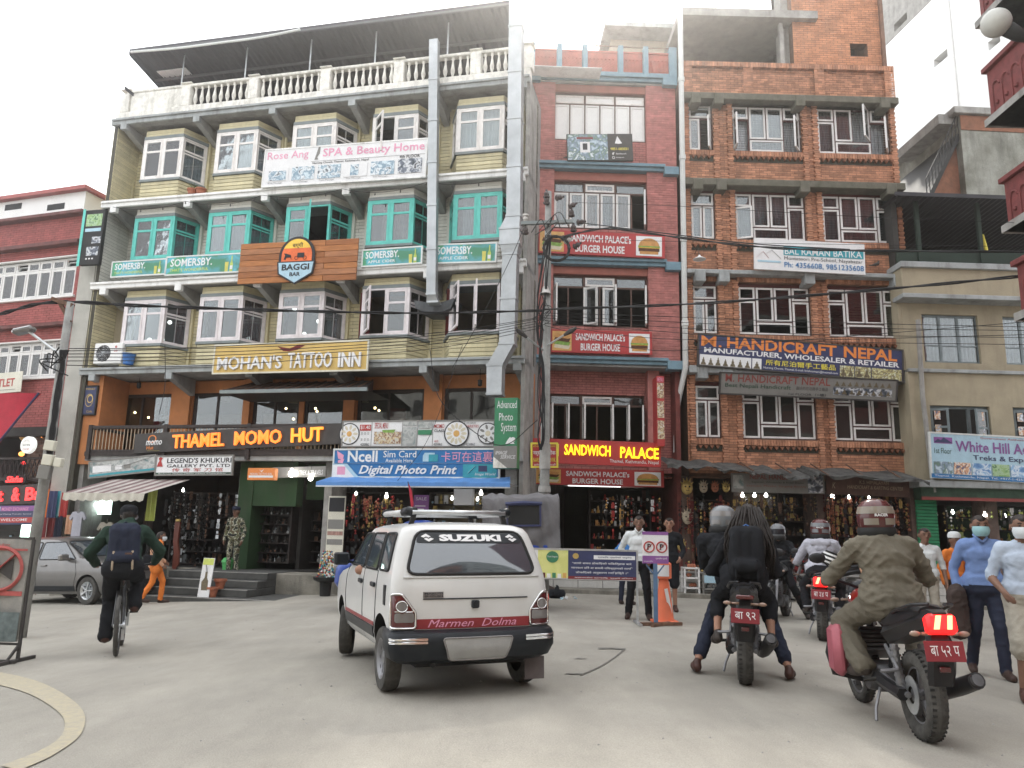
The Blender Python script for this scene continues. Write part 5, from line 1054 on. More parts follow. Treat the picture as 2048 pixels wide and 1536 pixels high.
mb=MB();n=10;vs=[]
for i in range(n+1):
 t=i/n;a=Vector((q[0][0]+(q[1][0]-q[0][0])*t,0,q[0][1]+(q[1][1]-q[0][1])*t));b=Vector((q[3][0]+(q[1][0]-q[3][0])*t,0,q[3][1]+(q[1][1]-q[3][1])*t));d=.04*math.sin(t*7)
 for s in range(5):p=a.lerp(b,s/4);vs.append((p.x-o0[0],d+.02*s,p.z-o0[1]))
mb.add(vs,[(i*5+j,i*5+j+1,i*5+j+6,i*5+j+5)for i in range(n)for j in range(4)])
mb.build('cloth',mk('flag_red',(.42,.03,.05),.8,.12,3),fl)
mb=MB();mb.tube([(q[3][0]-o0[0],.04,q[3][1]-o0[1]-.02),(q[1][0]-o0[0],.02,q[1][1]-o0[1])],.03,5);mb.build('border',M_['print_navy'],fl)
# ================= DUCTS, PIPES, AC =================
def duct(fr,pts,label,name='ventilation_duct'):
 """pts: (px, py, y, halfwidth, halfdepth)"""
 P=[(lambda q:(q[0],y,q[1],hw,hd))(fr.uz(px,py,y))for px,py,y,hw,hd in pts]
 root=empty(name,fr.mat(P[-1][0],P[-1][1],P[-1][2]),label,'duct');o=P[-1]
 for(a,b)in zip(P,P[1:]):
  L=math.dist(a[:3],b[:3]);n=max(1,int(L/1.1))if abs(a[3]-b[3])<.02 else 1
  for k in range(n):
   c=[a[i]+(b[i]-a[i])*k/n for i in range(5)];d=[a[i]+(b[i]-a[i])*(k+1)/n for i in range(5)];mb=MB();vs=[]
   for e in(c,d):
    for sx,sy in((-1,-1),(1,-1),(1,1),(-1,1)):vs.append((e[0]+sx*e[3]-o[0],e[1]+sy*e[4]-o[1],e[2]-o[2]))
   mb.add(vs,[(0,1,5,4),(1,2,6,5),(2,3,7,6),(3,0,4,7)]+([(0,1,2,3)]if k==0 else[])+[(7,6,5,4)]);mb.build('duct_section',M_['galv'],root)
   mb=MB();mb.box(d[0]-d[3]-.015-o[0],d[0]+d[3]+.015-o[0],d[1]-d[4]-.015-o[1],d[1]+d[4]+.015-o[1],d[2]-.025-o[2],d[2]+.025-o[2]);mb.build('flange',M_['galv'],root)
 return root
duct(LBf,[(1034,-30,-.5,.17,.17),(1029,436,-.5,.175,.17),(1022,462,-.5,.25,.2),(1022,492,-.5,.25,.2),(1022,512,-.5,.18,.17),(1016,690,-.5,.185,.17),(992,733,-.5,.19,.17),(991,790,-.55,.18,.17)],'large silver ventilation duct running up between the yellow and the red building')
duct(LBf,[(869,82,-.2,.12,.1),(864,590,-.2,.12,.1),(868,606,-.1,.14,.12)],'thinner silver duct between the two right bay window columns')
u,z=LBf.uz(868,612,.1);hd=empty('kitchen_hood',LBf.mat(u,.1,z),'dark crumpled fan hood where the thin duct enters the wall','hood')
mb=MB();mb.prism([(-.55,.18),(-.25,.12),(0,.05),(.3,.12),(.55,.2),(.45,-.08),(.15,-.18),(-.25,-.16),(-.5,-.03)],.0,.7);mb.build('hood_body',mk('hood_dark',(.09,.095,.1),.6,.3,6,metal=.4),hd)
def pipe(fr,pts,r,label,mat='pipe_white'):
 P=[(lambda q:Vector((q[0],y,q[1])))(fr.uz(px,py,y))for px,py,y in pts];root=empty('drain_pipe',fr.mat(P[-1].x,P[-1].y,P[-1].z),label,'pipe')
 mb=MB();mb.tube([p-P[-1]for p in P],r,10);shade_auto(mb.build('pipe',M_[mat],root))
 L=(P[0]-P[-1]).length;
 for k in range(1,int(L/2.4)):
  c=P[0].lerp(P[1],k*2.4/max(.1,(P[0]-P[1]).length))-P[-1]if k*2.4<(P[0]-P[1]).length else None
  if c is None:break
  mb=MB();mb.tube([c+Vector((0,0,-.07)),c+Vector((0,0,.07))],r*1.25,10);mb.build('collar',M_[mat],root)
pipe(BBf,[(1360,10,0),(1371,735,0),(1354,815,.6),(1352,905,.6)],.075,'white drain pipe between the red and the orange brick building')
pipe(RBf,[(1061,146,-.05),(1048,725,-.05),(1063,815,.4),(1058,905,.4)],.05,'white drain pipe at the left edge of the red building')
pipe(YBf,[(1836,640,-.1),(1845,790,-.1),(1868,985,-.1)],.06,'stained grey drain pipe at the left corner of the yellow plastered building','concrete')
pipe(LBf,[(282,262,.9),(268,300,.95),(262,400,1.0)],.05,'cream drain pipe in the corner left of the first top bay window','yellow_board')
pipe(LBf,[(556,235,.9),(574,262,.95),(562,385,1.0)],.04,'olive drain pipe between the second and third top bay windows','yellow_board')
u,z=LBf.uz(213,727,.15);ac=empty('air_conditioner',LBf.mat(u,.15,z),'white air conditioner unit on the ledge left of the pink bay windows','air conditioner')
z2=LBf.uz(213,686,.15)[1]-z
mb=MB();mb.bbox(-.46,.46,0,.4,0,z2,.02);mb.build('casing',M_['white_paint'],ac)
mb=MB();mb.lathe([(.01,-.01),(.22,-.012),(.24,0)],(-.15,0,z2/2),'y',20);mb.build('fan_opening',M_['black'],ac)
mb=MB()
for r in(.06,.11,.16,.21):mb.tube(tube_arc((-.15,-.02,z2/2),r,0,360,16),.005,4)
for a in range(0,360,45):mb.bar((-.15,-.02,z2/2),(-.15+.23*math.cos(R_(a)),-.02,z2/2+.23*math.sin(R_(a))),.008)
mb.build('fan_grille',M_['steel'],ac);mb=MB();mb.lathe([(.01,-.005),(.035,-.004)],(.25,0,z2-.12),'y',12);put_text(mb,'LG',.2,.3,z2-.26,z2-.2,-.004,.03);mb.build('badge',M_['print_red'],ac)
u,z=LBf.uz(256,729,.12);bk=empty('bucket',LBf.mat(u,.12,z),'blue plastic tub on the ledge beside the air conditioner','tub')
mb=MB();mb.lathe([(.13,0),(.17,.28),(.185,.285),(.185,.3),(.165,.3),(.125,.02)],n=16);mb.build('tub_body',M_['blue_plastic'],bk)
for px,py in((385,383),(402,381)):
 u,z=LBf.uz(px,py,.1);pt=empty('flower_pot',LBf.mat(u,.1,S[3]+.02),'%s terracotta pot on the white ledge between the first two top bays'%('left' if px<390 else 'right'),'pot');mb=MB();mb.lathe([(.09,0),(.14,.16),(.155,.16),(.155,.2),(.13,.2),(.12,.05)],n=14);mb.build('pot_body',M_['terracotta'],pt)
 if px<390:
  mb=MB()
  for k in range(9):a=k*.7;mb.tube([(0,0,.15),(.05*math.cos(a),.05*math.sin(a),.3),(.13*math.cos(a),.13*math.sin(a),.33+.04*math.sin(k))],.008,4)
  mb.build('plant',M_['plant'],pt)
mk('car_white',(.58,.58,.565),.32,.05,2,coat=.4,dirt=.18,dirtc=(.42,.39,.34));mk('car_grey',(.17,.165,.16),.3,.06,2,metal=.5,coat=.6,dirt=.25,dirtc=(.25,.22,.2));mk('car_blue',(.02,.06,.30),.3,.06,2,coat=.5,dirt=.1)
mk('car_black',(.012,.015,.019),.4,.1,4,dirt=.2,dirtc=(.1,.1,.09));mk('lamp_red',(.085,.010,.012),.15,.1,coat=.8);mk('lamp_grey',(.18,.17,.165),.2,.1,coat=.8);mk('stripe_red',(.25,.03,.035),.4,.08);mk('plate_blur',(.33,.33,.32),.5,.08,6)
mk('canvas_grey',(.155,.15,.155),.85,.15,3,.3,20);mk('skin',(.34,.18,.12),.55,.08,8);mk('skin_dark',(.2,.11,.075),.55,.08,8)
m=mk('car_glass',(.05,.065,.08),.05,.1,3,spec=.5);m.node_tree.nodes['Principled BSDF'].inputs['IOR'].default_value=2.15
mk_emit('tail_lit',(1,.012,.012),1.3);mk_emit('tail_core',(1,.13,.06),6);mk('plate_red',(.22,.028,.035),.5,.08);mk('bike_black',(.02,.02,.022),.35,.15,5,dirt=.25,dirtc=(.09,.085,.08));mk('bike_red',(.35,.02,.02),.3,.1,coat=.5);mk('bike_grey',(.22,.22,.23),.4,.1,metal=.5)
mk('engine',(.13,.13,.135),.5,.2,12,metal=.6,dirt=.4);mk('indicator',(.30,.20,.15),.2,.1,coat=.5);mk('guard_pink',(.42,.12,.15),.45,.1)
class Shell:
 def __init__(s,prof,rr=.13,rf=.2,bulge=.03):s.p=prof;s.rr=rr;s.rf=rf;s.b=bulge
 def at(s,z):
  P=s.p
  if z<=P[0][0]:return P[0][1:]
  for a,b in zip(P,P[1:]):
   if z<=b[0]:t=(z-a[0])/(b[0]-a[0]);return tuple(a[i]+(b[i]-a[i])*t for i in(1,2,3))
  return P[-1][1:]
 def ring(s,z):
  yr,yf,w=s.at(z);rr,rf=min(s.rr,w*.5),min(s.rf,w*.6,(yf-yr)*.3);out=[]
  xs=[i/5 for i in range(-5,6)]
  for t in xs:x=t*(w-rr);out.append((x,yr+s.b*(x/w)**2))
  yo=s.b*((w-rr)/w)**2
  for k in range(1,6):a=R_(-90+15*k);out.append((w-rr+rr*math.cos(a),yr+yo*(1-k/6)+rr+rr*math.sin(a)))
  n=22
  for k in range(n+1):t=k/n;out.append((w-.03*w*(2*t-1)**4*1.0,yr+rr+(yf-yr-rr-rf)*t))
  for k in range(1,6):a=R_(15*k);out.append((w*.97-rf+rf*math.cos(a),yf-rf+rf*math.sin(a)))
  for t in xs[::-1]:x=t*(w*.97-rf);out.append((x,yf-s.b*(x/w)**2))
  half=len(out)
  for x,y in out[::-1][11:-11]:out.append((-x,y))
  return out
 def rear(s,x,z,off=0):
  yr,yf,w=s.at(z);rr=min(s.rr,w*.5);ax=abs(x);y=yr+s.b*min(1,(ax/w))**2
  if ax>w-rr:d=min(ax-(w-rr),rr*.999);y=yr+s.b*((w-rr)/w)**2*(1-d/rr)+rr-math.sqrt(rr*rr-d*d)
  return Vector((x,y-off,z))
 def side(s,y,z,sg,off=0):
  yr,yf,w=s.at(z);rr,rf=min(s.rr,w*.5),min(s.rf,w*.6);L=yf-yr-rr-rf;t=(y-yr-rr)/max(L,.01)
  x=w-.03*w*(2*min(1,max(0,t))-1)**4
  if t<0:d=min(-t*L,rr*.999);x=w-rr+math.sqrt(rr*rr-d*d)-.03*w*(1)
  return Vector((sg*(x+off),y,z))
 def build(s,name,mats,parent,wheels=(),wr=.3,wx=.45,matfn=None):
  zs=[p[0]for p in s.p];zz=[]
  for a,b in zip(zs,zs[1:]):n=max(1,int((b-a)/.05));zz+=[a+(b-a)*k/n for k in range(n)]
  zz.append(zs[-1]);rings=[s.ring(z)for z in zz];n=len(rings[0]);mb=MB()
  mb.add([(x,y,z)for r,z in zip(rings,zz)for x,y in r],[(i*n+j,i*n+(j+1)%n,(i+1)*n+(j+1)%n,(i+1)*n+j)for i in range(len(zz)-1)for j in range(n)]+[tuple(range(n-1,-1,-1)),tuple((len(zz)-1)*n+j for j in range(n))])
  o=mb.build(name,mats,parent)
  bm=bmesh.new();bm.from_mesh(o.data);bmesh.ops.recalc_face_normals(bm,faces=bm.faces);bm.to_mesh(o.data);bm.free()
  if wheels:
   cm=MB()
   for(x,y,z)in wheels:cm.lathe([(.001,0),(wr,0),(wr,.7),(.001,.7)],(wx if x>0 else-wx-.7,y,z),'x',32)
   co=cm.build('cut',mats[0]);bm=bmesh.new();bm.from_mesh(co.data);bmesh.ops.remove_doubles(bm,verts=bm.verts,dist=.002);bmesh.ops.recalc_face_normals(bm,faces=bm.faces);bm.to_mesh(co.data);bm.free()
   md=o.modifiers.new('b','BOOLEAN');md.operation='DIFFERENCE';md.object=co;md.solver='EXACT'
   M0=o.parent.matrix_world.copy()if o.parent else None;pp=o.parent;o.parent=None
   dg=bpy.context.evaluated_depsgraph_get();dg.update();me=bpy.data.meshes.new_from_object(o.evaluated_get(dg));o.modifiers.clear();o.data=me;o.parent=pp
   bpy.data.objects.remove(co)
   for m_ in mats:
    if m_.name not in[q.name for q in me.materials if q]:me.materials.append(m_)
   for p in me.polygons:
    c=p.center
    for(x,y,z)in wheels:
     if abs(c.x)<abs(s.at(z)[2])-.012 and(c.x>0)==(x>0)and abs(c.x)>wx-.01 and math.hypot(c.y-y,c.z-z)<wr+.003:p.material_index=1
  for p in o.data.polygons:
   if abs(p.normal.z)>.99 and p.center.z<zs[0]+.01:p.material_index=1
  shade_auto(o,32);return o
def rounded(poly,r=.05,n=4):
 out=[];k=len(poly)
 for i in range(k):
  a,b,c=Vector(poly[i-1]),Vector(poly[i]),Vector(poly[(i+1)%k]);u=(a-b);v=(c-b);rr=min(r,u.length*.45,v.length*.45);u.normalize();v.normalize();p,q=b+u*rr,b+v*rr
  for j in range(n+1):t=j/n;out.append(tuple((1-t)**2*p+2*t*(1-t)*b+t*t*q))
 return out
def patch(name,outline,fn,off,mat,parent,rim=None,rimr=.01,rings=5):
 """surface patch following fn(a, b, off)"""
 out=[];k=len(outline)
 for i in range(k):
  a,b=outline[i],outline[(i+1)%k];n=max(1,int(math.dist(a,b)/.06))
  out+=[(a[0]+(b[0]-a[0])*j/n,a[1]+(b[1]-a[1])*j/n)for j in range(n)]
 cx=sum(p[0]for p in out)/len(out);cy=sum(p[1]for p in out)/len(out);n=len(out);mb=MB();vs=[]
 for r in range(rings):t=1-r/rings;vs+=[fn(cx+(p[0]-cx)*t,cy+(p[1]-cy)*t,off)for p in out]
 vs.append(fn(cx,cy,off));fs=[(r*n+j,r*n+(j+1)%n,(r+1)*n+(j+1)%n,(r+1)*n+j)for r in range(rings-1)for j in range(n)]+[((rings-1)*n+j,(rings-1)*n+(j+1)%n,rings*n)for j in range(n)]
 back=[fn(p[0],p[1],off-.01)for p in out];k0=len(vs);vs+=back;fs+=[(j,(j+1)%n,k0+(j+1)%n,k0+j)for j in range(n)]
 mb.add(vs,fs);o=mb.build(name,MATS[mat],parent,fixn=True);shade_auto(o,50)
 if rim:
  mb=MB();P=[fn(p[0],p[1],off)for p in out];mb.tube(P+[P[0],P[1]],rimr,5);rr=mb.build('seal',MATS[rim],o,smooth=True)
 return o
def on_surface(name,text,x0,x1,z0,z1,fn,off,mat,parent,bold=.02,shear=0,slope=0):
 vs,fs=text_geo(text,bold,shear);mb=MB();mb.add([fn(x0+a*(x1-x0),z0+b*(z1-z0)+slope*a,off)for a,b in vs],fs);return mb.build(name,MATS[mat],parent)
def wheel(parent,c,r=.26,w=.15,rim='bike_grey',side=1,rot=0,spokes=0,name='wheel'):
 M=T_(c)@RZ(rot);t=MB();t.lathe([(r*.62,-w*.42),(r*.8,-w*.5),(r*.95,-w*.46),(r,-w*.3),(r,w*.3),(r*.95,w*.46),(r*.8,w*.5),(r*.62,w*.42)],axis='x',n=28)
 for k in range(3):t.lathe([(r*1.004,-w*.25+k*w*.22),(r*1.004,-w*.17+k*w*.22)],axis='x',n=28)
 o=t.build(name,MATS['rubber_dusty'],parent,M);shade_auto(o,40)
 t=MB();s=side
 t.lathe([(.01,s*w*.28),(r*.2,s*w*.3),(r*.24,s*w*.1),(r*.48,s*w*.18),(r*.56,s*w*.36),(r*.64,s*w*.44)],axis='x',n=24)
 if spokes:
  for k in range(spokes):a=2*math.pi*k/spokes;t.bar((s*w*.36,0,0),(s*w*.38,r*.6*math.cos(a),r*.6*math.sin(a)),.05,.02)
 q=t.build('rim',MATS[rim],o,fixn=True);shade_auto(q)
 t=MB()
 for k in range(8):a=2*math.pi*k/8;t.lathe([(.001,s*w*.32),(r*.07,s*w*.31)],(0,r*.4*math.cos(a),r*.4*math.sin(a)),'x',8)
 t.build('rim_hole',MATS['black'],o);return o
pr=G(768,1386);pl=G(1045,1372)
hd_=20.5
car_o=Vector((-.42,7.15,0));car_o=onG(-.44,7.16)
def ground_M(x,y,rz,z=0):
 n=Vector((-(gz(x+.6,y)-gz(x-.6,y))/1.2,0,1)).normalized();f=Matrix.Rotation(R_(rz),3,'Z')@Vector((0,1,0));f=(f-n*f.dot(n)).normalized();r=f.cross(n)
 M=Matrix((r,f,n)).transposed().to_4x4();M.translation=Vector((x,y,gz(x,y)+z));return M
CAR=empty('car',ground_M(-.43,7.17,hd_),'small white hatchback taxi with silver roof carrier, seen from behind','car')
SH=Shell([(.2,-.40,2.66,.61),(.26,-.47,2.76,.665),(.36,-.49,2.80,.69),(.5,-.495,2.81,.70),(.64,-.49,2.78,.702),(.76,-.48,2.70,.70),(.83,-.47,2.5,.695),(.88,-.455,2.15,.69),(.915,-.445,1.95,.685),(1.0,-.415,1.82,.668),(1.1,-.375,1.67,.645),(1.2,-.335,1.53,.62),(1.29,-.295,1.41,.592),(1.335,-.25,1.33,.565),(1.365,-.17,1.2,.50),(1.385,-.02,1.0,.38),(1.395,.2,.8,.2)],.13,.22,.045)
WP=[(-.62,0,.262),(.62,0,.262),(-.62,2.175,.262),(.62,2.175,.262)]
body=SH.build('body',[M_['car_white'],M_['black']],CAR,WP,.295,.42)
rf_=lambda a,b,off=0:SH.rear(a,b,off)
rg_=lambda a,b,off=0:SH.rear(a,b,off+.035*max(0,1-((b-1.11)/.19)**2)*max(0,1-(a/.56)**2))
patch('rear_window',rounded([(-.575,.925),(.575,.925),(.47,1.305),(-.47,1.305)],.09),rg_,.006,'car_glass',CAR,'black',.014)
patch('sun_strip',rounded([(-.48,1.20),(.48,1.20),(.45,1.295),(-.45,1.295)],.03),rg_,.011,'car_black',CAR)
on_surface('lettering','SUZUKI',-.28,.28,1.215,1.277,rg_,.016,'print_white',CAR,.06)
for sx in(-.38,.38):
 mb=MB()
 for P in([(-.055,.012),(-.01,.04),(.03,.012),(.01,.0),(-.01,.012),(-.03,.0)],[(.055,-.012),(.01,-.04),(-.03,-.012),(-.01,.0),(.01,-.012),(.03,0)]):mb.add([rg_(sx+a,1.246+b*.9,.016)for a,b in P],[tuple(range(6))])
 mb.build('emblem',M_['print_white'],CAR)
patch('red_band',[(-.495,.462),(.495,.462),(.495,.545),(-.495,.545)],rf_,.006,'stripe_red',CAR)
on_surface('lettering','Marmen  Dolma',-.40,.37,.475,.54,rf_,.011,'print_pink',CAR,.0,.35)
for s in(-1,1):
 o=patch('tail_light',rounded([(s*.50,.47),(s*.695,.47),(s*.695,.76),(s*.615,.76),(s*.50,.60)],.025),rf_,.012,'lamp_red',CAR,'chrome',.011)
 patch('reversing_lens',rounded([(s*.515,.52),(s*.67,.52),(s*.67,.60),(s*.515,.60)],.02),rf_,.018,'lamp_grey',o)
 patch('round_lens',[(s*.615+.045*math.cos(t*math.pi/9),.655+.045*math.sin(t*math.pi/9))for t in range(18)],rf_,.022,'lamp_grey',o,'chrome',.006)
 patch('chrome_bar',[(s*.515,.608),(s*.67,.608),(s*.67,.616),(s*.515,.616)],rf_,.02,'chrome',o)
BS=Shell([(.17,-.50,.05,.62),(.21,-.57,.10,.69),(.30,-.605,.14,.725),(.40,-.60,.14,.725),(.435,-.58,.12,.715),(.455,-.53,.1,.70)],.16,.02,.06)
bp=BS.build('rear_bumper',[M_['car_black'],M_['black']],CAR,[(-.62,0,.262),(.62,0,.262)],.30,.42)
rb_=lambda a,b,off=0:BS.rear(a,b,off)
for s in(-1,1):
 for k in(0,1):patch('bumper_trim',rounded([(s*.42,.352+k*.026),(s*.72,.352+k*.026),(s*.72,.372+k*.026),(s*.42,.372+k*.026)],.008),rb_,.012,'chrome',bp)
patch('number_plate',rounded([(-.24,.205),(.24,.205),(.30,.395),(-.30,.395)],.03),rb_,.02,'plate_blur',bp,'lamp_grey',.008)
mb=MB()
for x in(-.42,.42):mb.T=T_((0,0,0))
P=[rf_(x,.715,.006)for x in np.linspace(-.44,.48,14)];mb.tube(P,.006,5);mb.build('hatch_groove',M_['car_black'],CAR)
P=[rf_(x,.90,.008)for x in np.linspace(-.6,.6,18)];mb=MB();mb.tube(P,.008,5);mb.build('hatch_crease',M_['car_white'],CAR,smooth=True)
mb=MB();mb.bbox(-.03,.035,-.52,-.48,.63,.70,.01);mb.lathe([(.001,-.53),(.02,-.53),(.02,-.5)],(0,0,.68),'y',10);mb.build('lock',M_['car_black'],CAR)
patch('badge',[(-.44,.725),(-.27,.725),(-.27,.775),(-.44,.775)],rf_,.006,'lamp_grey',CAR);on_surface('lettering','MARUTI',-.43,-.28,.753,.770,rf_,.016,'car_black',CAR,.02);on_surface('lettering','SUZUKI',-.43,-.28,.730,.747,rf_,.016,'car_black',CAR,.02)
for s in(-1,1):
 sf=lambda a,b,off=0,s=s:SH.side(a,b,s,off)
 patch('side_window',rounded([(-.18,.945),(.16,.945),(.22,1.285),(-.10,1.285)],.04),sf,.006,'car_glass',CAR,'black',.012)
 patch('side_window',rounded([(.24,.945),(.80,.945),(.80,1.285),(.29,1.285)],.04),sf,.006,'car_glass',CAR,'black',.012)
 patch('side_window',rounded([(.88,.945),(1.68,.945),(1.30,1.285),(.88,1.285)],.05),sf,.006,'car_glass',CAR,'black',.012)
 patch('red_band',[(.30,.415),(1.86,.415),(1.86,.45),(.30,.45)],sf,.005,'stripe_red',CAR)
 patch('rub_strip',[(.31,.31),(1.86,.31),(1.86,.41),(.31,.41)],sf,.012,'car_black',CAR)
 for L in([(.20,.93),(.22,.5),(.34,.3)],[(.84,.25),(.84,.93)],[(1.80,.25),(1.86,.6),(1.82,.93)],[(.2,.93),(1.8,.93)]):
  P=[]
  for a,b in zip(L,L[1:]):P+=[sf(a[0]+(b[0]-a[0])*t/6,a[1]+(b[1]-a[1])*t/6,.001)for t in range(7)]
  mb=MB();mb.tube(P,.005,4);mb.build('door_gap',M_['car_black'],CAR)
 for y in(.30,.93):
  mb=MB();p=sf(y,.80,.012);mb.bbox(p.x-.012,p.x+.012,y-.05,y+.11,.775,.82,.008);mb.build('door_handle',M_['car_black'],CAR)
 mb=MB();p=sf(-.25,.72,.0);mb.bbox(p.x-.012,p.x+.012,-.17,-.09,.64,.82,.006);mb.build('vent',M_['car_black'],CAR)
 mb=MB();mb.bar((s*.66,1.62,.95),(s*.76,1.60,.98),.03);mb.T=T_((s*.80,1.60,1.0))@RZ(s*-10);mb.bbox(-.08,.08,-.03,.05,-.07,.07,.02);mb.T=None;mb.build('side_mirror',M_['car_black'],CAR)
for s in(1,):mb=MB();mb.box(s*.61-.09,s*.61+.09,-.32,-.30,-.04,.16);mb.build('mudflap',mk('mudflap',(.14,.12,.12),.9,.2),CAR)
for i,(x,y,z)in enumerate(WP):wheel(CAR,(x*.99,y,z),.262,.145,'bike_grey',1 if x>0 else-1,(-14 if y>1 else 0))
mb=MB();mb.bbox(-.5,.5,-.42,2.6,.13,.24,.03);mb.tube([(-.35,-.5,.16),(-.35,-.1,.18)],.022,8);mb.build('underbody',M_['black'],CAR)
mb=MB()
C4=[(-.46,-.02),(.46,-.02),(.46,1.05),(-.46,1.05)];zr=1.475
def flat_tube(mb,a,b,w,h):mb.T=None;mb.bar(a,b,h,w)
def lift(o):
 for c in o.children:
  if c.name.startswith('wheel'):continue
  if c.type=='MESH':
   for v in c.data.vertices:v.co.z=v.co.z*.93+.115
  lift(c)
lift(CAR)
CR=empty('roof_carrier',CAR.matrix_world@T_((0,.5,zr+.02)),'silver roof carrier with black corner caps on top of the white taxi','roof carrier')
mb=MB()
for(a,b)in(((-.44,-.50),(.44,-.50)),((-.44,.52),(.44,.52))):mb.tube([(a[0],a[1],.0),(b[0],b[1],0)],.024,8)
mb.build('cross_rail',M_['steel'],CR,smooth=True);mb=MB()
for s in(-1,1):mb.tube([(s*.48,-.44,.0),(s*.49,.46,.0)],.027,8)
mb.build('side_rail',mk('rail_white',(.55,.55,.55),.35),CR,smooth=True)
for s in(-1,1):
 for y in(-.48,.5):
  mb=MB();mb.tube([(s*.40,y,.0),(s*.47,y,.01),(s*.49,y+(.08 if y<0 else-.08),.0)],.042,8);mb.build('corner_cap',M_['car_black'],CR,smooth=True)
  mb=MB();mb.bar((s*.42,y,-.02),(s*.45,y,-.13),.04);mb.build('mounting_foot',M_['black'],CR)
fw=Fr((0,18.2),0);gp=atY(181,1178,17.6)
GC=empty('car',ground_M(gp.x-1.95,gp.y+1.35,-128+0),'grey hatchback parked behind the cyclist and the no horn banner','car')
GS=Shell([(.22,-.55,3.12,.74),(.30,-.62,3.2,.80),(.5,-.64,3.22,.835),(.7,-.63,3.2,.84),(.85,-.60,3.1,.83),(.93,-.57,2.75,.82),(1.0,-.54,2.25,.80),(1.1,-.46,2.0,.77),(1.25,-.36,1.72,.72),(1.38,-.25,1.45,.67),(1.44,-.15,1.25,.62),(1.475,0,1.05,.52),(1.49,.3,.8,.3)],.16,.3,.05)
hv=-113
GC.matrix_world=ground_M(gp.x,gp.y,hv)@T_((-.73,-2.43,0))
WG=[(-.73,0,.3),(.73,0,.3),(-.73,2.43,.3),(.73,2.43,.3)]
GS.build('body',[M_['car_grey'],M_['black']],GC,WG,.345,.5)
for s in(-1,1):
 sf=lambda a,b,off=0,s=s:GS.side(a,b,s,off)
 patch('side_window',rounded([(-.1,1.0),(.78,.98),(.78,1.36),(.1,1.36)],.05),sf,.006,'car_glass',GC,'black',.012)
 patch('side_window',rounded([(.85,.98),(2.0,.98),(1.5,1.36),(.85,1.36)],.05),sf,.006,'car_glass',GC,'black',.012)
 patch('rub_strip',rounded([(.36,.28),(2.05,.28),(2.05,.40),(.36,.40)],.02),sf,.012,'car_black',GC)
 for L in([(.82,.3),(.82,.96)],[(2.02,.35),(2.1,.7),(2.02,.96)],[(.1,.96),(.2,.6),(.4,.4)]):
  P=[]
  for a,b in zip(L,L[1:]):P+=[sf(a[0]+(b[0]-a[0])*t/6,a[1]+(b[1]-a[1])*t/6,.001)for t in range(7)]
  mb=MB();mb.tube(P,.005,4);mb.build('door_gap',M_['black'],GC)
 for y in(.3,.98):mb=MB();p=sf(y,.85,.012);mb.bbox(p.x-.015,p.x+.015,y-.02,y+.16,.83,.865,.008);mb.build('door_handle',M_['car_grey'],GC)
 mb=MB();mb.T=T_((s*.93,1.78,1.02));mb.bbox(-.11,.11,-.06,.07,-.07,.07,.03);mb.T=None;mb.bar((s*.78,1.85,.98),(s*.9,1.8,1.0),.04);mb.build('side_mirror',M_['car_grey'],GC)
for(x,y,z)in WG:wheel(GC,(x,y,z),.3,.19,'steel',1 if x>0 else-1,0,5)
mb=MB();vs=[]
yf=lambda z:GS.at(z)[1]
for s in(-1,1):pass
fr_=lambda a,b,off=0:Vector((a,GS.at(b)[1]-.05*(a/.8)**2+off,b))
patch('windscreen',rounded([(-.68,1.03),(.68,1.03),(.56,1.38),(-.56,1.38)],.06),fr_,.01,'car_glass',GC,'black',.012)
for s in(-1,1):patch('headlight',rounded([(s*.45,.70),(s*.74,.74),(s*.74,.86),(s*.45,.82)],.03),fr_,.01,'lamp_grey',GC,'chrome',.008)
patch('grille',rounded([(-.4,.68),(.4,.68),(.4,.8),(-.4,.8)],.03),fr_,.01,'black',GC);patch('lower_grille',rounded([(-.5,.32),(.5,.32),(.45,.5),(-.45,.5)],.03),fr_,.01,'black',GC)
bc=atY(905,1066,14.6)
BP=empty('pickup',ground_M(bc.x,14.6,90),'small blue pickup with grey canvas hood, mostly hidden behind the white taxi','pickup')
def bx(y0,y1,hw,z0,z1,name,mat,b=.03):mb=MB();mb.bbox(-hw,hw,y0,y1,z0,z1,b);return mb.build(name,M_[mat],BP)
bx(-1.95,.2,.75,.55,.90,'load_bed','car_blue');bx(-1.95,.1,.78,.93,1.12,'bed_rail','car_blue')
CS=Shell([(.35,.15,1.9,.68),(.5,.12,2.0,.72),(.75,.12,1.98,.73),(.86,.12,1.9,.70),(.92,.12,1.3,.70),(1.0,.14,1.1,.69),(1.5,.25,.85,.60),(1.56,.35,.7,.5)],.1,.2,.03)
CS.build('cab',[M_['car_blue'],M_['black']],BP,[(-.6,1.45,.27),(.6,1.45,.27)],.31,.45)
for s in(-1,1):
 sf=lambda a,b,off=0,s=s:CS.side(a,b,s,off);patch('side_window',rounded([(.3,1.02),(.98,1.02),(.78,1.45),(.36,1.45)],.04),sf,.008,'car_glass',BP,'black',.012)
 mb=MB();mb.T=T_((s*.85,1.05,1.1));mb.bbox(-.07,.07,-.03,.03,-.1,.1,.02);mb.T=None;mb.build('side_mirror',M_['black'],BP)
 mb=MB();mb.lathe([(.01,.06),(.1,.05),(.11,0),(.1,-.05)],(s*.5,1.95,.74),'y',16);mb.build('headlight',M_['lamp_grey'],BP)
cv=MB();rr=random.Random(4);n,m_=16,8
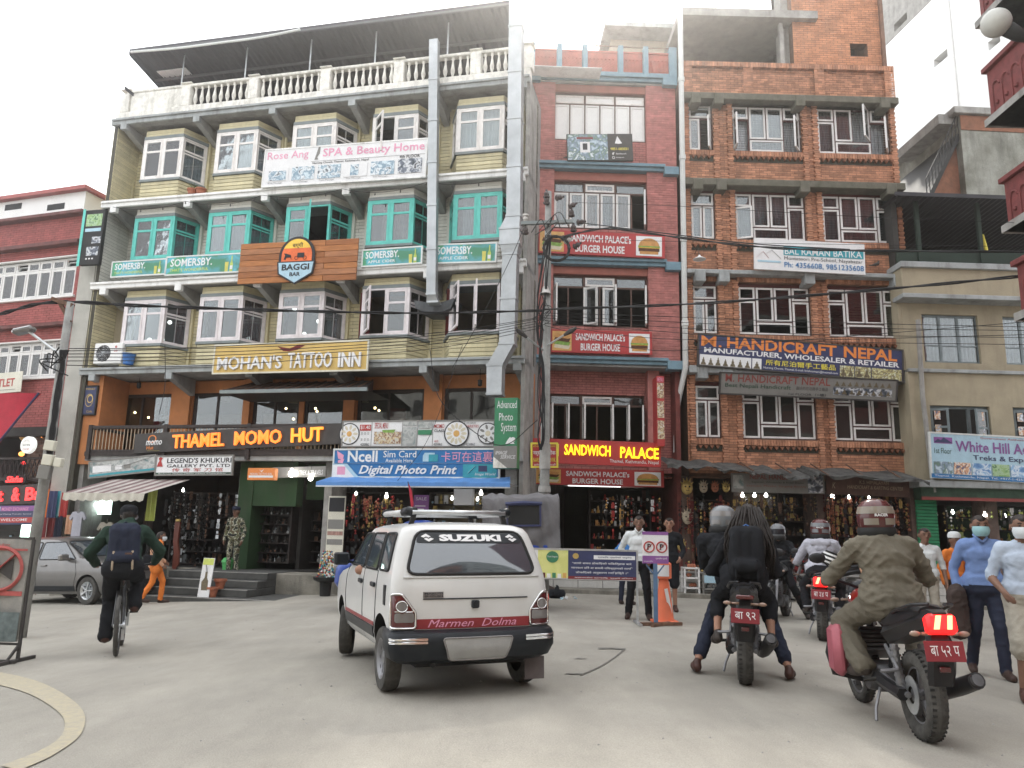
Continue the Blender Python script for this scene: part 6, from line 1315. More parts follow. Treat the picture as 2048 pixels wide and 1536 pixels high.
def cvp(y,t):
 P=[(-.80,1.05),(-.82,1.5),(-.80,1.93),(-.5,2.02),(.5,2.02),(.8,1.93),(.82,1.5),(.80,1.05)];k=min(int(t*7),6);f=t*7-k;a,b=P[k],P[k+1]
 d=.03*math.sin(y*9+t*12+3*math.sin(t*9))+.02*math.sin(y*23-t*31+2*math.sin(y*7))-.03*math.sin(math.pi*((y+1.95)%.68)/.68)*(1 if 1<=k<=5 else .3)
 x,z=a[0]+(b[0]-a[0])*f,a[1]+(b[1]-a[1])*f;nn=math.hypot(x,z-1.4);return(x+x/nn*d,y,z+(z-1.4)/nn*d)
ny,nt=44,28;vs=[cvp(-1.98+1.36*i/ny,j/nt)for i in range(ny+1)for j in range(nt+1)]
cv.add(vs,[(i*(nt+1)+j,i*(nt+1)+j+1,(i+1)*(nt+1)+j+1,(i+1)*(nt+1)+j)for i in range(ny)for j in range(nt)])
cv.quad(*[cvp(-1.98,j/7)for j in range(8)]);cv.quad(*[cvp(-.62,j/7)for j in range(8)][::-1])
CVO=cv.build('canvas_hood',M_['canvas_grey'],BP,smooth=True)
for s in(-1,1):
 mb=MB();mb.box(s*.845-.01,s*.845+.01,-1.62,-1.08,1.45,1.80);o=mb.build('canvas_window',M_['black'],CVO)
 mb=MB();e=s*.87;mb.tube([(e,-1.64,1.81),(e,-1.06,1.81),(e,-1.06,1.44),(e,-1.64,1.44),(e,-1.64,1.81)],.022,5);mb.tube([(e,-1.67,1.82),(e+s*.02,-1.35,1.84),(e,-1.03,1.82)],.035,6);mb.build('flap_roll',M_['print_navy'],o)
for(x,y)in((-.6,1.45),(.6,1.45),(-.6,-1.3),(.6,-1.3)):wheel(BP,(x,y,.27),.27,.15,'bike_grey',1 if x>0 else-1)
def torus_mb(mb,c,R0,r,n=32,m=10,sx=1.0,axis='x'):
 prof=[(R0+r*math.cos(2*math.pi*k/m),r*sx*math.sin(2*math.pi*k/m))for k in range(m+1)];mb.lathe(prof,c,axis,n)
def motorcycle(M,label,body='bike_black',accent='bike_black',lit=False,plate='plate_red',text='ब ८७ प ४२१',wide=1.0,guard=False,tail='split',group=None,lean=0,mudguard=True,headlight=False,plate_tilt=0):
 r=empty('motorcycle',M@Matrix.Rotation(R_(lean),4,'Y'),label,'motorcycle',group);WBs,R1,R2=1.34,.30,.30
 def P(name,mb,mat,parent=r,sm=True):o=mb.build(name,MATS[mat],parent,fixn=False);(shade_auto(o,40)if sm else None);return o
 for nm,y,w_,Rw in(('rear_wheel',0,.062*wide,R1),('front_wheel',WBs,.048,R2)):
  mb=MB();torus_mb(mb,(0,y,Rw),Rw-w_*.85,w_,36,10,1.05);w=P(nm,mb,'rubber_dusty')
  mb=MB()
  for k in range(44):
   a=2*math.pi*k/44
   for s in(-1,1):mb.T=T_((s*w_*.45,y+(Rw+.0)*math.cos(a)*.985,Rw+Rw*math.sin(a)*.985))@Matrix.Rotation(a-math.pi/2,4,'X');mb.box(-w_*.33,w_*.33,-.008,.008,-.006,.006)
  mb.T=None;tag(P('tread',mb,'rubber',w,False),kind='stuff')
  mb=MB();mb.lathe([(Rw-w_*1.9,-.03),(Rw-w_*1.5,-.035),(Rw-w_*1.5,.035),(Rw-w_*1.9,.03)],(0,y,Rw),'x',32)
  for k in range(5 if w_>.05 else 5):a=2*math.pi*k/5+.3;mb.bar((0,y,Rw),(0,y+(Rw-w_*1.6)*math.cos(a),Rw+(Rw-w_*1.6)*math.sin(a)),.035,.03)
  mb.lathe([(.001,-.06),(.045,-.06),(.045,.06),(.001,.06)],(0,y,Rw),'x',14);P('alloy_rim',mb,'bike_grey',w,False)
  mb=MB();mb.lathe([(.06,-.075),(.13,-.075),(.13,-.07),(.06,-.07)],(0,y,Rw),'x',20);P('brake_disc',mb,'steel',w,False)
 mb=MB()
 for s in(-1,1):mb.tube([(s*.10,-.02,R1),(s*.11,.25,.33),(s*.10,.52,.36)],[.022,.026,.03],8)
 P('swingarm',mb,'bike_grey')
 mb=MB()
 for s in(-1,1):mb.tube([(s*.09,WBs,R2),(s*.09,WBs-.13,.62),(s*.09,WBs-.24,.92)],[.026,.026,.022],8)
 P('front_fork',mb,'bike_grey')
 mb=MB();mb.tube([(0,WBs-.26,.9),(0,WBs-.35,.72),(0,WBs-.42,.42),(0,.75,.25),(0,.55,.35),(0,.5,.6),(0,.3,.7),(0,-.15,.78)],.03,8);mb.tube([(0,WBs-.28,.86),(0,.9,.8),(0,.5,.68)],.03,8);P('frame',mb,'bike_black')
 mb=MB();mb.bbox(-.13,.13,.52,.86,.22,.42,.03);mb.T=T_((0,.86,.44))@Matrix.Rotation(R_(-25),4,'X')
 for k in range(6):mb.bbox(-.12,.12,-.09,.12,.02+k*.035,.043+k*.035,.004)
 mb.T=None;mb.lathe([(.001,-.17),(.09,-.17),(.1,-.13),(.1,.13),(.09,.17),(.001,.17)],(0,.62,.32),'x',18);P('engine',mb,'engine')
 mb=MB()
 secs=[(.40,.10,.04,.80),(.48,.15,.08,.83),(.62,.18,.12,.86),(.80,.19,.14,.87),(.95,.17,.12,.87),(1.05,.10,.07,.86)];vs=[]
 for y,hw,hh,z in secs:
  for k in range(16):a=2*math.pi*k/16;vs.append((hw*math.cos(a)*(1 if math.sin(a)>-.2 else .8),y,z+hh*math.sin(a)))
 mb.add(vs,[(i*16+j,i*16+(j+1)%16,(i+1)*16+(j+1)%16,(i+1)*16+j)for i in range(5)for j in range(16)]+[tuple(range(16)),tuple(range(80,96))]);P('fuel_tank',mb,accent)
 mb=MB();vs=[]
 for y,hw,z0,z1 in((-.30,.08,.87,.92),(-.2,.11,.84,.93),(.0,.125,.79,.90),(.15,.13,.76,.86),(.3,.12,.74,.80),(.45,.09,.74,.80)):
  for a in((-hw,z0),(-hw*1.05,(z0+z1)/2),(-hw*.8,z1),(0,z1+.015),(hw*.8,z1),(hw*1.05,(z0+z1)/2),(hw,z0)):vs.append((a[0],y,a[1]))
 mb.add(vs,[(i*7+j,i*7+(j+1)%7,(i+1)*7+(j+1)%7,(i+1)*7+j)for i in range(5)for j in range(7)]+[tuple(range(7)),tuple(range(35,42))]);P('seat',mb,'bike_black')
 mb=MB();vs=[]
 for y,hw,z0,z1 in((-.44,.055,.84,.90),(-.36,.085,.80,.915),(-.15,.13,.74,.86),(.1,.15,.66,.80),(.35,.13,.60,.76)):
  for a in((-hw*.6,z0),(-hw,(z0+z1)/2),(-hw*.7,z1),(hw*.7,z1),(hw,(z0+z1)/2),(hw*.6,z0)):vs.append((a[0],y,a[1]))
 mb.add(vs,[(i*6+j,i*6+(j+1)%6,(i+1)*6+(j+1)%6,(i+1)*6+j)for i in range(4)for j in range(6)]+[tuple(range(6)),tuple(range(24,30))]);P('tail_cowl',mb,body)
 if tail=='split':
  mb=MB();mb.T=T_((0,-.44,.83))@Matrix.Rotation(R_(-18),4,'X');mb.bbox(-.095,.095,-.03,.06,-.065,.06,.02);L=P('tail_light',mb,'tail_lit' if lit else 'lamp_red')
  mb=MB();mb.T=T_((0,-.44,.83))@Matrix.Rotation(R_(-18),4,'X')
  for s in(-1,1):mb.prism([(.02,-.045),(.05,-.045),(.07,.045),(.04,.045)]if s>0 else[(-.065,-.045),(-.03,-.045),(.0,.045),(-.035,.045)],-.036,-.03)
  if lit:P('lamp_strip',mb,'tail_core',L,False)
 else:
  mb=MB();mb.bbox(-.08,.08,-.47,-.40,.80,.84,.01);P('tail_light',mb,'lamp_red')
 mb=MB();
 vs=[]
 for y,z,hw in((-.36,.80,.07),(-.42,.70,.085),(-.43,.60,.09),(-.40,.50,.09),(-.37,.42,.08)):
  vs+=[(-hw,y+.03,z),(-hw*.7,y,z),(hw*.7,y,z),(hw,y+.03,z)]
 mb.add(vs,[(i*4+j,i*4+j+1,(i+1)*4+j+1,(i+1)*4+j)for i in range(4)for j in range(3)]);P('rear_fender',mb,'bike_black')
 mb=MB();Mp=T_((0,-.455,.655))@Matrix.Rotation(R_(-12),4,'X');mb.T=Mp;mb.bbox(-.125,.125,-.004,.004,-.065,.065,.003);pl_=P('number_plate',mb,plate,r,False)
 mb=MB();mb.T=Mp;put_text(mb,text,-.09,.09,-.035,.035,-.0065,.0);P('lettering',mb,'print_white',pl_,False)
 mb=MB();mb.bbox(-.035,.035,-.44,-.425,.52,.555,.004);P('reflector',mb,'lamp_red')
 for s in(-1,1):
  for y,z,off in((-.40,.76,.155),(WBs-.12,.86,.2)):
   mb=MB();mb.tube([(s*.05,y,z),(s*off*.75,y,z)],.012,6);mb.T=T_((s*off,y,z));mb.sph((0,0,0),.024,10,(1.6,.8,.8));P('indicator',mb,'indicator')
  mb=MB();mb.tube([(s*.02,WBs-.3,.96),(s*.12,WBs-.33,1.0),(s*.25,WBs-.36,1.04),(s*.36,WBs-.42,1.03)],[.014,.014,.014,.018],8);P('handlebar',mb,'bike_black')
  mb=MB();mb.tube([(s*.24,WBs-.35,1.04),(s*.30,WBs-.34,1.16),(s*.34,WBs-.34,1.2)],.007,5);mb.T=T_((s*.38,WBs-.34,1.22));mb.sph((0,0,0),.06,12,(1.2,.35,.75));P('mirror',mb,'bike_black')
  mb=MB();mb.tube([(s*.13,.42,.34),(s*.26,.42,.33)],.016,6);P('footpeg',mb,'rubber')
  mb=MB();mb.tube([(s*.13,.05,.46),(s*.25,.05,.45)],.014,6);mb.tube([(s*.13,.05,.46),(s*.12,.3,.6)],.014,5);P('passenger_peg',mb,'bike_grey')
  mb=MB();mb.tube([(s*.12,.1,.85),(s*.15,-.1,.89),(s*.13,-.32,.94),(s*.05,-.4,.95)],.013,6);P('grab_rail',mb,'bike_black' if body!='bike_red' else 'steel')
  mb=MB();mb.tube([(s*.10,.1,.30),(s*.10,.18,.62)],[.03,.03],8)
  for k in range(6):mb.lathe([(.038,0),(.038,.012)],(s*.10,.11+k*.012,.36+k*.045),'z',10)
  P('shock_absorber',mb,'bike_grey',r,False)
 mb=MB();mb.tube([(.08,.85,.3),(.15,.6,.2),(.17,.3,.24),(.19,.12,.30),(.21,-.12,.38),(.22,-.36,.46)],[.02,.022,.035,.055,.06,.055],12);ex=P('exhaust',mb,'bike_black')
 mb=MB();mb.tube([(.215,-.35,.455),(.221,-.375,.467)],.04,12);mb.mi=0;P('exhaust_tip',mb,'engine',ex)
 mb=MB();mb.tube([(-.13,-.0,.30),(-.135,.3,.32),(-.13,.5,.34)],.045,6);P('chain_cover',mb,'bike_black')
 if mudguard:mb=MB();prof=tube_arc((0,WBs,R2),R2+.03,20,150,10,'yz');mb.tube(prof,.035,6);P('front_fender',mb,body)
 mb=MB();mb.sph((0,WBs-.18,.92),.11,12,(1,.7,1));P('headlight',mb,'lamp_grey' if headlight else 'bike_black')
 if headlight:mb=MB();mb.lathe([(.001,.09),(.06,.08)],(0,WBs-.18,.92),'y',12);P('headlight_beam',mb,'bulb_white')
 mb=MB();mb.tube([(-.12,.5,.26),(-.18,.45,.12),(-.2,.4,.04)],.012,5);P('side_stand',mb,'bike_grey')
 if guard:
  for s in(-1,):
   mb=MB();mb.tube([(s*.1,1.0,.62),(s*.32,1.02,.58),(s*.36,.98,.45),(s*.34,.92,.30),(s*.1,.9,.25)],.02,8);P('crash_guard',mb,'bike_black')
   mb=MB();vs=[];
   mb.T=T_((s*.31,.80,.50));mb.bbox(-.07,.05,-.10,.14,-.2,.2,.05);P('leg_shield',mb,'guard_pink')
 return r
def mk_cloth(name,rgb,var=.12,sc=6,dirt=0):return mk(name,rgb,.9,var,sc,.25,140,spec=.1,dirt=dirt)
mk_cloth('cloth_black',(.02,.021,.024));mk_cloth('cloth_darkgreen',(.028,.05,.038));mk_cloth('cloth_navy',(.03,.035,.055));mk_cloth('cloth_khaki',(.15,.135,.105),.1,3);mk_cloth('cloth_white',(.62,.64,.64),.05);mk_cloth('cloth_blue',(.17,.25,.46),.08)
mk_cloth('cloth_lightblue',(.45,.52,.62),.06);mk_cloth('cloth_grey',(.42,.42,.47),.06);mk_cloth('cloth_orange',(.70,.21,.05),.1);mk_cloth('cloth_peach',(.58,.34,.22),.1);mk_cloth('cloth_brightblue',(.06,.18,.42));mk_cloth('cloth_darkbrown',(.06,.045,.04));mk_cloth('cloth_beige',(.40,.37,.31),.15)
mk('hair_black',(.022,.016,.013),.38,.3,30,.4,120);mk('shoe_brown',(.075,.035,.026),.5,.2);mk('shoe_dark',(.05,.04,.035),.6,.3,12);mk('mask_white',(.62,.66,.68),.8,.05);mk('mask_teal',(.30,.50,.52),.8,.05);mk('sandal',(.05,.03,.024),.6);mk('eye_dark',(.02,.015,.012),.3);mk('lips',(.26,.09,.075),.5)
mk('helmet_grey',(.16,.17,.18),.25,.1,coat=.5);mk('helmet_red',(.085,.02,.02),.25,.1,coat=.6);mk('helmet_white',(.22,.19,.15),.3,.1,coat=.4);mk('visor',(.02,.02,.025),.08,.05);mk('strap_blue',(.05,.12,.3),.7)
m=mk('camouflage',(.30,.28,.2),.9,.2,9);n_,l_=m.node_tree.nodes,m.node_tree.links
cr_=[x for x in n_ if x.type=='VALTORGB'][0];cr_.color_ramp.interpolation='CONSTANT';e_=cr_.color_ramp.elements;e_[0].position=0;e_[0].color=(.03,.035,.025,1);e_[1].position=.45;e_[1].color=(.36,.34,.27,1);q_=e_.new(.52);q_.color=(.12,.13,.07,1);q_=e_.new(.6);q_.color=(.10,.07,.045,1)
nz_=[x for x in n_ if x.type=='TEX_NOISE'][0];nz_.inputs['Scale'].default_value=11;nz_.inputs['Detail'].default_value=1.5
def seg_cap(p,q,r0,r1,sx=1.0,n=10):
 """tapered capsule geometry"""
 p,q=Vector(p),Vector(q);d=q-p;L=max(d.length,1e-4);t=d/L;a=t.cross(Vector((0,1,0))if abs(t.y)<.9 else Vector((1,0,0))).normalized();b=t.cross(a);vs=[];rings=[]
 for k in range(4):an=math.pi/2*k/4;rings.append((-r0*math.cos(an),r0*math.sin(an)))
 rings[0]=(-r0,1e-3);rings+=[(0,r0),(L,r1)]
 for k in range(1,5):an=math.pi/2*k/4;rings.append((L+r1*math.sin(an),max(1e-3,r1*math.cos(an))))
 for h,r in rings:
  for j in range(n):th=2*math.pi*j/n;vs.append(p+t*h+a*r*math.cos(th)+b*r*math.sin(th))
 m_=len(rings);fs=[(i*n+j,i*n+(j+1)%n,(i+1)*n+(j+1)%n,(i+1)*n+j)for i in range(m_-1)for j in range(n)]+[tuple(range(n-1,-1,-1)),tuple((m_-1)*n+j for j in range(n))]
 return vs,fs
class Figure:
 def __init__(s):s.c=[];s.mats=[]
 def m(s,name):
  if name not in s.mats:s.mats.append(name)
  return s.mats.index(name)
 def cap(s,p,q,r0,r1,mat,pri=0,ell=None):s.c.append((Vector(p),Vector(q),r0,r1,s.m(mat),pri,ell))
 def build(s,name,parent,vox=.013,fold=.0,seed=0):
  V,F=[],[]
  for(p,q,r0,r1,mi,pri,ell)in s.c:
   vs,fs=seg_cap(p,q,r0,r1)
   if ell:c=(p+q)/2;vs=[Vector((c.x+(v.x-c.x)*ell[0],c.y+(v.y-c.y)*ell[1],c.z+(v.z-c.z)*ell[2]))for v in vs]
   k=len(V);V+=[tuple(v)for v in vs];F+=[tuple(i+k for i in f)for f in fs]
  me=bpy.data.meshes.new(name);me.from_pydata(V,[],F);o=bpy.data.objects.new(name,me);C.objects.link(o)
  bm=bmesh.new();bm.from_mesh(me);bmesh.ops.recalc_face_normals(bm,faces=bm.faces);bm.to_mesh(me);bm.free()
  md=o.modifiers.new('r','REMESH');md.mode='VOXEL';md.voxel_size=vox;md.adaptivity=0
  sm=o.modifiers.new('s','SMOOTH');sm.factor=.5;sm.iterations=3
  dg=bpy.context.evaluated_depsgraph_get();dg.update();m2=bpy.data.meshes.new_from_object(o.evaluated_get(dg));o.modifiers.clear();o.data=m2
  nv=len(m2.vertices);co=np.empty(nv*3);m2.vertices.foreach_get('co',co);co=co.reshape(-1,3);no=np.empty(nv*3);m2.vertices.foreach_get('normal',no);no=no.reshape(-1,3)
  def dist(P):
   D=[]
   for(p,q,r0,r1,mi,pri,ell)in s.c:
    X=P.copy()
    if ell:c=np.array((p+q)/2);X=c+(X-c)/np.array(ell)
    p_,q_=np.array(p),np.array(q);d=q_-p_;L2=max(d@d,1e-9);t=np.clip(((X-p_)@d)/L2,0,1);D.append(np.linalg.norm(X-(p_+t[:,None]*d),axis=1)-(r0+(r1-r0)*t)-pri)
   return np.argmin(np.array(D),axis=0)
  skinset={i for i,n in enumerate(s.mats)if n.startswith('skin')or n.startswith('shoe')or n.startswith('sandal')}
  if fold:
   ci=dist(co);mi=np.array([c[4]for c in s.c])[ci];mask=np.array([0. if k in skinset else 1. for k in mi])
   ph=seed*1.7;x,y,z=co.T
   g=np.random.default_rng(seed+11);f=np.zeros(nv);wv=co+.05*np.stack([np.sin(co@g.normal(0,9,3)+g.uniform(0,6))for _ in range(3)],1)
   for k in range(11):
    v=g.normal(0,1,3);v[2]*=1.3;v=v/np.linalg.norm(v)*g.uniform(14,48);a=(1-np.abs(np.sin(wv@v+g.uniform(0,6))))**2.2;w_=.5+.5*np.sin(co@g.normal(0,5,3)+g.uniform(0,6));f+=a*w_*(20/np.linalg.norm(v))**.5
   f=(f-f.mean())*1.5
   co=co+no*(f*fold*mask)[:,None];m2.vertices.foreach_set('co',co.ravel())
  nf=len(m2.polygons);ce=np.empty(nf*3);m2.polygons.foreach_get('center',ce);ci=dist(ce.reshape(-1,3));mats=np.array([c[4]for c in s.c])[ci]
  m2.materials.clear()
  for n in s.mats:m2.materials.append(MATS[n])
  m2.polygons.foreach_set('material_index',mats.astype(np.int32));m2.shade_smooth();o.parent=parent;o.name=name;return o
def lerp(a,b,t):return Vector(a).lerp(Vector(b),t)
def hand(F,w,d,up,side,skin,curl=.4,sc=1.0):
 """palm + five fingers; w wrist, d direction to the fingertips, up = back of the hand normal, side=+1 thumb along (d x up)"""
 d=Vector(d).normalized();up=Vector(up);up=(up-d*up.dot(d)).normalized();lat=d.cross(up)*side;w=Vector(w)
 F.cap(w,w+d*.05*sc+lat*.014,.026*sc,.024*sc,skin,.002);F.cap(w+lat*-.018,w+d*.075*sc-lat*.022,.02*sc,.017*sc,skin,.002);F.cap(w+lat*.01,w+d*.08*sc+lat*.022,.02*sc,.018*sc,skin,.002)
 for k,(o,L)in enumerate(((.030,.068),(.010,.078),(-.010,.072),(-.029,.056))):
  b=w+d*.085*sc+lat*o*sc;d1=(d*math.cos(curl)-up*math.sin(curl)).normalized();m1=b+d1*L*.5*sc;d2=(d*math.cos(curl*2.2)-up*math.sin(curl*2.2)).normalized();e=m1+d2*L*.5*sc
  F.cap(b-d*.02,m1,.0095*sc,.009*sc,skin,.002);F.cap(m1,e,.009*sc,.0075*sc,skin,.002)
 b=w+d*.025*sc+lat*.03*sc;m1=b+(d*.7+lat*.6-up*.3).normalized()*.035*sc;F.cap(b,m1,.012*sc,.011*sc,skin,.002);F.cap(m1,m1+(d*.9+lat*.15-up*.35).normalized()*.03*sc,.010*sc,.008*sc,skin,.002)
def head(F,c,fwd,skin,neck=None,ears=True):
 """c = centre of the skull, fwd = facing direction"""
 c=Vector(c);f=Vector(fwd).normalized();r=f.cross(Vector((0,0,1))).normalized();u=r.cross(f)
 F.cap(c-f*.012+u*.025,c+f*.010+u*.030,.088,.086,skin,.001);F.cap(c+f*.03+u*.01,c+f*.045-u*.075,.066,.040,skin,.001);F.cap(c-u*.02,c+f*.03-u*.06,.07,.052,skin,.001)
 F.cap(c+f*.088+u*.012,c+f*.108-u*.022,.010,.015,skin,.001)
 F.cap(c+f*.082-u*.052,c+f*.084-u*.060,.014,.013,skin,.001);F.cap(c+f*.072-u*.092,c+f*.07-u*.094,.02,.02,skin,.001)
 if ears:
  for s in(-1,1):F.cap(c+r*s*.086-f*.005+u*.015,c+r*s*.088-f*.008-u*.022,.016,.011,skin,.001)
 if neck is not None:F.cap(c-u*.07-f*.01,neck,.052,.058,skin)
 return c,f,r,u
def face_bits(parent,c,f,r,u,mask=None,brows=True):
 for s in(-1,1):
  mb=MB();p=c+r*s*.032+f*.083+u*.012;mb.sph(p,.0105,8,(1.2,1,.7));mb.build('eye',MATS['eye_dark'],parent,smooth=True)
  mb=MB();a=c+r*s*.016+f*.094+u*.032;b=c+r*s*.05+f*.082+u*.034;mb.tube([a,(a+b)/2+u*.006+f*.003,b],.0045,5);mb.build('eyebrow',MATS['hair_black'],parent)
 if not mask:mb=MB();mb.tube([c-r*.022+f*.092-u*.056,c+f*.099-u*.054,c+r*.022+f*.092-u*.056],.0055,5);mb.build('mouth',MATS['lips'],parent)
 else:
  mb=MB();vs=[];n=10
  for i in range(n+1):
   a=R_(-78+156*i/n);R0=.088+.02*math.cos(a)
   for h,k in((.0,1.0),(-.035,1.12),(-.075,1.02),(-.105,.72)):vs.append(c+r*math.sin(a)*.080*k+f*(math.cos(a)*R0*k+.012)+u*h)
  mb.add(vs,[(i*4+j,i*4+j+1,(i+1)*4+j+1,(i+1)*4+j)for i in range(n)for j in range(3)])
  for s in(-1,1):mb.tube([c+r*s*.082+f*.02-u*.005,c+r*s*.09-f*.01+u*.01],.002,4)
  mb.build('face_mask',MATS[mask],parent,smooth=True)
def hair_cap(parent,c,f,r,u,long=False,mat='hair_black',name='hair',back=.0):
 F=Figure();F.cap(c-f*.022+u*.03,c-f*.004+u*.042,.091,.087,mat);F.cap(c-f*.05-u*.02,c-f*.035+u*.02,.062,.075,mat);F.cap(c+f*.045+u*.07,c+f*.055+u*.066,.045,.042,mat)
 for s in(-1,1):F.cap(c+r*s*.06+u*.04,c+r*s*.075-f*.02,.034,.02,mat)
 if long:
  F.cap(c-f*.04,c-f*.085-u*.20,.10,.12,mat);F.cap(c-f*.10-u*.18,c-f*.19-u*.40,.13,.07,mat,0,(1.3,.8,1))
  for s in(-1,1):F.cap(c+r*s*.07+u*.0,c+r*s*.11-f*.05-u*.28,.04,.035,mat)
 o=F.build(name,parent,.011,.004 if long else .002,3)
 if long:
  g=random.Random(8);mb=MB()
  for k in range(170):
   a=g.uniform(-1.9,1.9);p=c-f*.1*math.cos(a)+r*.1*math.sin(a)+u*g.uniform(-.02,.1);L=g.uniform(.38,.62);w_=r*g.uniform(-.05,.05)-f*g.uniform(.0,.1)
   mb.tube([p,p-u*L*.3-f*.07+r*.06*math.sin(a)+w_*.4,p-u*L*.65-f*.1+r*.1*math.sin(a)+w_,p-u*L-f*.1+r*.07*math.sin(a)+w_*1.5],[.012,.012,.010,.002],4)
  tag(mb.build('hair_strands',MATS['hair_black'],o,smooth=True),kind='stuff')
 return o
def torso(F,pel,chest,shL,shR,mat,k=1.0,belly=1.0):
 pel,chest=Vector(pel),Vector(chest);mid=lerp(pel,chest,.45);sh=Vector(shR)-Vector(shL);half=sh/2
 F.cap(mid-half*.28,mid+half*.28,.118*k*belly,.118*k*belly,mat);F.cap(lerp(pel,mid,.4)-half*.3,lerp(pel,mid,.4)+half*.3,.122*k*belly,.122*k*belly,mat)
 c2=lerp(pel,chest,.78);F.cap(c2-half*.38,c2+half*.38,.122*k,.122*k,mat);F.cap(mid-half*.25,c2-half*.3,.11*k,.115*k,mat);F.cap(mid+half*.25,c2+half*.3,.11*k,.115*k,mat)
 F.cap(Vector(shL)+half*.12,Vector(shR)-half*.12,.078*k,.078*k,mat);F.cap(lerp(shL,shR,.25),lerp(shL,shR,.5)+Vector((0,0,.05)),.075,.06,mat);F.cap(lerp(shL,shR,.75),lerp(shL,shR,.5)+Vector((0,0,.05)),.075,.06,mat)
def arm(F,sh,el,wr,sleeve,skin,r=(.062,.052,.036),cuff=1.0,k=1.0,skin_from=1.0):
 F.cap(sh,el,r[0]*k,r[1]*k,sleeve)
 e=lerp(el,wr,cuff)
 if cuff>0:F.cap(el,e,r[1]*k*.97,(r[1]+(r[2]+.008-r[1])*cuff)*k,sleeve)
 F.cap(el,wr,.042,.028,skin)
def leg(F,hip,kn,an,mat,k=1.0,r=(.095,.075,.058),cuff=1.0,skin='skin'):
 F.cap(hip,kn,r[0]*k,r[1]*k,mat);e=lerp(kn,an,cuff);F.cap(kn,e,r[1]*k*.96,(r[1]+(r[2]-r[1])*cuff)*k,mat)
 if cuff<1:F.cap(kn,an,.052,.036,skin)
def shoe(F,an,toe,mat,k=1.0):
 an,toe=Vector(an),Vector(toe);h=an+(an-toe).normalized()*.03;lo=Vector((0,0,-.045));F.cap(an,h+lo,.046*k,.046*k,mat,.006);F.cap(h+lo,toe,.046*k,.036*k,mat,.006);F.cap(lerp(h+lo,toe,.5),toe+(toe-an).normalized()*.02,.053*k,.044*k,mat,.006)
def pack(parent,c,f,w=.32,h=.46,d=.18,mat='cloth_navy',trim='baluster_tan',name='backpack',loc=None):
 c=Vector(c);f=Vector(f).normalized();r=f.cross(Vector((0,0,1))).normalized();M=Matrix((r,f,Vector((0,0,1)))).transposed().to_4x4();M.translation=c;F=Figure()
 for z0,z1,ww,dd in((-h*.5+.08,h*.5-.09,w*.5,d*.5),):
  for sx in(-1,0,1):
   for sy in(-1,1):F.cap(M@Vector((sx*(ww-.07),sy*(dd-.065),z0)),M@Vector((sx*(ww-.08),sy*(dd-.07),z1)),.075,.07,mat)
  F.cap(M@Vector((-ww+.1,-dd-.0,-h*.22)),M@Vector((ww-.1,-dd,-h*.22)),.07,.07,mat);F.cap(M@Vector((-ww+.09,0,h*.5-.06)),M@Vector((ww-.09,0,h*.5-.06)),.085,.085,mat)
 o=F.build(name,parent,.013,.003,5)
 mb=MB();mb.T=M
 for s in(-1,1):mb.tube([(s*w*.28,-d*.5-.03,-h*.1),(s*w*.3,-d*.5-.045,-h*.42),(s*w*.3,-d*.5-.0,-h*.56)],.012,4)
 mb.build('strap',MATS[trim],o);mb=MB();mb.T=M;mb.tube([(-.05,.0,h*.5),(0,0,h*.56),(.05,0,h*.5)],.01,5);mb.build('grab_handle',MATS['strap_blue' if mat=='cloth_black' else mat],o)
 return o
def helmet(parent,c,f,r,u,mat,stripe,txt=None,name='helmet'):
 M=Matrix((r,f,u)).transposed().to_4x4();M.translation=c+u*.02;mb=MB();mb.T=M;mb.lathe([(.02,-.155),(.10,-.155),(.128,-.10),(.142,-.03),(.143,.03),(.128,.085),(.095,.125),(.05,.145),(.001,.15)],n=28);
 for k,v in enumerate(mb.v):pass
 o=mb.build(name,MATS[mat],parent,smooth=True,fixn=True)
 mb=MB();mb.T=M
 for a0,a1,z0,z1 in((205,335,-.05,.0),):
  mb.lathe([(.1455,-.06),(.1462,-.01)],(0,0,0),'z',16,215,260);mb.lathe([(.1455,-.06),(.1462,-.01)],(0,0,0),'z',16,280,325)
  mb.lathe([(.146,.028),(.140,.055),(.132,.085)],(0,0,0),'z',16,180,360)
 mb.build('helmet_stripe',MATS[stripe],o)
 mb=MB();mb.T=M;mb.lathe([(.146,-.05),(.148,.0),(.144,.045)],(0,0,0),'z',20,25,155);mb.build('visor',MATS['visor'],o,smooth=True)
 mb=MB();mb.T=M;mb.lathe([(.13,-.16),(.146,-.13),(.147,-.10),(.14,-.08)],n=28);mb.build('rim',MATS['black'],o,smooth=True)
 if txt:mb=MB();mb.T=M;vs,fs=text_geo(txt,.03);mb.add([(-.05+a*.1-0,-math.sqrt(max(.0001,.1465**2-(-.05+a*.1)**2))-.001,.005+b*.022)for a,b in vs],fs);mb.build('lettering',MATS['print_white'],o)
 return o
def person(M,label,group=None):return empty('person',M,label,'person',group)
Z=Vector((0,0,1));FY=Vector((0,1,0))
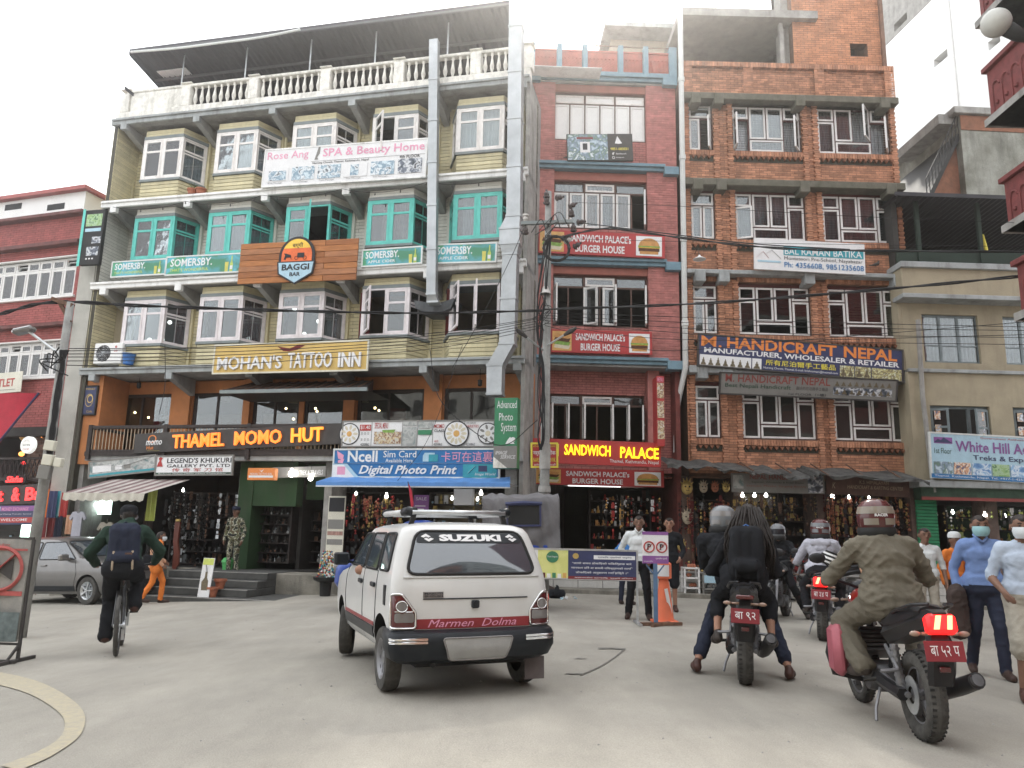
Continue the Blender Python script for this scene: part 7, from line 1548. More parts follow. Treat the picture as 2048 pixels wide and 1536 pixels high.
def rider(Mb,label,top,pants,helm=None,y0=.32,lean=.12,hipz=.93,feet='ground',k=1.0,skin='skin_dark',kb=1.0,handle=True,gscale=1.0,knee_w=.27,shoes='shoe_dark',stripe='helmet_white',cuff=1.0,fold=.005,hair=False,dx=0):
 R=person(Mb,label);F=Figure();pel=Vector((0,y0,hipz));ch=pel+Vector((dx,lean,.42));sL,sR=ch+Vector((-.20*kb,.0,.0)),ch+Vector((.20*kb,0,0));nk=ch+Vector((0,.03,.08));hc=nk+Vector((0,.06,.13))
 torso(F,pel,ch,sL,sR,top,1.08*kb,1.05);F.cap(pel+Vector((-.08,-.02,0)),pel+Vector((.08,-.02,0)),.145,.145,pants);F.cap(lerp(pel,ch,.12)-Vector((.1,0,0)),lerp(pel,ch,.12)+Vector((.1,0,0)),.14,.14,top)
 head(F,hc,FY,skin,nk);F.cap(nk-Vector((0,.02,.02)),nk+Vector((0,.0,.02)),.072,.066,top)
 for s,sh in((-1,sL),(1,sR)):
  if handle:wr=Vector((s*.34,.90,1.06));el=Vector((s*.37*kb,y0+.26,1.06))
  else:wr=Vector((s*.16,y0+.42,1.0));el=Vector((s*.32,y0+.12,1.02))
  arm(F,sh,el,wr,top,skin,(.075*kb,.062*kb,.042));hand(F,wr,Vector((0,1,-.15)),Z,-s,skin,.9)
  hip=pel+Vector((s*.10,.03,-.02))
  if feet=='ground':kn=Vector((s*knee_w,y0+.34,.60));an=Vector((s*(knee_w+.17),y0-.12,.10))
  elif feet=='pass':kn=Vector((s*.25,y0+.36,.74));an=Vector((s*.25,y0+.02,.42))
  else:kn=Vector((s*.26,y0+.44,.72));an=Vector((s*.22,y0+.12,.42))
  leg(F,hip,kn,an,pants,k,(.11,.088,.075),cuff,skin);shoe(F,an,an+Vector((s*.03,.15,-.045 if feet=='ground' else-.06)),shoes)
 b=F.build('body',R,.013,fold,int(y0*100));c,f,r,u=hc,FY,Vector((1,0,0)),Z
 if helm:helmet(R,c,f,r,u,helm,stripe,'RACER' if helm=='helmet_red' else None)
 elif hair:hair_cap(R,c,f,r,u,hair=='long')
 return R,hc,ch,pel
def stander(M,label,top,pants,pose,skin='skin_dark',h=1.65,hair='short',mask=None,sleeve=1.0,leg_cuff=1.0,shoes='sandal',k=1.0,face=0,extra=None,hat=None,vox=.014,shorts=None,fold=.004):
 """pose: dict of joint offsets for a 1.65 m figure"""
 R=person(M@Matrix.Scale(h/1.65,4),label);F=Figure();P=dict(pel=(0,0,.90),ch=(0,.01,1.34),hd=(0,.035,1.545),kL=(-.10,.03,.48),kR=(.10,.03,.48),aL=(-.11,-.01,.085),aR=(.11,-.01,.085),eL=(-.26,-.03,1.08),eR=(.26,-.03,1.08),wL=(-.26,.08,.86),wR=(.26,.08,.86));P.update(pose)
 P={a:Vector(b)for a,b in P.items()};pel,ch=P['pel'],P['ch'];sL,sR=ch+Vector((-.17*k,0,.0)),ch+Vector((.17*k,0,0));nk=lerp(ch,P['hd'],.42)
 torso(F,pel,ch,sL,sR,top,.92*k);F.cap(pel+Vector((-.06,0,.0)),pel+Vector((.06,0,0)),.128*k,.128*k,pants);F.cap(pel+Vector((-.07,0,.07)),pel+Vector((.07,0,.07)),.127*k,.127*k,top)
 fw=Vector((math.sin(R_(-face)),math.cos(R_(-face)),0));c,f,r,u=head(F,P['hd'],fw,skin,nk)
 for s,a in((-1,'L'),(1,'R')):
  sh=sL if s<0 else sR;arm(F,sh,P['e'+a],P['w'+a],top,skin,(.058*k,.048*k,.034),sleeve);d=(P['w'+a]-P['e'+a]).normalized();hand(F,P['w'+a],d,Vector((s,0,.2)),s,skin,.35)
  hip=pel+Vector((s*.085,0,-.03));leg(F,hip,P['k'+a],P['a'+a],shorts or pants,k,(.090,.068,.056)if leg_cuff>.6 else(.10,.09,.085),leg_cuff,skin)
  shoe(F,P['a'+a],P['a'+a]+Vector((s*.02,.15,-.05)),shoes,.92)
 if extra:extra(F,P)
 F.build('body',R,vox,fold,len(label));face_bits(R,c,f,r,u,mask)
 if hair:hair_cap(R,c,f,r,u,hair=='long')
 if hat=='cap_white':
  mb=MB();mb.T=T_(c+u*.05);mb.lathe([(.098,.0),(.102,.04),(.085,.085),(.05,.105),(.001,.11)],n=18);mb.build('cap',MATS['cloth_white'],R,smooth=True)
 return R,P,(c,f,r,u)
def collar(R,P,mat):
 mb=MB();c=P['ch']+Vector((0,.01,.085));mb.tube([c+Vector((.0,.075,-.05)),c+Vector((.05,.05,.0)),c+Vector((.06,-.02,.03)),c+Vector((0,-.06,.035)),c+Vector((-.06,-.02,.03)),c+Vector((-.05,.05,.0)),c+Vector((0,.075,-.05))],.016,5);mb.build('collar',MATS[mat],R,smooth=True)
def rzto(tx,ty):return math.degrees(math.atan2(-tx,ty))
def face_away(x,y,extra=0):return math.degrees(math.atan2(-x,y))+extra
q=G(1497,1374);M1=ground_M(q.x+.02,q.y+.16,face_away(q.x,q.y)+1)
motorcycle(M1,'black motorcycle with unlit blurred red plate, carrying the couple in dark clothes',wide=1.15,tail='plain',text='बा ९२')
R1_,hc,ch,pel=rider(M1@T_((-.02,0,0)),'motorcyclist in dark jacket and grey helmet, feet down, in front of the long haired passenger','cloth_black','cloth_navy','helmet_grey',.50,.16,.90,'ground',.92,'skin',1.0,knee_w=.27,shoes='shoe_brown',stripe='lamp_grey',cuff=.8,dx=-.17)
R2_,hc,ch,pel=rider(M1@T_((.0,0,.0)),'long haired passenger in black clothes with a black backpack on the middle motorcycle','cloth_black','cloth_black',None,.10,.10,.94,'pass',.9,'skin',.9,False,shoes='shoe_dark',cuff=.45,hair='long',dx=.06)
pack(R2_,ch+Vector((-.03,-.24,-.16)),FY,.34,.5,.2,'cloth_black','cloth_black')
q=G(1862,1487);M2=ground_M(q.x+.015,q.y+.08,-6.5)@Matrix.Rotation(R_(-2.5),4,'Y')
motorcycle(M2,'black motorcycle with glowing slanted tail light in the right foreground',lit=True,guard=True,accent='bike_red',text='बा ५२ प',wide=1.05,lean=0)
R3_,hc,ch,pel=rider(M2,'motorcyclist in khaki jacket and trousers with a red and cream helmet, nearest rider','cloth_khaki','cloth_khaki','helmet_red',.42,.04,.90,'peg',1.08,'skin_dark',1.03,shoes='shoe_dark',fold=.008,dx=-.02)
q=G(1657,1285);M3=ground_M(q.x,q.y+.18,face_away(q.x,q.y)-1)
motorcycle(M3,'motorcycle with lit red tail light under the rider in the pale hoodie',lit=True,wide=1.2,text='बा ३४ प')
R4_,hc,ch,pel=rider(M3,'motorcyclist in a pale grey hoodie and red helmet with a striped shoulder bag','cloth_grey','cloth_black','helmet_red',.40,.12,.92,'peg',.9,'skin_dark',.95,shoes='shoe_dark',stripe='helmet_grey')
F=Figure();F.cap(ch+Vector((-.09,-.1,.02)),ch+Vector((.09,-.1,.02)),.06,.06,'cloth_grey');F.cap(ch+Vector((-.05,-.11,-.06)),ch+Vector((.05,-.11,-.06)),.05,.05,'cloth_grey');F.build('hood',R4_,.013,.004)
bg_=empty('shoulder_bag',R4_.matrix_world@T_(ch+Vector((.12,-.17,-.2))),'black and cream striped bag hanging on the back of the hoodie rider','bag')
mb=MB()
for k in range(7):mb.mi=k%2;mb.T=Matrix.Rotation(R_(20),4,'Y');mb.lathe([(.02,-.0),(.15-abs(k-3)*.02,0),(.15-abs(k-3)*.02,.03),(.02,.03)],(0,0,-.1+k*.028),'z',14)
mb.T=None;mb.build('bag_body',[M_['black'],M_['curtain_white']],bg_)
q=G(1572,1232);M4=ground_M(q.x,q.y,150)
motorcycle(M4,'dark motorcycle facing the camera beside the couple, partly hidden by them',headlight=True)
rider(M4,'helmeted rider in black facing the camera, mostly hidden behind the couple','cloth_black','cloth_black','helmet_grey',.42,.06,.9,'ground',.9,'skin_dark',.95)
q=G(1712,1215);M5=ground_M(q.x+.2,q.y+.6,60)
motorcycle(M5,'parked dark motorcycle standing sideways between the hoodie rider and the khaki rider',accent='bike_grey')
q=G(1585,1200);M6=ground_M(q.x+.2,q.y+.5,face_away(q.x,q.y)-25)
motorcycle(M6,'red motorcycle parked in front of the lit craft shop behind the couple',body='bike_red',accent='bike_red')
q0=G(221,1316);bh=23
MBi=ground_M(q0.x,q0.y+.12,bh)
BC_=empty('bicycle',MBi,'dark mountain bicycle ridden by the person with the navy backpack','bicycle')
def BP_(n,mb,mat,p=None):o=mb.build(n,MATS[mat],p or BC_);shade_auto(o,50);return o
for nm,y in(('rear_wheel',0),('front_wheel',1.06)):
 mb=MB();torus_mb(mb,(0,y,.34),.315,.026,40,8);w=BP_(nm,mb,'rubber_dusty');mb=MB();mb.lathe([(.285,-.012),(.297,-.014),(.297,.014),(.285,.012)],(0,y,.34),'x',36);BP_('rim',mb,'steel',w)
 mb=MB()
 for k in range(28):a=2*math.pi*k/28;s=(-1)**k;mb.bar((s*.025,y,.34),(0,y+.287*math.cos(a),.34+.287*math.sin(a)),.003)
 mb.lathe([(.001,-.05),(.02,-.05),(.02,.05),(.001,.05)],(0,y,.34),'x',10);tag(BP_('spokes',mb,'steel',w),kind='stuff')
mb=MB()
for s in(-1,1):mb.tube([(s*.055,0,.34),(s*.045,.42,.30)],.012,6);mb.tube([(s*.055,0,.34),(s*.04,.28,.72)],.011,6);mb.tube([(s*.05,1.06,.34),(s*.045,.98,.68),(0,.96,.74)],.016,6)
mb.tube([(0,.43,.30),(0,.27,.86)],.018,8);mb.tube([(0,.43,.3),(0,.92,.76)],.024,8);mb.tube([(0,.28,.76),(0,.90,.86)],.02,8);mb.tube([(0,.97,.7),(0,.90,.96)],.02,8);BP_('frame',mb,'bike_black')
mb=MB();mb.tube([(-.33,.88,1.02),(-.15,.92,.99),(0,.93,.98),(.15,.92,.99),(.33,.88,1.02)],.013,8);BP_('handlebar',mb,'bike_black')
mb=MB();mb.bbox(-.075,.075,.12,.3,.90,.94,.02);mb.bbox(-.03,.03,.25,.42,.905,.935,.01);BP_('saddle',mb,'bike_black')
mb=MB();mb.lathe([(.001,.05),(.09,.05),(.095,.06),(.09,.065),(.001,.065)],(0,.43,.30),'x',24);mb.lathe([(.001,.05),(.045,.05),(.045,.075),(.001,.075)],(0,0,.34),'x',16);BP_('chainring',mb,'steel')
for s,dz,dy in((-1,-.16,.05),(1,.16,-.05)):
 mb=MB();mb.bar((s*.08,.43,.30),(s*.09,.43+dy,.30+dz),.022,.014);BP_('crank',mb,'steel');mb=MB();mb.box(s*.10 if s>0 else-.19,.19 if s>0 else-.10,.40+dy,.48+dy,.29+dz,.31+dz);BP_('pedal',mb,'black')
mb=MB();mb.box(.04,.07,-.04,.02,.18,.30);BP_('derailleur',mb,'steel');mb=MB();mb.bar((0,.05,.64),(0,-.1,.60),.06,.02);BP_('mud_guard',mb,'black')
R=person(MBi,'cyclist seen from behind in dark green jacket, black trousers and cap');F=Figure();pel=Vector((0,.22,1.0));ch=Vector((0,.46,1.42));nk=Vector((0,.51,1.50));hc=Vector((.01,.57,1.62));sL,sR=ch+Vector((-.2,0,0)),ch+Vector((.2,0,0))
torso(F,pel,ch,sL,sR,'cloth_darkgreen',1.12,1.1);F.cap(pel+Vector((-.09,-.02,-.01)),pel+Vector((.09,-.02,-.01)),.15,.15,'cloth_black');F.cap(nk-Vector((.03,.03,.0)),nk+Vector((.03,-.02,.03)),.085,.075,'cloth_darkgreen');F.cap(ch+Vector((-.08,-.08,.06)),ch+Vector((.08,-.08,.06)),.065,.065,'cloth_darkgreen')
head(F,hc,FY,'skin_dark',nk)
for s,sh in((-1,sL),(1,sR)):
 el=Vector((s*.40,.56,1.17));wr=Vector((s*.34,.84,1.05));arm(F,sh,el,wr,'cloth_darkgreen','skin',(.082,.066,.045));hand(F,wr,Vector((0,1,-.1)),Z,-s,'skin',1.0)
leg(F,pel+Vector((-.1,0,-.04)),(-.13,.56,.62),(-.15,.42,.20),'cloth_black',1,(.115,.09,.085));shoe(F,(-.15,.42,.20),(-.16,.56,.15),'shoe_brown',1.05)
leg(F,pel+Vector((.1,0,-.04)),(.16,.60,.86),(.15,.36,.54),'cloth_black',1,(.115,.09,.08));shoe(F,(.15,.36,.54),(.16,.50,.49),'shoe_brown',1.05)
F.build('body',R,.013,.005,4)
mb=MB();mb.T=T_(hc+Vector((0,0,.03)));mb.lathe([(.102,-.02),(.106,.03),(.098,.07),(.06,.105),(.001,.115)],n=20);mb.T=T_(hc+Vector((0,.1,.03)));mb.bbox(-.07,.07,0,.09,-.01,.005,.004);mb.T=None;mb.build('cap',MATS['cloth_black'],R,smooth=True)
hair_cap(R,hc-Vector((0,0,.01)),FY,Vector((1,0,0)),Z)
pk=pack(R,ch+Vector((0,-.26,-.20)),Vector((0,1,-.2)),.36,.56,.22,'cloth_navy','baluster_tan')
mb=MB();mb.T=T_(ch+Vector((.06,-.42,-.28)));mb.box(-.04,.04,-.004,0,-.03,.03);mb.build('patch',MATS['rust'],pk)
q=G(1274,1238);fM=ground_M(q.x+.02,q.y,rzto(-q.x,-q.y))
R,P,hd2=stander(fM,'man in a white shirt and black trousers, hand on hip, behind the blue barrier','cloth_white','cloth_black',dict(eR=(.30,-.10,1.10),wR=(.16,.02,.98),eL=(-.27,.02,1.08),wL=(-.20,.18,.95),kL=(-.14,.03,.48),aL=(-.17,0,.085),kR=(.12,.02,.48),aR=(.16,-.02,.085)),h=1.68,k=1.05,shoes='sandal')
collar(R,P,'cloth_white')
q=G(1240,1205);R,P,_=stander(ground_M(q.x+.05,q.y-.5,rzto(.5,1)),'person in a bright blue shirt bending behind the man in white','cloth_brightblue','cloth_navy',dict(ch=(0,.18,1.26),hd=(0,.27,1.45)),h=1.56)
q=G(1338,1222);R,P,_=stander(ground_M(q.x,q.y,rzto(-q.x,-q.y)),'bare legged young person in a black top standing behind the no parking board','cloth_black','cloth_black',dict(wR=(.24,.12,.88),wL=(-.2,.15,.95)),h=1.72,leg_cuff=.0,shoes='shoe_brown',skin='skin')
q=G(306,1203);q=Vector((-6.6,15.9,0));px_=atY(306,1203,17.4);R,P,_=stander(Matrix.Translation((px_.x,17.4,gz(px_.x,17.4)))@RZ(-72),'woman in an orange suit with a black handbag walking by the steps','cloth_peach','cloth_orange',dict(kL=(-.07,.16,.5),aL=(-.08,.14,.085),kR=(.07,-.06,.48),aR=(.08,-.26,.12),wL=(-.2,.15,.95),wR=(.22,.14,.9)),h=1.52,mask='mask_white',k=1.06,shoes='sandal',leg_cuff=.95,extra=lambda F,P:(F.cap((-.1,0,.8),(.1,0,.8),.14,.14,'cloth_orange'),F.cap((-.1,0,1.36),(.1,.02,1.38),.09,.09,'cloth_orange'),F.cap((0,-.14,.85),(0,-.1,1.3),.05,.07,'cloth_peach')))
hb=empty('handbag',R.matrix_world@T_((.24,-.16,1.0)),'black handbag on the shoulder of the woman in orange','bag');mb=MB();mb.bbox(-.05,.05,-.13,.13,-.12,.12,.03);mb.tube([(0,-.1,.12),(0,-.02,.3),(0,.1,.12)],.012,5);mb.build('bag_body',MATS['cloth_black'],hb)
q=G(1958,1352);R,P,_=stander(ground_M(q.x+.12,q.y,rzto(-q.x*.5-.3,-q.y)),'man in a blue long sleeved shirt and dark trousers wearing a teal face mask','cloth_blue','cloth_navy',dict(wL=(-.24,.1,.86),wR=(.25,.02,.84),eR=(.27,-.06,1.08),kL=(-.1,.12,.5),aL=(-.12,.12,.085),kR=(.1,-.02,.48),aR=(.12,-.18,.1)),h=1.70,mask='mask_teal',k=1.06,shoes='sandal')
collar(R,P,'cloth_blue')
jk=empty('jacket',R.matrix_world@T_((.27,.06,.72)),'dark folded jacket carried over the arm of the man in blue','jacket');F=Figure();F.cap((0,0,.12),(0,.02,-.25),.09,.11,'cloth_darkbrown');F.cap((.03,.06,.1),(.05,.04,-.12),.06,.07,'cloth_darkbrown');F.build('folded_cloth',jk,.013,.008,3)
q=G(2012,1398);R,P,_=stander(ground_M(q.x+.26,q.y,rzto(-q.x*.5-.2,-q.y)),'masked pedestrian in a pale blue shirt and beige shorts at the right edge','cloth_lightblue','cloth_beige',dict(eL=(-.27,.02,1.08),wL=(-.16,.22,1.0),eR=(.27,-.03,1.08),wR=(.22,.18,.95),kL=(-.1,.05,.48),kR=(.1,.14,.5),aR=(.11,.14,.085),aL=(-.11,-.1,.1)),h=1.66,mask='mask_white',k=1.1,leg_cuff=.12,sleeve=.0,shoes='shoe_brown',skin='skin_dark')
p_=atY(1850,1150,12.3);R,P,_=stander(ground_M(p_.x,12.3,170),'man in a white short sleeved shirt behind the khaki rider','cloth_white','cloth_beige',dict(),h=1.64,sleeve=.1,hair='short')
p_=atY(1908,1150,12.6);R,P,_=stander(ground_M(p_.x,12.6,190),'person in rust clothes with a round white cap walking behind the man in blue','cloth_orange','cloth_darkbrown',dict(),h=1.58,hat='cap_white',hair='short')
p_=atY(1752,1150,14.2);R,P,_=stander(ground_M(p_.x,14.2,175),'person in orange seen between the hoodie rider and the khaki rider','cloth_peach','cloth_darkbrown',dict(),h=1.55)
u,z=LBf.uz(463,1148,-.35);z=.22
mq,P,_=stander(LBf.mat(u,-.35,z)@RZ(180),'mannequin','camouflage','camouflage',dict(wL=(-.25,.06,.84),wR=(.25,.06,.84)),h=1.62,shoes='shoe_dark',hair='short',k=.98,fold=.006)
mq.name='mannequin';tag(mq,'mannequin in camouflage uniform and dark cap on the green shop step','mannequin')
mb=MB();mb.T=T_((0,0,.97));mb.lathe([(.145,-.02),(.148,.02)],n=20);mb.build('belt',MATS['black'],mq)
mb=MB();mb.T=T_((0,.04,1.60));mb.lathe([(.1,.0),(.105,.04),(.095,.08),(.001,.09)],n=16);mb.bbox(-.06,.06,.08,.16,.0,.01,.003);mb.build('cap',MATS['cloth_navy'],mq)
ar=person(CAR.matrix_world@T_((-.62,1.05,.95)),'bare arm of a person resting on the front left window of the white taxi');F=Figure();F.cap((.12,-.12,.02),(-.08,.02,.0),.055,.048,'skin');F.cap((-.08,.02,.0),(-.02,.28,.02),.046,.032,'skin');hand(F,(-.02,.28,.02),(.2,1,.1),(-.3,0,1),1,'skin',.6);F.build('arm',ar,.008)
# ================= GROUND DETAILS =================
def strip(name,A,B,mat,dz,kind='structure'):
 vs=[];n=6;PA=catmull([G(*p)for p in A],n);PB=catmull([G(*p)for p in B],n)
 for a,b in zip(PA,PB):vs+=[(a.x,a.y,zroad(a.x,a.y)+dz),(b.x,b.y,zroad(b.x,b.y)+dz)]
 mb=MB();mb.add(vs,[(2*i,2*i+1,2*i+3,2*i+2)for i in range(len(PA)-1)]);o=mb.build(name,mat);tag(o,kind=kind);return o
mk('worn_yellow',(.46,.405,.275),.85,.1,20,.2,60,rgb2=(.35,.32,.265));mk('road_patch',(.20,.19,.175),.9,.2,6,.4,60);mk('road_crack',(.205,.195,.175),.95,.3,20)
strip('road_marking',[(-60,1338),(0,1346),(70,1362),(125,1388),(166,1425),(162,1470),(110,1512),(40,1545)],[(-60,1362),(0,1372),(55,1388),(98,1412),(127,1440),(122,1475),(78,1506),(0,1536)],M_['worn_yellow'],.008)
rr=random.Random(9)
for A_,B_ in(([(1196,1296),(1225,1296),(1252,1298)],[(1197,1298.5),(1225,1298.5),(1251,1300.5)]),([(1246,1300),(1226,1316),(1196,1334),(1160,1350)],[(1249,1300.5),(1228,1317),(1198,1335.5),(1161,1352)])):strip('road_crack',A_,B_,mk('crack_dark',(.20,.19,.17),.95,.3,20),.009)
for cx_,cy_,w_,h_ in((1150,1348,26,1.6),(1160,1317,20,1.0)):
 n=16;P=[G(cx_+w_*math.cos(2*math.pi*k/n)*rr.uniform(.5,1.1),cy_+h_*math.sin(2*math.pi*k/n)*rr.uniform(.4,1.2))for k in range(n)]
 mb=MB();c=sum(P,Vector())/n;mb.add([(c.x,c.y,zroad(c.x,c.y)+.008)]+[(p.x,p.y,zroad(p.x,p.y)+.008)for p in P],[(0,1+k,1+(k+1)%n)for k in range(n)]);tag(mb.build('road_patch',M_['road_crack']),kind='structure')
mb=MB()
for k in range(420):
 x,y=rr.uniform(-8,9),rr.uniform(3.5,17);s=rr.uniform(.004,.014);mb.add([(x+s*a,y+s*b,zroad(x,y)+s*c*.7)for a,b,c in((-1,0,0),(1,.2,0),(.1,1,0),(0,-.9,0),(0,0,1.2))],[(0,3,4),(3,1,4),(1,2,4),(2,0,4)])
tag(mb.build('grit',M_['concrete']),'small stones and grit scattered over the dusty road','grit',kind='stuff')
sl=LBf.loc(G(300,1203));yk=LBf.loc(G(420,1203))[1];u0s=LBf.uz(262,1180,yk)[0];u1s=LBf.uz(548,1190,yk)[0];zg_=gz(*LBf.w(u0s,yk,0).xy[:]);print('steps',yk,u0s,u1s,zg_)
st=empty('steps',LBf.mat(u0s,yk,zg_),'four grey concrete steps with pale edges leading up to the khukuri shop','steps');nst=4;rise=(zf0-zg_)/nst;run=min(.42,(0.2-yk)/nst)
for k in range(nst):
 mb=MB();mb.bbox(0,u1s-u0s-(.9*(k>0)),k*run,.3-yk+.4,k*rise-(.3 if k==0 else 0),(k+1)*rise,.012);mb.mi=1;mb.box(0,u1s-u0s-(.9*(k>0)),k*run-.004,k*run+.03,(k+1)*rise-.012,(k+1)*rise+.003);mb.build('step',[mk('step_dark',(.085,.085,.08),.9,.2,4,.2),M_['concrete']],st)
mb=MB();a=LBf.uz(476,1170,-.2)[0];b=LBf.uz(668,1170,-.2)[0];mb.bbox(a,UR,-.75,.3,-.9,zf0-.02,.02);mb.bbox(UL,u0s-.1,-.1,.3,-1,zf0,.02);mb.box(u0s-.2,a,.18,.3,-1,zf0-.01)
mb.build('plinth',mk('plinth_concrete',(.24,.225,.19),.95,.25,2.5,.4,25,dirt=.8,dirtc=(.07,.065,.055)),LB)
tp=empty('tiled_plinth',BBf.mat(.5,-.55,0),'white tiled plinth running under the sandwich shop and the craft shops','plinth');zt_=.48
mb=MB();mb.box(0,10.4,.02,1.2,-.4,zt_-.01);mb.build('core',M_['sign_grey'],tp);tl_=mk('tile_white',(.55,.54,.51),.4,.06,3,dirt=.35,dirtc=(.28,.26,.23));n=0;mb=MB();mb.bbox(0,.585,0,.03,0,.17,.006);tm=mb.mesh('tile',tl_)
for r_ in range(3):
 for k in range(17):link('tile',tm,tp,T_((.01+k*.605+rr.uniform(-.002,.002),rr.uniform(-.004,.004),-.08+r_*.18)))
mb=MB();mb.bbox(0,10.4,-.03,1.2,zt_-.0,zt_+.04,.01);mb.build('coping',M_['concrete'],tp)
mb=MB();P=[]
for k in range(31):
 X=-1.2+13*k/30;p0=BBf.w(X,-1.25,0);p1=BBf.w(X,-.3,0);z=gz(p0.x,p0.y);P.append((p0,p1,z))
vs=[]
for p0,p1,z in P:vs+=[(p0.x,p0.y,z-.2),(p0.x,p0.y,z+.09),(p0.x+.0,p0.y+.12,z+.1),(p1.x,p1.y,z+.1)]
mb.add(vs,[(4*i+j,4*i+4+j,4*i+5+j,4*i+1+j)for i in range(30)for j in range(3)]);tag(mb.build('pavement',M_['plinth_concrete']),kind='structure')
# ================= SHOP CONTENTS =================
def goods(fr,px0,px1,pyt,pyb,y,label,mats,n=160,shelves=4,depth=.5,size=(.04,.12),seed=1,name='goods',back=None):
 a,zt=fr.uz(px0,pyt,y);b,zb=fr.uz(px1,pyt,y);zb=fr.uz((px0+px1)/2,pyb,y)[1];g=random.Random(seed);r=empty('shelf',fr.mat(a,y,zb),label.replace('goods','shelf unit'),'shelves')
 mb=MB();W_,H_=b-a,zt-zb
 if back:mb.mi=1;mb.box(0,W_,depth,depth+.03,0,H_);mb.mi=0
 for k in range(shelves+1):mb.box(0,W_,0,depth,H_*k/shelves-.012,H_*k/shelves+.012)
 for x in(0,W_):mb.box(x-.02,x+.02,0,depth,0,H_)
 mb.build('shelf_boards',[M_['dark_wood'],M_[back or 'dark_wood']],r)
 q=MB()
 for k in range(n):
  s=g.uniform(*size);x=g.uniform(.05,W_-.05);sh=g.randrange(shelves);z=H_*sh/shelves+.012;yy=g.uniform(.03,depth*.6);q.mi=g.randrange(len(mats));t=g.random();h=min(s*g.uniform(1,2.6),H_/shelves*.85)
  if t<.4:q.lathe([(.001,0),(s*.5,0),(s*.45,h*.3),(s*.2,h*.5),(s*.32,h*.75),(s*.1,h),(.001,h)],(x,yy,z),n=7)
  elif t<.7:q.box(x-s*.5,x+s*.5,yy,yy+.03,z,z+h)
  else:q.sph((x,yy,z+s*.45),s*.45,6)
 o=q.build('goods',[M_[m]for m in mats],r);tag(o,kind='stuff');return r
mk('trinket_dark',(.05,.045,.04),.4,.3,20,metal=.3);mk('glass_goods',(.3,.32,.33),.15,.2,10,metal=.6)
brass=['gold','trinket_dark','rust','glass_goods','terracotta','trinket_dark'];knives=['trinket_dark','black','trinket_dark','rust','glass_goods','trinket_dark','black']
goods(LBf,350,470,985,1128,1.1,'dark goods of knives and metalware behind the khukuri shop front',knives,220,6,seed=2)
goods(LBf,506,584,1010,1125,.7,'dark goods in the glass showcase framed by the green wall',knives,150,6,seed=3)
goods(LBf,596,655,1020,1125,1.5,'dim goods at the back right of the green doorway',knives,60,5,seed=4)
goods(LBf,690,820,985,1110,1.2,'hanging ornaments and souvenir goods behind the taxi roof',['rust','gold','terracotta','trinket_dark','glass_goods','curtain_red'],170,5,seed=5)
goods(LBf,860,1000,985,1080,1.6,'bright lit camera shop goods behind the grey canvas hood',['print_white','glass_goods','print_sky','gold'],90,4,seed=6,back='room_beige')
goods(RBf,1180,1300,975,1105,1.3,'sandwich shop drinks and snack goods under the burger sign',['print_white','print_red','sauce','glass_goods','bun','trinket_dark'],120,5,size=(.05,.11),seed=7)
goods(BBf,1385,1460,1000,1130,.5,'carved souvenir goods on the dark wall left of the lit craft shop',brass,150,6,seed=8)
goods(BBf,1478,1556,985,1120,.9,'brass statue goods in the brightly lit craft shop, left bay',['gold','gold','glass_goods','rust','print_lime'],170,5,seed=9,back='room_beige')
goods(BBf,1562,1640,985,1130,1.0,'brass statue goods in the middle craft shop bay',brass,150,5,seed=10)
goods(BBf,1655,1820,985,1120,.8,'beads, masks and statue goods under the K emblem board',['rust','gold','terracotta','trinket_dark','lamp_red','glass_goods'],320,6,size=(.04,.1),seed=11)
goods(YBf,1890,2100,1010,1110,1.4,'packed grocery goods in the lit shop at the right edge',['print_lime','gold','bottle_lime','print_white','terracotta'],170,4,seed=12,back='fascia_green')
goods(MBf,-40,100,1060,1120,.8,'dim counter goods under the striped board at the left edge',['trinket_dark','glass_goods','print_sky'],60,3,seed=13)
def hangings(fr,px0,px1,pyt,pyb,y,mats,n,seed,label):
 g=random.Random(seed);a,zt=fr.uz(px0,pyt,y);b=fr.uz(px1,pyt,y)[0];zb=fr.uz(px0,pyb,y)[1];r=empty('hanging_goods',fr.mat(a,y,zt),label,'goods');q=MB();H_=zt-zb
 for k in range(n):
  x=g.uniform(0,b-a);yy=g.uniform(-.1,.5);L=H_*g.uniform(.15,.9);z=-g.uniform(0,H_*.25);q.mi=len(mats)-1;q.tube([(x,yy,z),(x,yy,z-L)],.004,3)
  m=g.randrange(len(mats));t=g.random();q.mi=m
  for j in range(int(L/.09)):
   zz=z-.06-j*g.uniform(.06,.12);s=g.uniform(.015,.045)
   if t<.5:q.sph((x,yy,zz),s,5)
   elif t<.8:q.box(x-s,x+s,yy,yy+.02,zz-s*1.5,zz+s)
   else:q.lathe([(.001,zz-s),(s,zz),(.001,zz+s*1.6)],(x,yy,0),'z',5)
 tag(q.build('wares',[M_[m]for m in mats],r),kind='stuff')
hangings(LBf,330,470,978,1110,.45,['trinket_dark','black','rust','trinket_dark','steel','black'],60,21,'metal wares and knives hanging in the khukuri shop doorway')
hangings(LBf,690,800,985,1090,.3,['terracotta','gold','print_red','trinket_dark','black'],50,22,'puppets and ornaments hanging left of the purple poster')
hangings(BBf,1365,1470,985,1150,-.1,['gold','trinket_dark','terracotta','curtain_red','black'],60,23,'masks and beads hanging at the dark corner beside the burger shop')
hangings(BBf,1470,1645,985,1060,.1,['gold','trinket_dark','glass_goods','rust','black'],50,24,'bells and small statues hanging behind the couple on the motorcycle')
hangings(BBf,1650,1825,985,1110,.0,['gold','trinket_dark','terracotta','lamp_red','black'],90,25,'bead strings and masks hanging behind the hoodie rider')
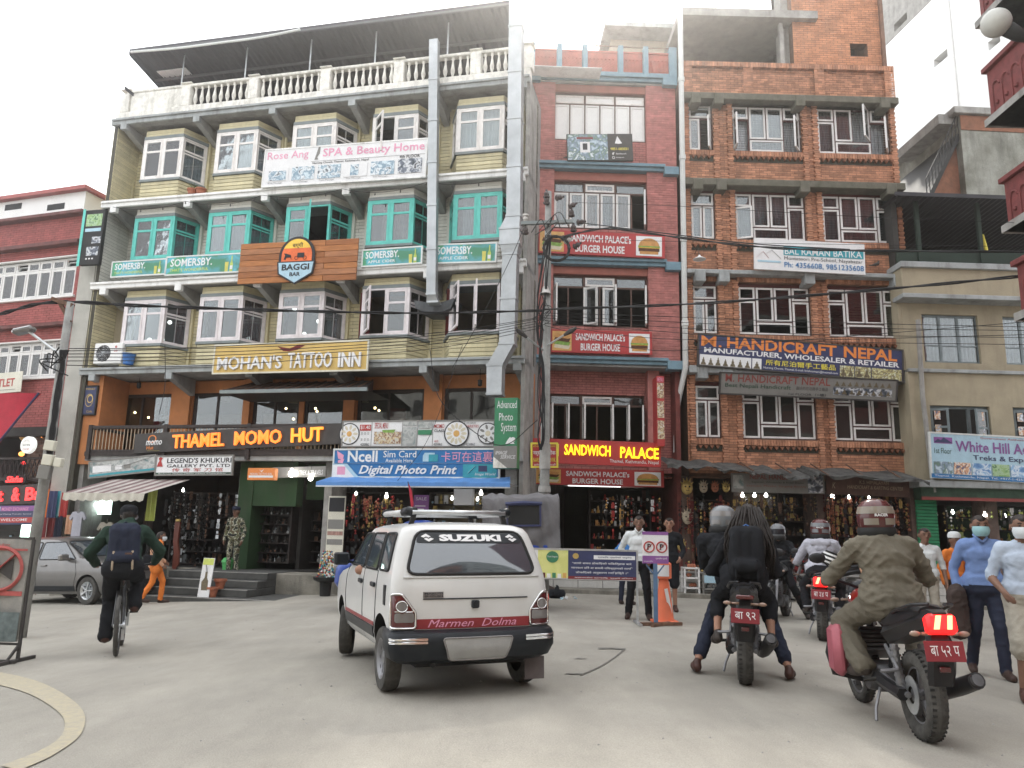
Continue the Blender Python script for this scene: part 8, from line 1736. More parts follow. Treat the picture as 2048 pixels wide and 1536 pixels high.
hangings(YBf,1885,2090,1010,1060,.2,['print_lime','gold','print_white','trinket_dark','black'],40,26,'snack packets hanging in the shop at the right edge')
hangings(RBf,1170,1320,985,1060,.2,['print_red','sauce','print_white','trinket_dark','black'],26,27,'packets hanging over the sandwich shop counter')
BU=MB();BU.sph((0,0,0),.05,12);BU.lathe([(.02,.045),(.022,.09),(.001,.095)],n=8);BUM=BU.mesh('bulb',M_['bulb']);BUM.shade_smooth()
def bulb(fr,px,py,y,label,sc=1.0,cord=.25,grp='bare bulbs lighting the shops',mat='bulb'):
 u,z=fr.uz(px,py,y);r=empty('light_bulb',fr.mat(u,y,z),label,'light bulb',grp);o=link('globe',BUM,r,Matrix.Scale(sc,4))
 if cord:mb=MB();mb.tube([(0,0,.09*sc),(.01,0,.09*sc+cord)],.006,4);mb.build('cord',M_['cable'],r)
for a in((LBf,583,948,-.2,'very bright bulb hanging under the grey travels board',1.5),(LBf,621,957,-.1,'bright bulb beside the left end of the blue awning',1.2),(LBf,712,988,.5,'small warm bulb above the white roll-up banner',.7),(LBf,773,993,.5,'bright bulb above the front of the taxi roof carrier',1.0),(LBf,904,997,.8,'bulb beside the pale blurred box in the camera shop',.8),(LBf,962,987,.8,'upper bulb of the camera shop cluster',.9),(LBf,955,999,.9,'lower left bulb of the camera shop cluster',.7),(LBf,974,999,.9,'lower right bulb of the camera shop cluster',.7),(LBf,366,981,.9,'small bulb inside the khukuri shop',.7),(BBf,1485,991,.3,'left one of the three bulbs of the craft shop behind the couple',.9),(BBf,1509,991,.3,'middle one of the three bulbs of the craft shop behind the couple',.9),(BBf,1532,991,.3,'right one of the three bulbs of the craft shop behind the couple',.9),(BBf,1664,992,.4,'left bulb of the shop under the K emblem board',.8),(BBf,1698,995,.4,'second bulb of the shop under the K emblem board',.7),(BBf,1738,995,.5,'third bulb of the shop, next to the red helmet',.6),(YBf,1905,1025,.3,'hanging bulb left of the man in blue',.8),(YBf,1970,1030,.3,'hanging bulb above the man in blue',.9),(YBf,2010,1032,.5,'hanging bulb at the right edge shop',.7)):bulb(*a)
mb=MB();tb=empty('tube_light',LBf.mat(*(lambda q:(q[0],.9,q[1]))(LBf.uz(180,1010,.9))),'glaring greenish white tube light in the clothes stall','light');mb.tube([(-.35,0,0),(.35,0,0)],.03,8);mb.build('tube',M_['bulb_white'],tb);mb=MB();mb.box(-.5,.6,.1,.14,-.25,.15);mb.build('back_panel',M_['panel_lit'],tb)
lb_=empty('light_box',MBf.mat(*(lambda q:(q[0],.2,q[1]))(mz(50,1065,.2))),'glowing white box between the concrete pole and the banner','light');mb=MB();mb.bbox(-.18,.18,0,.2,-.3,.3,.02);mb.build('box',M_['panel_lit'],lb_)
def garment(fr,px,py,y,w,h,mat,label,kind='cloth',grp='clothes hanging at the stall',ang=0):
 u,z=fr.uz(px,py,y);r=empty('hanging_cloth' if kind=='cloth' else 't_shirt',fr.mat(u,y,z)@RZ(ang),label,'cloth' if kind=='cloth' else 't-shirt',grp);mb=MB()
 if kind=='cloth':curtain_mb(mb,-w/2,w/2,0,-h,0,.03,.16)
 else:
  P=[(-.14,-h),(.14,-h),(.135,-.2),(.14,-.12),(.21,-.22),(.26,-.16),(.17,0),(.07,.015),(.03,-.03),(-.03,-.03),(-.07,.015),(-.17,0),(-.26,-.16),(-.21,-.22),(-.14,-.12),(-.135,-.2)];P=[(a*w/.5,b)for a,b in P];mb.prism(P,-.03,.02)
  for k in range(3):mb.box(-.04*w/.5,.06*w/.5,-.034,-.031,-.12-k*.035,-.105-k*.035)
  mb.tube([(0,-.0,.0),(.0,0,.08)],.008,4)
 mb.build('fabric',M_[mat],r)
YC=-.35
for px,py,w,h,mt,lab,kd in((88,978,.36,.75,'cloth_orange','flat orange cloth hanging just right of the leaning pole','cloth'),(108,982,.22,.7,'print_navy','navy cloth hanging right of the orange one','cloth'),(118,982,.16,.7,'print_teal','dark teal cloth squeezed beside the red one','cloth'),(131,985,.22,.65,'print_red','bright red cloth hanging at the stall top row','cloth'),(85,1035,.28,.7,'sign_maroon','dark red cloth in the lower row beside the pole','cloth'),(103,1035,.26,.65,'curtain_red','deep wine cloth in the lower row','cloth'),(118,1032,.24,.6,'cloth_navy','dark navy cloth in the lower row','cloth'),(158,1024,.5,.62,'cloth_grey','light grey t-shirt with a small print in front of the lamp','shirt'),(214,1045,.5,.55,'cloth_beige','beige t-shirt on a hanger left of the cyclist','shirt'),(262,1022,.45,.6,'cloth_grey','grey t-shirt right of the cyclist head','shirt'),(150,1085,.3,.3,'print_pink','pink t-shirt hanging low over the grey car roof','shirt'),(308,975,.28,.85,'print_lime','yellow green cloth hanging at the right end of the striped awning','cloth'),(298,1025,.3,.5,'cloth_darkbrown','dark patterned cloth under the yellow green one','cloth'),(140,1030,.24,.5,'cloth_peach','pale peach cloth beside the grey t-shirt','cloth')):
 garment(LBf,px,py,YC+rr.uniform(-.1,.1)-(.12 if kd=='shirt' else 0),w,h,mt,lab,kd)
MKF=[MATS['gold'],mk('mask_pale',(.45,.38,.28),.5,.2,10),MATS['terracotta']]
for k,(px,py,s,lab)in enumerate(((1374,975,1.5,'largest pale carved mask beside the red building'),(1407,975,1.1,'flat square faced mask right of the largest mask'),(1430,975,1.0,'third hanging mask from the left, crowned'),(1452,975,1.0,'hanging mask nearest to the grey banner'),(1375,1035,1.4,'dark horned mask under the largest mask'),(1432,1028,.9,'small golden mask in the second row'),(1363,1092,1.1,'fierce grey mask with white crown low at the shop edge'))):
 u,z=BBf.uz(px,py,.05);r=empty('mask',BBf.mat(u,.05,z),lab,'mask','carved masks hanging at the craft shop');mb=MB();mb.T=Matrix.Diagonal((1,.45,1.25,1));mb.sph((0,0,0),.10*s,14);mb.T=None;mb.sph((0,-.05*s,-.01),.02*s,8)
 for j in range(5):a=R_(30+30*j);mb.tube([(.09*s*math.cos(a),-.0,.1*s*math.sin(a)+.02),(.13*s*math.cos(a),-.01,.16*s*math.sin(a)+.03)],[.02*s,.004],5)
 mb.build('face',MKF[k%3],r,smooth=True);mb=MB()
 for e in(-1,1):mb.sph((e*.035*s,-.042*s,.02),.017*s,8)
 mb.bar((-.03*s,-.045*s,-.05*s),(.03*s,-.045*s,-.05*s),.012);mb.build('eyes_and_mouth',M_['black'],r)
(ua,za),(ub,zb_)=LBf.uz(632,965,-1.25),LBf.uz(1020,972,-1.25);za2=LBf.uz(660,955,-.75)[1]
aw=empty('awning',LBf.mat(ua,-1.25,za),'blue sheet awning projecting under the sim card sign','awning');L=ub-ua
mb=MB();vs=[]
for i in range(31):x=L*i/30;d=.008*math.sin(i*1.7);vs+=[(x,0,d-.09),(x,0,d+.02),(x*.94+L*.03,.62,.20+d)]
mb.add(vs,[(3*i+j,3*i+3+j,3*i+4+j,3*i+1+j)for i in range(30)for j in(0,1)]);mb.build('sheet',mk('awning_blue',(.10,.25,.55),.6,.1,3,dirt=.2),aw)
mb=MB()
for t in(.03,.35,.68,.97):mb.bar((L*t,.02,.0),(L*t,1.5,.05),.035);mb.build('support_bar',M_['steel'],aw);mb=MB()
mb.bar((0,.01,-.08),(L,.01,-.08),.03);mb.build('edge_rail',M_['steel'],aw)
(ua,za),(ub,_)=LBf.uz(128,985,-1.3),LBf.uz(290,985,-1.3);aw=empty('awning',LBf.mat(ua,-1.3,za),'striped fabric awning with scalloped cream valance over the clothes stall','awning');L=ub-ua
for i in range(14):
 x0,x1=L*i/14,L*(i+1)/14;o_=.45;mb=MB();mb.quad((x0,0,0),(x1,0,0),(x1+o_,1.1,.42),(x0+o_,1.1,.42));mb.quad((x0,.0,-.004),(x0+o_,1.1,.416),(x1+o_,1.1,.416),(x1,.0,-.004));mb.build('stripe_panel',mk('awn_%d'%(i%2),[(.22,.15,.15),(.50,.46,.42)][i%2],.9,.15,4,dirt=.2),aw)
mb=MB();n=70;vs=[]
for i in range(n+1):x=L*i/n;vs+=[(x,-.01+.012*math.sin(i),0),(x,-.03+.02*math.sin(i*.8),-.17-.035*abs(math.sin(i*math.pi/7)))]
mb.add(vs,[(2*i,2*i+1,2*i+3,2*i+2)for i in range(n)]);mb.build('valance',mk('valance_cream',(.50,.47,.40),.9,.1,4,dirt=.2),aw)
# ================= POLES AND CABLES =================
PY=16.4;pb=atY(1086,1195,PY);pt_=atY(1097,384,PY)
UP=empty('utility_pole',(pb.x,PY,gz(pb.x,PY)),'grey concrete utility pole with insulators and cable coil in front of the red building','pole');T0=pt_-Vector((pb.x,PY,gz(pb.x,PY)))
def up(px,py,Y=PY):return atY(px,py,Y)-Vector((pb.x,PY,gz(pb.x,PY)))
mb=MB();mb.tube([(0,0,-.1),T0*.35,T0],[.125,.10,.07],14);mb.build('pole_shaft',M_['pole_concrete'],UP,smooth=True)
mb=MB();mb.tube([(0,0,2.2),T0*.26],[.14,.13],14);mb.tube([T0*.30,T0*.36],[.12,.115],14);mb.build('collar',M_['concrete'],UP)
mb=MB();mb.bar(up(1042,447,PY-.12),up(1146,443,PY-.12),.09,.07);mb.build('cross_arm',M_['grey_paint'],UP)
INS=MB();INS.lathe([(.02,-.1),(.06,-.08),(.065,-.05),(.035,-.04),(.05,-.01),(.05,.02),(.025,.05),(.02,.09)],n=12)
im=INS.mesh('insulator',mk('insulator_brown',(.06,.045,.045),.25,.2));iw=INS.mesh('insulator_white',mk('ins_white',(.5,.48,.45),.3,.1))
for px,py,a,w_ in((1051,460,0,0),(1051,437,180,1),(1147,455,0,0),(1143,425,0,0),(1163,444,80,0),(1093,388,0,0),(1093,400,0,0),(1120,395,75,0),(1146,410,60,0),(1133,476,80,0),(1155,490,55,0),(1137,480,60,1)):
 p=up(px,py,PY-.1);link('insulator',iw if w_ else im,UP,T_(p)@Matrix.Rotation(R_(a),4,'Y')@Matrix.Scale(1.15,4))
mb=MB();mb.lathe([(.001,.12),(.05,.1),(.12,-.05),(.13,-.07)],up(1091,582,PY-.12)[:],n=14);mb.build('lamp_cap',M_['ins_white'],UP)
for k,(px,py,ex,ey)in enumerate(((1050,672,1086,700),(1132,668,1096,690))):
 mb=MB();a=up(ex,ey,PY-.1);b=up(px,py,PY-.5);mb.tube([a,b],.022,6);mb.build('lamp_arm',M_['steel'],UP);mb=MB();d=(b-a).normalized();mb.tube([b-d*.05,b+d*.14,b+d*.3],[.03,.06,.03],8);mb.build('lamp_head',M_['sign_charcoal'],UP)
mb=MB();rg=random.Random(2);c=up(1113,497,PY-.25)
for k in range(9):R0=.27+rg.uniform(-.03,.03);mb.tube([(c.x+R0*math.cos(t*math.pi/10)*rg.uniform(.97,1.03),c.y+rg.uniform(-.04,.04),c.z+R0*math.sin(t*math.pi/10)*rg.uniform(.97,1.03))for t in range(21)],.014,5)
mb.build('cable_coil',M_['cable'],UP)
mb=MB()
for k in range(7):
 pts=[up(1095+rg.uniform(-4,8),470,PY-.2)]+[up(1086+rg.uniform(-14,6),520+70*j,PY-.2)for j in range(1,6)]+[up(1080+rg.uniform(-2,4),900,PY-.18)];mb.tube(catmull(pts,4),.012,4)
for k in range(10):a=up(1088+rg.uniform(-5,5),620+rg.uniform(-12,25),PY-.2);mb.tube(catmull([a,a+Vector((rg.uniform(-.25,.25),-.1,rg.uniform(-.2,.25))),a+Vector((rg.uniform(-.3,.3),0,rg.uniform(-.5,-.1)))],4),.008,4)
for k in range(6):a=up(1093,450+5*k,PY-.1);mb.tube(catmull([a,a+Vector((rg.uniform(-.3,.5),-.15,.25)),a+Vector((rg.uniform(-.4,.6),-.1,-.05))],5),.010,4)
mb.build('tangled_wires',M_['cable'],UP)
LY=11.6;a0_=atY(60,1165,LY);a1_=atY(141,608,LY);base=Vector((a0_.x-.04,LY,gz(a0_.x,LY)))
LP=empty('utility_pole',base,'leaning concrete pole with street lamp, meter boxes and cable bundles at the left','pole')
def lp(px,py,Y=LY):return atY(px,py,Y)-base
mb=MB();mb.tube([Vector((0,0,-.1)),lp(101,880),lp(141,605)],[.085,.07,.055],12);mb.build('pole_shaft',M_['pole_concrete'],LP,smooth=True)
mb=MB();mb.bar(lp(105,598),lp(146,612),.09,.06);mb.bar(lp(118,602),lp(141,645),.05);mb.build('cross_arm',M_['rust'],LP)
mb=MB();mb.tube(catmull([lp(128,712),lp(108,700),lp(70,672),lp(48,656)],4),.022,6);mb.build('lamp_arm',M_['steel'],LP)
mb=MB();mb.T=T_(lp(50,660))@Matrix.Rotation(R_(-14),4,'Y');mb.bbox(-.17,.14,-.09,.09,-.05,.04,.03);mb.build('lamp_head',M_['lamp_grey'],LP)
for k,(px,py,w_,h_)in enumerate(((101,891,.12,.15),(97,920,.12,.16),(118,925,.09,.13),(90,945,.14,.2))):
 mb=MB();mb.T=T_(lp(px,py,LY-.15))@Matrix.Rotation(R_(6),4,'Y');mb.bbox(-w_/1.6,w_/1.6,-.05,.05,-h_/2,h_/2,.01);mb.build('meter_box',M_['sign_cream' if k<3 else 'sign_grey'],LP)
mb=MB()
for k in range(9):mb.tube(catmull([lp(128+rg.uniform(-8,10),700,LY-.12)]+[lp(124-5.5*j+rg.uniform(-3,9),700+40*j,LY-.14)for j in range(1,6)]+[lp(97,950,LY-.12)],3),.016,4)
for k in range(8):a=lp(115+rg.uniform(-8,8),712+rg.uniform(-8,14),LY-.15);mb.tube(catmull([a,a+Vector((rg.uniform(-.2,.2),-.08,rg.uniform(-.1,.12))),a+Vector((rg.uniform(-.15,.25),0,rg.uniform(-.2,.05)))],4),.01,4)
mb.build('cable_bundle',M_['cable'],LP)
mb=MB();mb.tube([lp(95,962),lp(135,978,LY-.3)],.02,5);
def cable(pts,r,label,name='cable',strands=1,group=None):
 """pts: (px, py, Y)"""
 P=catmull([atY(*p)for p in pts],8 if len(pts)>2 else 12);o0=P[0];root=empty(name,o0,label,'cable',group);mb=MB()
 for s in range(strands):
  Q=[]
  for i,p in enumerate(P):a=i*.9+2*math.pi*s/strands;Q.append(p-o0+(Vector((0,math.cos(a),math.sin(a)))*r*.8 if strands>1 else Vector()))
  mb.tube(Q,r if strands==1 else r*.75,5)
 mb.build('wire',M_['cable'],root);return root
cable([(-40,640,11),(0,628,11.1),(112,604,LY),(300,612,12.6),(600,622,14.2),(850,626,15.4),(1088,621,PY-.15)],.022,'thick twisted black cable running level from the left edge to the central pole',strands=2)
cable([(1088,619,PY-.15),(1400,607,15.2),(1750,580,13.8),(2048,552,12.7),(2100,547,12.5)],.022,'thick twisted black cable rising from the central pole to the right edge',strands=2)
cable([(1118,475,PY-.15),(1210,457,PY-.3),(1290,466,15.8),(1500,492,15),(1700,501,14),(2100,504,12.8)],.02,'thick dark cable crossing the orange brick building at preschool sign height',strands=2)
cable([(1165,446,PY-.15),(1300,463,15.8),(1500,487,15),(1700,499,14)],.012,'cable joining the thick one from the right insulator')
for k,(y0_,ym,y1_)in enumerate(((636,690,702),(640,697,708),(645,703,714),(650,709,722),(634,684,697),(655,720,730))):
 cable([(1086,y0_,PY-.15),(880,y0_+(ym-y0_)*.62,15.6),(600,ym,14.2),(350,ym+8+k,12.9),(118,y1_,LY)],.007,'thin sagging cable in front of the tattoo sign',group='thin sagging cables between the two poles')
for k,(ym,ye)in enumerate(((632,655),(640,662),(648,676),(655,690),(668,668),(690,640))):
 cable([(1090,626+5*k,PY-.15),(1300,ym+2*k,15.6),(1600,(ym+ye)/2+3*k,14.5),(2100,ye,12.8)],.006,'thin cable fanning out to the right of the central pole',group='thin cables fanning out to the right')
cable([(1150,405,PY),(1350,412,15.6),(1700,432,14.3),(2100,448,12.9)],.005,'fine wire high over the orange brick building')
cable([(1155,478,PY),(1500,486,15.2),(2100,494,12.9)],.005,'fine wire just under the thick right cable')
cable([(1048,455,PY),(1020,520,16.8),(960,640,17.4),(905,735,17.9)],.008,'loose wire dropping from the cross arm to the ledge of the yellow building')
cable([(795,962,16.9),(860,870,17.5),(925,690,18.2)],.006,'slanting thin wire from the blue awning up across the menu panels')
cable([(860,700,18),(878,795,17.6),(950,865,17.2),(1010,890,17),(1075,840,16.6)],.01,'drooping black cable curling past the green lightbox')
cable([(330,690,17.9),(330,770,17.7),(318,830,17.7)],.008,'short cord hanging from the ledge over the balcony')
fs_=empty('string_lights',LBf.mat(-12,-.1,S[3]-.3),'festoon of small bulbs strung under the white ledge above the teal windows','string lights');mb=MB();P=[]
for k in range(5):
 for j in range(10):t=j/10;P.append(Vector((.2+2.38*(k+t),0,.08-.75*t*(1-t)*(.8+.2*(k%2)))))
mb.tube(P,.007,4);mb.build('wire',M_['cable'],fs_);mb=MB();mb.lathe([(.001,-.09),(.02,-.07),(.018,-.04),(.012,-.03),(.012,.0)],n=6);bm_=mb.mesh('small_bulb',M_['sign_charcoal'])
for k in range(1,len(P),3):link('small_bulb',bm_,fs_,T_(P[k]))
mb=MB()
for k,(px,py,r_,mt,lab)in enumerate(((51,873,.16,'sauce','large dull yellow paper lantern behind the round sign'),(43,908,.075,'bulb_warm','small glowing orange lantern under the round sign'),(86,872,.065,'bulb_warm','small glowing orange lantern beside the leaning pole'),(47,926,.06,'neon_red','small red glowing lantern above the red script sign'))):
 u,z=mz(px,py,.3);r=empty('lantern',MBf.mat(u,.3,z),lab,'lantern');mb=MB();mb.sph((0,0,0),r_,14,(1,1,.9));mb.build('shade',mk_emit('lantern_warm',(1,.35,.08),2.2)if mt=='bulb_warm' else M_[mt],r,smooth=True);mb=MB();mb.tube([(0,0,r_),(0,0,r_+.3)],.006,4);mb.build('cord',M_['cable'],r)
for(px,py)in((278,770),(960,765)):
 u,z=LBf.uz(px,py,.6);r=empty('lantern',LBf.mat(u,.6,z),'small dark iron lantern hanging at the %s end of the orange storey'%('left' if px<500 else 'right'),'lantern');mb=MB();mb.lathe([(.001,.09),(.07,.05),(.055,.04),(.06,-.07),(.03,-.1),(.001,-.1)],n=8);mb.tube([(0,0,.08),(0,0,.5)],.008,4);mb.build('lantern_body',M_['black'],r)
u,z=BBf.uz(1399,517,-.5);r=empty('ceiling_lamp',BBf.mat(u,-.5,z),'white dish shade lamp hanging in front of the orange brick building','lamp');mb=MB();mb.lathe([(.02,.1),(.04,.06),(.17,-.02),(.165,-.03),(.03,.04)],n=16);mb.build('shade',M_['print_white'],r);mb=MB();mb.tube([(0,0,.1),(.0,.2,.35),(.0,.5,.3)],.008,4);mb.build('cord',M_['cable'],r)
p=atY(1992,46,11);r=empty('globe_lamp',p,'big round off-white lamp at the upper right edge','lamp');mb=MB();mb.sph((0,0,0),.225,20);mb.build('globe',mk('globe_white',(.5,.5,.46),.4,.06),r,smooth=True);mb=MB();mb.tube([(.17,0,-.1),(.33,0,-.2),(.6,0,-.3)],[.12,.11,.05],10);mb.build('holder',M_['black'],r,smooth=True)
# ================= STREET OBJECTS =================
bf=Fr((0,12.6),0);(ua,za),(ub,zb_)=bf.uz(1040,1098,0),bf.uz(1272,1099,0);zc_=bf.uz(1200,1159,0)[1];W_=ub-ua;H_=za-zc_;bx0_=ub
BR=empty('barrier',bf.mat(ua,0,zc_)@Matrix.Rotation(R_(0),4,'Y'),'long low street barrier with white, yellow and blue posters','barrier')
def bpan(a,b,m,n='poster',c=0.,d=1.,y=-.01):mb=MB();mb.box(W_*a,W_*b,y,y+.012,H_*c,H_*d);return mb.build(n,M_[m],BR)
bpan(0,.155,'print_white');bpan(.155,.415,'pic_yellow_ad');bpan(.415,1,'print_navy');bpan(.415,1,'sign_maroon','poster_band',0,.10,-.013);bpan(.635,.99,'print_white','title_band',.70,.84,-.013)
def btxt(s,a,b,c,d,m,y=-.017):mb=MB();put_text(mb,s,W_*a,W_*b,H_*c,H_*d,y,.008);mb.build('lettering',M_[m],BR)
btxt('ट्राफिक प्रहरीको अनुरोध',.67,.96,.735,.81,'print_navy');btxt('"लामो समय तोकिएको चिकित्सक बारे',.45,.96,.50,.60,'print_white');btxt('जानकार दिने वा सवारी नियन्त्रणको लागि',.44,.97,.34,.44,'print_white');btxt('तोकिएको अनुसरण गरि हिड्ने ।"',.48,.93,.18,.28,'print_white');btxt('महानगरीय ट्राफिक प्रहरी विभाग',.47,.97,.025,.08,'print_white');btxt('गरेर',.01,.14,.7,.86,'print_red');btxt('पार्क',.02,.14,.4,.56,'print_red')
for cx_,m_,r_ in((.28,'print_green',.2),(.48,'gold',.10)):
 mb=MB();mb.prism([(W_*cx_+H_*r_*1.1*math.cos(t*math.pi/12),H_*(.75 if m_=='print_green' else .8)+H_*r_*math.sin(t*math.pi/12))for t in range(24)],-.018,-.014);mb.build('emblem',M_[m_],BR)
btxt('Thali Organic',.235,.325,.72,.79,'print_white',-.021)
for k in range(5):bpan(.19+k*.045,.22+k*.045,['lamp_red','print_white','print_green','print_white','sauce'][k],'cup_picture',.02,.2-.03*(k%2),-.014)
gl=gz(ub,12.6)-zc_
mb=MB();e=.02
mb.bar((0,0,H_+.01),(W_,0,H_+.01),.03);mb.bar((0,0,0),(W_,0,0),.025);mb.bar((W_+.015,0,gl+.02),(W_+.015,0,H_+.02),.03);mb.bar((W_*.415,.01,0),(W_*.415,.01,H_),.02);mb.bar((.0,0,gl),(0,0,H_),.03)
mb.bar((W_+.015,-.35,gl+.02),(W_+.015,.35,gl+.02),.035);mb.bar((0,-.35,gl+.0),(0,.35,gl),.035);mb.build('frame',M_['steel'],BR)
(ua,za),(ub,_)=bf.uz(1284,1063,-.1),bf.uz(1336,1066,-.1);zc_=bf.uz(1310,1127,-.1)[1];w,h=(ub-ua),za-zc_;cxu=(ua+ub)/2;gl=gz(cxu,12.5)
NP=empty('no_parking_sign',bf.mat(cxu,-.1,gl),'no parking board with two crossed P rings on a blue post','sign');z0=zc_-gl
mb=MB();mb.box(-w/2,w/2,-.01,.01,z0,z0+h);mb.build('board',M_['print_white'],NP)
mb=MB();mb.box(-w/2,w/2,-.014,-.01,z0,z0+h*.24);mb.box(-w/2,w/2,-.014,-.01,z0+h*.9,z0+h);mb.build('purple_band',M_['print_purple'],NP)
for s in(-1,1):
 c=(s*w*.24,-.016,z0+h*.52);mb=MB();mb.tube(tube_arc(c,w*.195,0,360,24),.011,6);mb.bar((c[0]-w*.13,-.018,c[2]-w*.13),(c[0]+w*.13,-.018,c[2]+w*.13),.014,.006);mb.build('red_ring',M_['print_red'],NP);mb=MB();put_text(mb,'P',c[0]-w*.07,c[0]+w*.08,c[2]-w*.11,c[2]+w*.11,-.015,.04);mb.build('lettering',M_['print_black'],NP)
mb=MB();put_text(mb,'ट्राफिक प्रहरी',0,w*.44,z0+h*.12,z0+h*.19,-.016,.01);put_text(mb,'www.traffic',-w*.45,-w*.1,z0+h*.05,z0+h*.09,-.016,0);mb.build('lettering',M_['print_white'],NP)
mb=MB();mb.bar((0,.02,.03),(0,.02,z0+h*.1),.06);mb.bar((-.14,.02,z0-.02),(0,.02,z0-.2),.02);mb.bar((.14,.02,z0-.02),(0,.02,z0-.2),.02);mb.build('post',mk('post_blue',(.10,.17,.28),.6,.15,6,dirt=.3),NP)
mb=MB();mb.bar((-.25,-.05,.025),(.42,.1,.025),.05);mb.bar((-.1,-.2,.02),(.25,.25,.02),.05);mb.build('foot',M_['rust'],NP)
cp=G(1332,1247);CO=empty('traffic_cone',onG(cp.x,cp.y+.12),'tall faded orange traffic cone with a white band beside the no parking post','traffic cone');mk('cone_orange',(.72,.17,.08),.6,.1,4,dirt=.3,dirtc=(.4,.2,.15))
mb=MB();mb.bbox(-.2,.2,-.2,.2,0,.04,.01);mb.build('base',M_['cone_orange'],CO);mb=MB();mb.lathe([(.16,.04),(.15,.07),(.085,.62),(.07,.68),(.125,.70),(.125,.93),(.10,.95),(.001,.955)],n=20);shade_auto(mb.build('cone_body',M_['cone_orange'],CO),35)
mb=MB();mb.lathe([(.128,.73),(.128,.91)],n=20,a0=200,a1=300);mb.build('reflective_band',M_['print_white'],CO)
mb=MB();mb.T=T_((.04,-.108,.35))@Matrix.Rotation(R_(10),4,'X')@Matrix.Rotation(R_(78),4,'Y');mb.box(-.2,.2,-.012,-.008,-.025,.03);mb.build('white_strip',M_['print_white'],CO)
for k,(px,w_,h_,lab)in enumerate(((1385,.38,.62,'white two tier display rack with dark goods right of the cone'),(1425,.45,.5,'pale blue and grey display table beside the white rack'))):
 u,z=BBf.uz(px,1199,-1.0);p=BBf.w(u,-1.0,0);r=empty('display_rack',BBf.mat(u,-1.0,gz(p.x,p.y)+.08),lab,'rack');mb=MB();
 for x in(-w_/2,w_/2-.04):mb.box(x,x+.04,0,.04,0,h_);mb.box(x,x+.04,.3,.34,0,h_)
 for z_ in(.12,.12+(h_-.16)/2,h_-.04):mb.box(-w_/2,w_/2,0,.34,z_,z_+.035)
 mb.build('frame',M_['frame_pure' if k==0 else 'sign_grey'],r);mb=MB()
 for j in range(14):mb.sph((rr.uniform(-w_/2+.06,w_/2-.06),rr.uniform(.1,.25),rr.choice((.2,.2+(h_-.16)/2,h_+.03))),rr.uniform(.03,.06),7)
 o=mb.build('small_goods',M_['terracotta' if k==0 else 'glass_goods'],r);tag(o,kind='stuff')
 if k:mb=MB();mb.box(-w_/2+.04,w_/2-.04,-.005,.0,h_*.55,h_-.05);mb.build('panel',M_['print_sky'],r)
def sack(px,py,label,mat,s=.18,name='rubbish_bag'):
 p=G(px,py);r=empty(name,onG(p.x,p.y),label,'bag');F=Figure();F.cap((-s*.5,0,s*.5),(s*.5,0,s*.5),s*.6,s*.55,mat);F.cap((0,0,s*.5),(0,.02,s*1.4),s*.5,s*.12,mat);F.build('bag_body',r,.014,.01,3)
sack(1114,1197,'black rubbish bag lying by the kerb under the barrier','cloth_black');sack(1093,1192,'dark tub shaped sack behind the taxi, at the barrier end','cloth_darkbrown',.2)
p=G(1137,1200);r=empty('litter',onG(p.x,p.y),'crumpled white and blue plastic litter beside the black rubbish bag','litter');mb=MB()
for k in range(10):x,y=rr.uniform(-.2,.2),rr.uniform(-.06,.06);mb.mi=k%2;mb.add([(x+rr.uniform(-.06,.06),y+rr.uniform(-.05,.05),rr.uniform(.0,.08))for _ in range(4)],[(0,1,2),(0,2,3),(0,3,1)])
tag(mb.build('scraps',[M_['print_white'],M_['print_sky']],r),kind='stuff')
hf=Fr((0,8.75),4);(ua,za),(ub,zb_)=hf.uz(-62,1076,0),hf.uz(63,1074,0);zc_=hf.uz(60,1284,0)[1];w,h=ub-ua,za-zc_;p=hf.w(ub,0,0);gl=gz(p.x,p.y)
HB_=empty('banner_stand',hf.mat(ub,0,gl),'weathered no horn banner with red prohibition ring on a rusty stand, left edge','banner');z0=zc_-gl
mb=MB();n=12;vs=[]
for i in range(n+1):
 for j in range(9):t=i/n;s=j/8;vs.append((-w*(1-t),.015*math.sin(t*9+s*5),z0+h*s+.01*math.sin(t*6)*(s==0)))
mb.add(vs,[(i*9+j,i*9+9+j,i*9+10+j,i*9+j+1)for i in range(n)for j in range(8)]);mb.build('banner_cloth',mk('banner_grimy',(.36,.34,.31),.85,.15,5,rgb2=(.20,.20,.19),dirt=.6,dirtc=(.14,.15,.15)),HB_,smooth=True)
mb=MB();cz_=z0+h*.70;cx_=-w*.42;mb.tube([(cx_+.27*math.cos(t*math.pi/16),-.025,cz_+.24*math.sin(t*math.pi/16))for t in range(33)],.022,4);mb.bar((cx_-.18,-.03,cz_-.17),(cx_+.18,-.03,cz_+.17),.05,.01);mb.build('prohibition_ring',mk('faded_red',(.42,.10,.09),.7,.15,8),HB_)
mb=MB();mb.prism([(cx_-.12,cz_-.05),(cx_+.02,cz_-.04),(cx_+.16,cz_-.12),(cx_+.16,cz_+.12),(cx_+.02,cz_+.05),(cx_-.12,cz_+.05)],-.024,-.019);mb.build('horn_picture',M_['sign_charcoal'],HB_)
mb=MB();mb.box(-w,-.01,-.022,-.018,z0+h*.885,z0+h*.905);mb.box(-w,-.01,-.022,-.018,z0+h*.44,z0+h*.485);mb.build('red_band',M_['faded_red'],HB_);mb=MB();put_text(mb,'हर्न निषेधित क्षेत्र',-w*.95,-w*.3,z0+h*.92,z0+h*.955,-.022,.01);mb.build('lettering',M_['faded_red'],HB_);mb=MB();mb.box(-w,-.005,-.02,-.016,z0,z0+h*.28);mb.build('grey_band',mk('banner_teal',(.14,.17,.17),.85,.3,8),HB_)
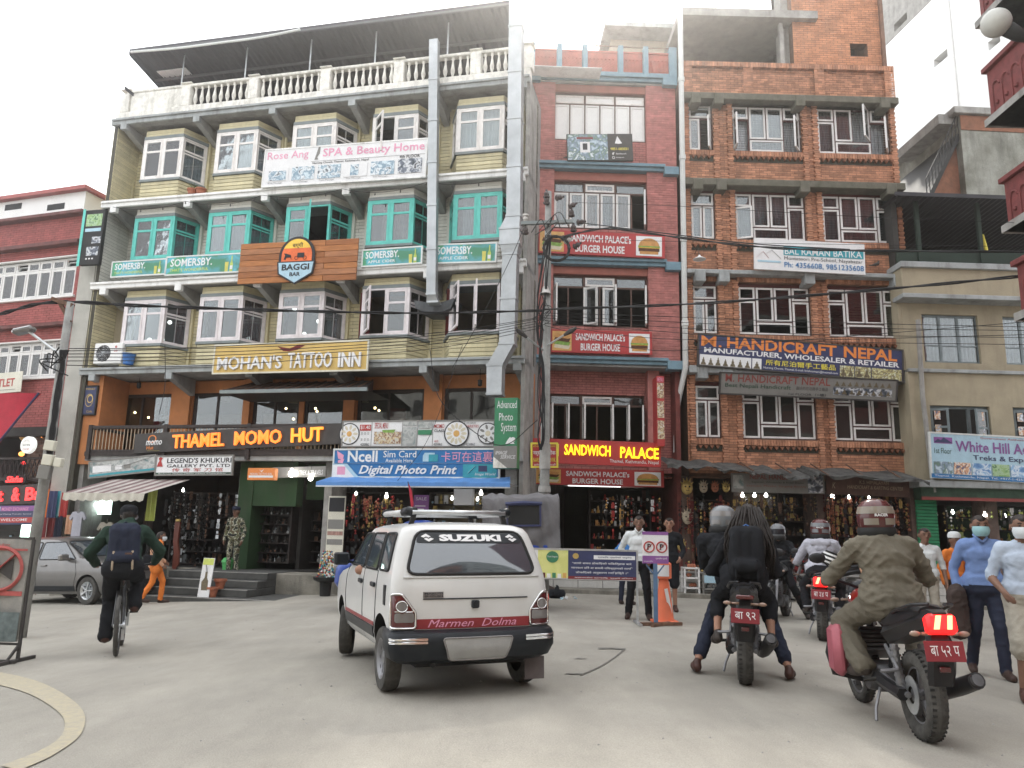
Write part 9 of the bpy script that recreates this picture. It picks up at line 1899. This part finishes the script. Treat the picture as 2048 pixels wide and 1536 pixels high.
mb=MB();mb.bar((.02,.02,.02),(.02,.02,z0+h),.03);mb.bar((-w,.02,z0+h+.01),(.02,.02,z0+h+.01),.03);mb.bar((-w,.02,z0-.03),(.02,.02,z0-.03),.025);mb.bar((.02,-.3,.02),(.02,.3,.02),.04);mb.bar((-w,-.12,.03),(.1,-.12,.03),.035);mb.bar((-.02,-.1,.03),(.02,.0,.18),.025);mb.build('stand_frame',M_['sign_charcoal'],HB_)
ys=yk+.5
def onstep(px,py,y=None):y=ys if y is None else y;u,z=LBf.uz(px,py,y);return u,y,z
u,y,z=onstep(406,1184,yk+.1);r=empty('advert_board',LBf.mat(u,y,zg_+rise),'narrow white standing board with green top and a soldier picture on the steps','sign');mb=MB();mb.T=Matrix.Rotation(R_(-8),4,'X');mb.bbox(-.14,.14,0,.03,0,.85,.005);mb.build('board',M_['print_white'],r);mb=MB();mb.T=Matrix.Rotation(R_(-8),4,'X');mb.box(-.13,.13,-.004,0,.70,.84);mb.build('green_panel',M_['print_lime'],r);mb=MB();mb.T=Matrix.Rotation(R_(-8),4,'X');mb.prism([(-.07,.15),(.08,.15),(.07,.35),(.03,.42),(.02,.55),(-.03,.55),(-.03,.42),(-.09,.33)],-.004,0);mb.build('soldier_picture',M_['statue_ink'],r);mb=MB();mb.bar((0,.03,.7),(0,.25,0),.02);mb.build('stay',M_['steel'],r)
for px,py,s,lab in((424,1192,1.0,'lower terracotta pot at the foot of the shop plinth'),(440,1172,.95,'upper terracotta pot below the green bin')):
 u,y,z=onstep(px,py,yk+.25+(.2 if px>430 else 0));r=empty('flower_pot',LBf.mat(u,y,zg_+rise*(1 if px<430 else 2)),lab,'pot');mb=MB();mb.lathe([(.08,0),(.12,.17),(.145,.17),(.145,.22),(.12,.22),(.11,.16),(.001,.15)],n=16);mb.build('pot_body',M_['terracotta'],r)
u,y,z=onstep(452,1160,-.25);r=empty('dustbin',LBf.mat(u,y,zf0-.1),'bright green plastic dustbin with a domed lid beside the mannequin','dustbin');mb=MB();mb.lathe([(.10,0),(.13,.26),(.14,.27),(.135,.29)],n=16);mb.build('bin_body',mk('bin_green',(.10,.42,.13),.5,.1),r);mb=MB();mb.lathe([(.15,.28),(.14,.33),(.09,.39),(.001,.41)],n=16);mb.build('lid',M_['bin_green'],r,smooth=True)
sign(LBf,-.5,((658,992),(692,990),(656,1150)),'tall narrow white roll-up banner at the left end of the photo shop','sign_cream',name='banner',th=.03,items=[('r',.05,.02,.95,.2,'print_black'),('r',.05,.3,.95,.42,'sign_grey'),('r',.05,.45,.95,.5,'curtain_pink'),('r',.05,.55,.95,.62,'sign_grey'),('statues',.08,.72,.92,.84,4,'sign_cream'),('statues',.08,.88,.92,.96,5,'sign_cream')])
sign(LBf,-.3,((828,990),(858,990),(828,1032)),'small purple poster above the taxi roof carrier','print_purple',name='poster',th=.02,items=[('t',.15,.1,.85,.25,'SALE','print_white',{'b':0}),('r',.1,.5,.8,.54,'print_white'),('r',.1,.65,.7,.69,'print_white')])
sign(LBf,-.1,((908,978),(945,978),(908,1010)),'pale blurred white box hanging in the camera shop entrance','print_white',name='white_box',cat='box',th=.2)
u,y,z=onstep(346,1143,-.15);r=empty('giant_knife',LBf.mat(u,y,z),'giant red brown wooden khukuri standing upright by the khukuri shop door','sculpture');mb=MB();mb.prism([(-.07,1.25),(.07,1.25),(.06,.75),(.13,.45),(.15,.2),(.04,0),(-.02,.1),(-.02,.45),(-.07,.75)],-.03,.03);mb.build('blade_case',mk('redwood',(.15,.045,.03),.4,.15,5),r);mb=MB();mb.bbox(-.06,.06,-.04,.04,1.25,1.32,.015);mb.build('cap',M_['gold'],r)
p=LBf.w(LBf.uz(650,1190,-1.2)[0],-1.2,0);r=empty('display_stand',onG(p.x,p.y),'dark tub stand heaped with beaded and patterned hangings beside the taxi','stand');mb=MB();mb.lathe([(.12,0),(.14,.3),(.28,.35),(.3,.42),(.001,.42)],n=14);mb.build('tub',M_['black'],r);g2=random.Random(5)
cols=['print_red','print_white','gold','print_navy','print_teal'];mb=MB()
for k in range(170):h_=g2.uniform(.4,1.0);rad=.26*(1.1-h_*.75);a=g2.uniform(0,6.28);mb.mi=k%5;mb.sph((rad*math.cos(a),rad*math.sin(a)*.8,h_),.028,5)
tag(mb.build('beads',[M_[c_]for c_ in cols],r),kind='stuff')
r=empty('red_bucket',onG(p.x+.5,p.y+.1),'red bucket on the ground between the patterned stand and the taxi','bucket');mb=MB();mb.lathe([(.13,0),(.18,.32),(.19,.33),(.17,.33)],n=16);mb.build('bucket_body',M_['print_red'],r);mb=MB();mb.tube(tube_arc((0,0,.32),.175,0,180,10),.008,4);mb.build('bucket_handle',M_['steel'],r)
q=LBf.uz(823,990,-1.4);r=empty('small_flag',LBf.mat(q[0],-1.4,q[1]),'limp dark red pennant on a thin stick over the taxi','flag');mb=MB();mb.tube([(-.1,0,.3),(.1,0,-.6)],.01,4);mb.build('stick',M_['dark_wood'],r);mb=MB();mb.prism([(-.08,.25),(.0,.1),(.06,-.2),(.02,-.35),(-.02,-.1)],-.02,.02);mb.build('cloth',M_['flag_red'],r)
u,z=YBf.uz(1968,495,.2);r=empty('prayer_flag',YBf.mat(u,.2,z),'bunched yellow and blue prayer flag tied to the terrace post','flag');F=Figure();F.cap((0,0,.35),(.03,0,0),.03,.06,'print_yellow');F.cap((.03,0,0),(.08,0,-.35),.06,.05,'print_yellow');F.cap((.07,0,-.3),(.1,0,-.45),.04,.03,'print_sky');F.build('cloth',r,.014,.004)
for px,py,fr_2,y_,lab in((313,312+10,RBf,-.02,''),):pass
for px,py,frm,lab in((1140,318,RBf,'dark pigeon sitting on the red building ledge'),(1752,534,BBf,'dark pigeon sitting on the grey ledge right of the preschool sign')):
 u,z=frm.uz(px,py,-.02);r=empty('pigeon',frm.mat(u,-.02,z),lab,'bird');F=Figure();F.cap((-.08,0,.05),(.05,0,.09),.03,.05,'sign_charcoal');F.cap((.06,0,.11),(.075,0,.16),.03,.026,'sign_charcoal');F.cap((-.08,0,.05),(-.18,0,.03),.025,.012,'sign_charcoal');F.cap((.09,0,.16),(.115,0,.155),.008,.004,'sign_charcoal')
 for s in(-1,1):F.cap((0,s*.02,.05),(0,s*.02,-.0),.008,.008,'sign_charcoal')
 F.build('body',r,.008)
hz=MB();hz.box(-75,78,-60,95,-2.9,31);ho=hz.build('haze',mk('haze_mat',(1,1,1)));nt=MATS['haze_mat'].node_tree;nt.nodes.clear()
vo=nt.nodes.new('ShaderNodeVolumePrincipled');vo.inputs['Density'].default_value=.0030;vo.inputs['Anisotropy'].default_value=.9;vo.inputs['Color'].default_value=(1,.985,.96,1);oo=nt.nodes.new('ShaderNodeOutputMaterial');nt.links.new(vo.outputs[0],oo.inputs['Volume']);tag(ho,kind='stuff')
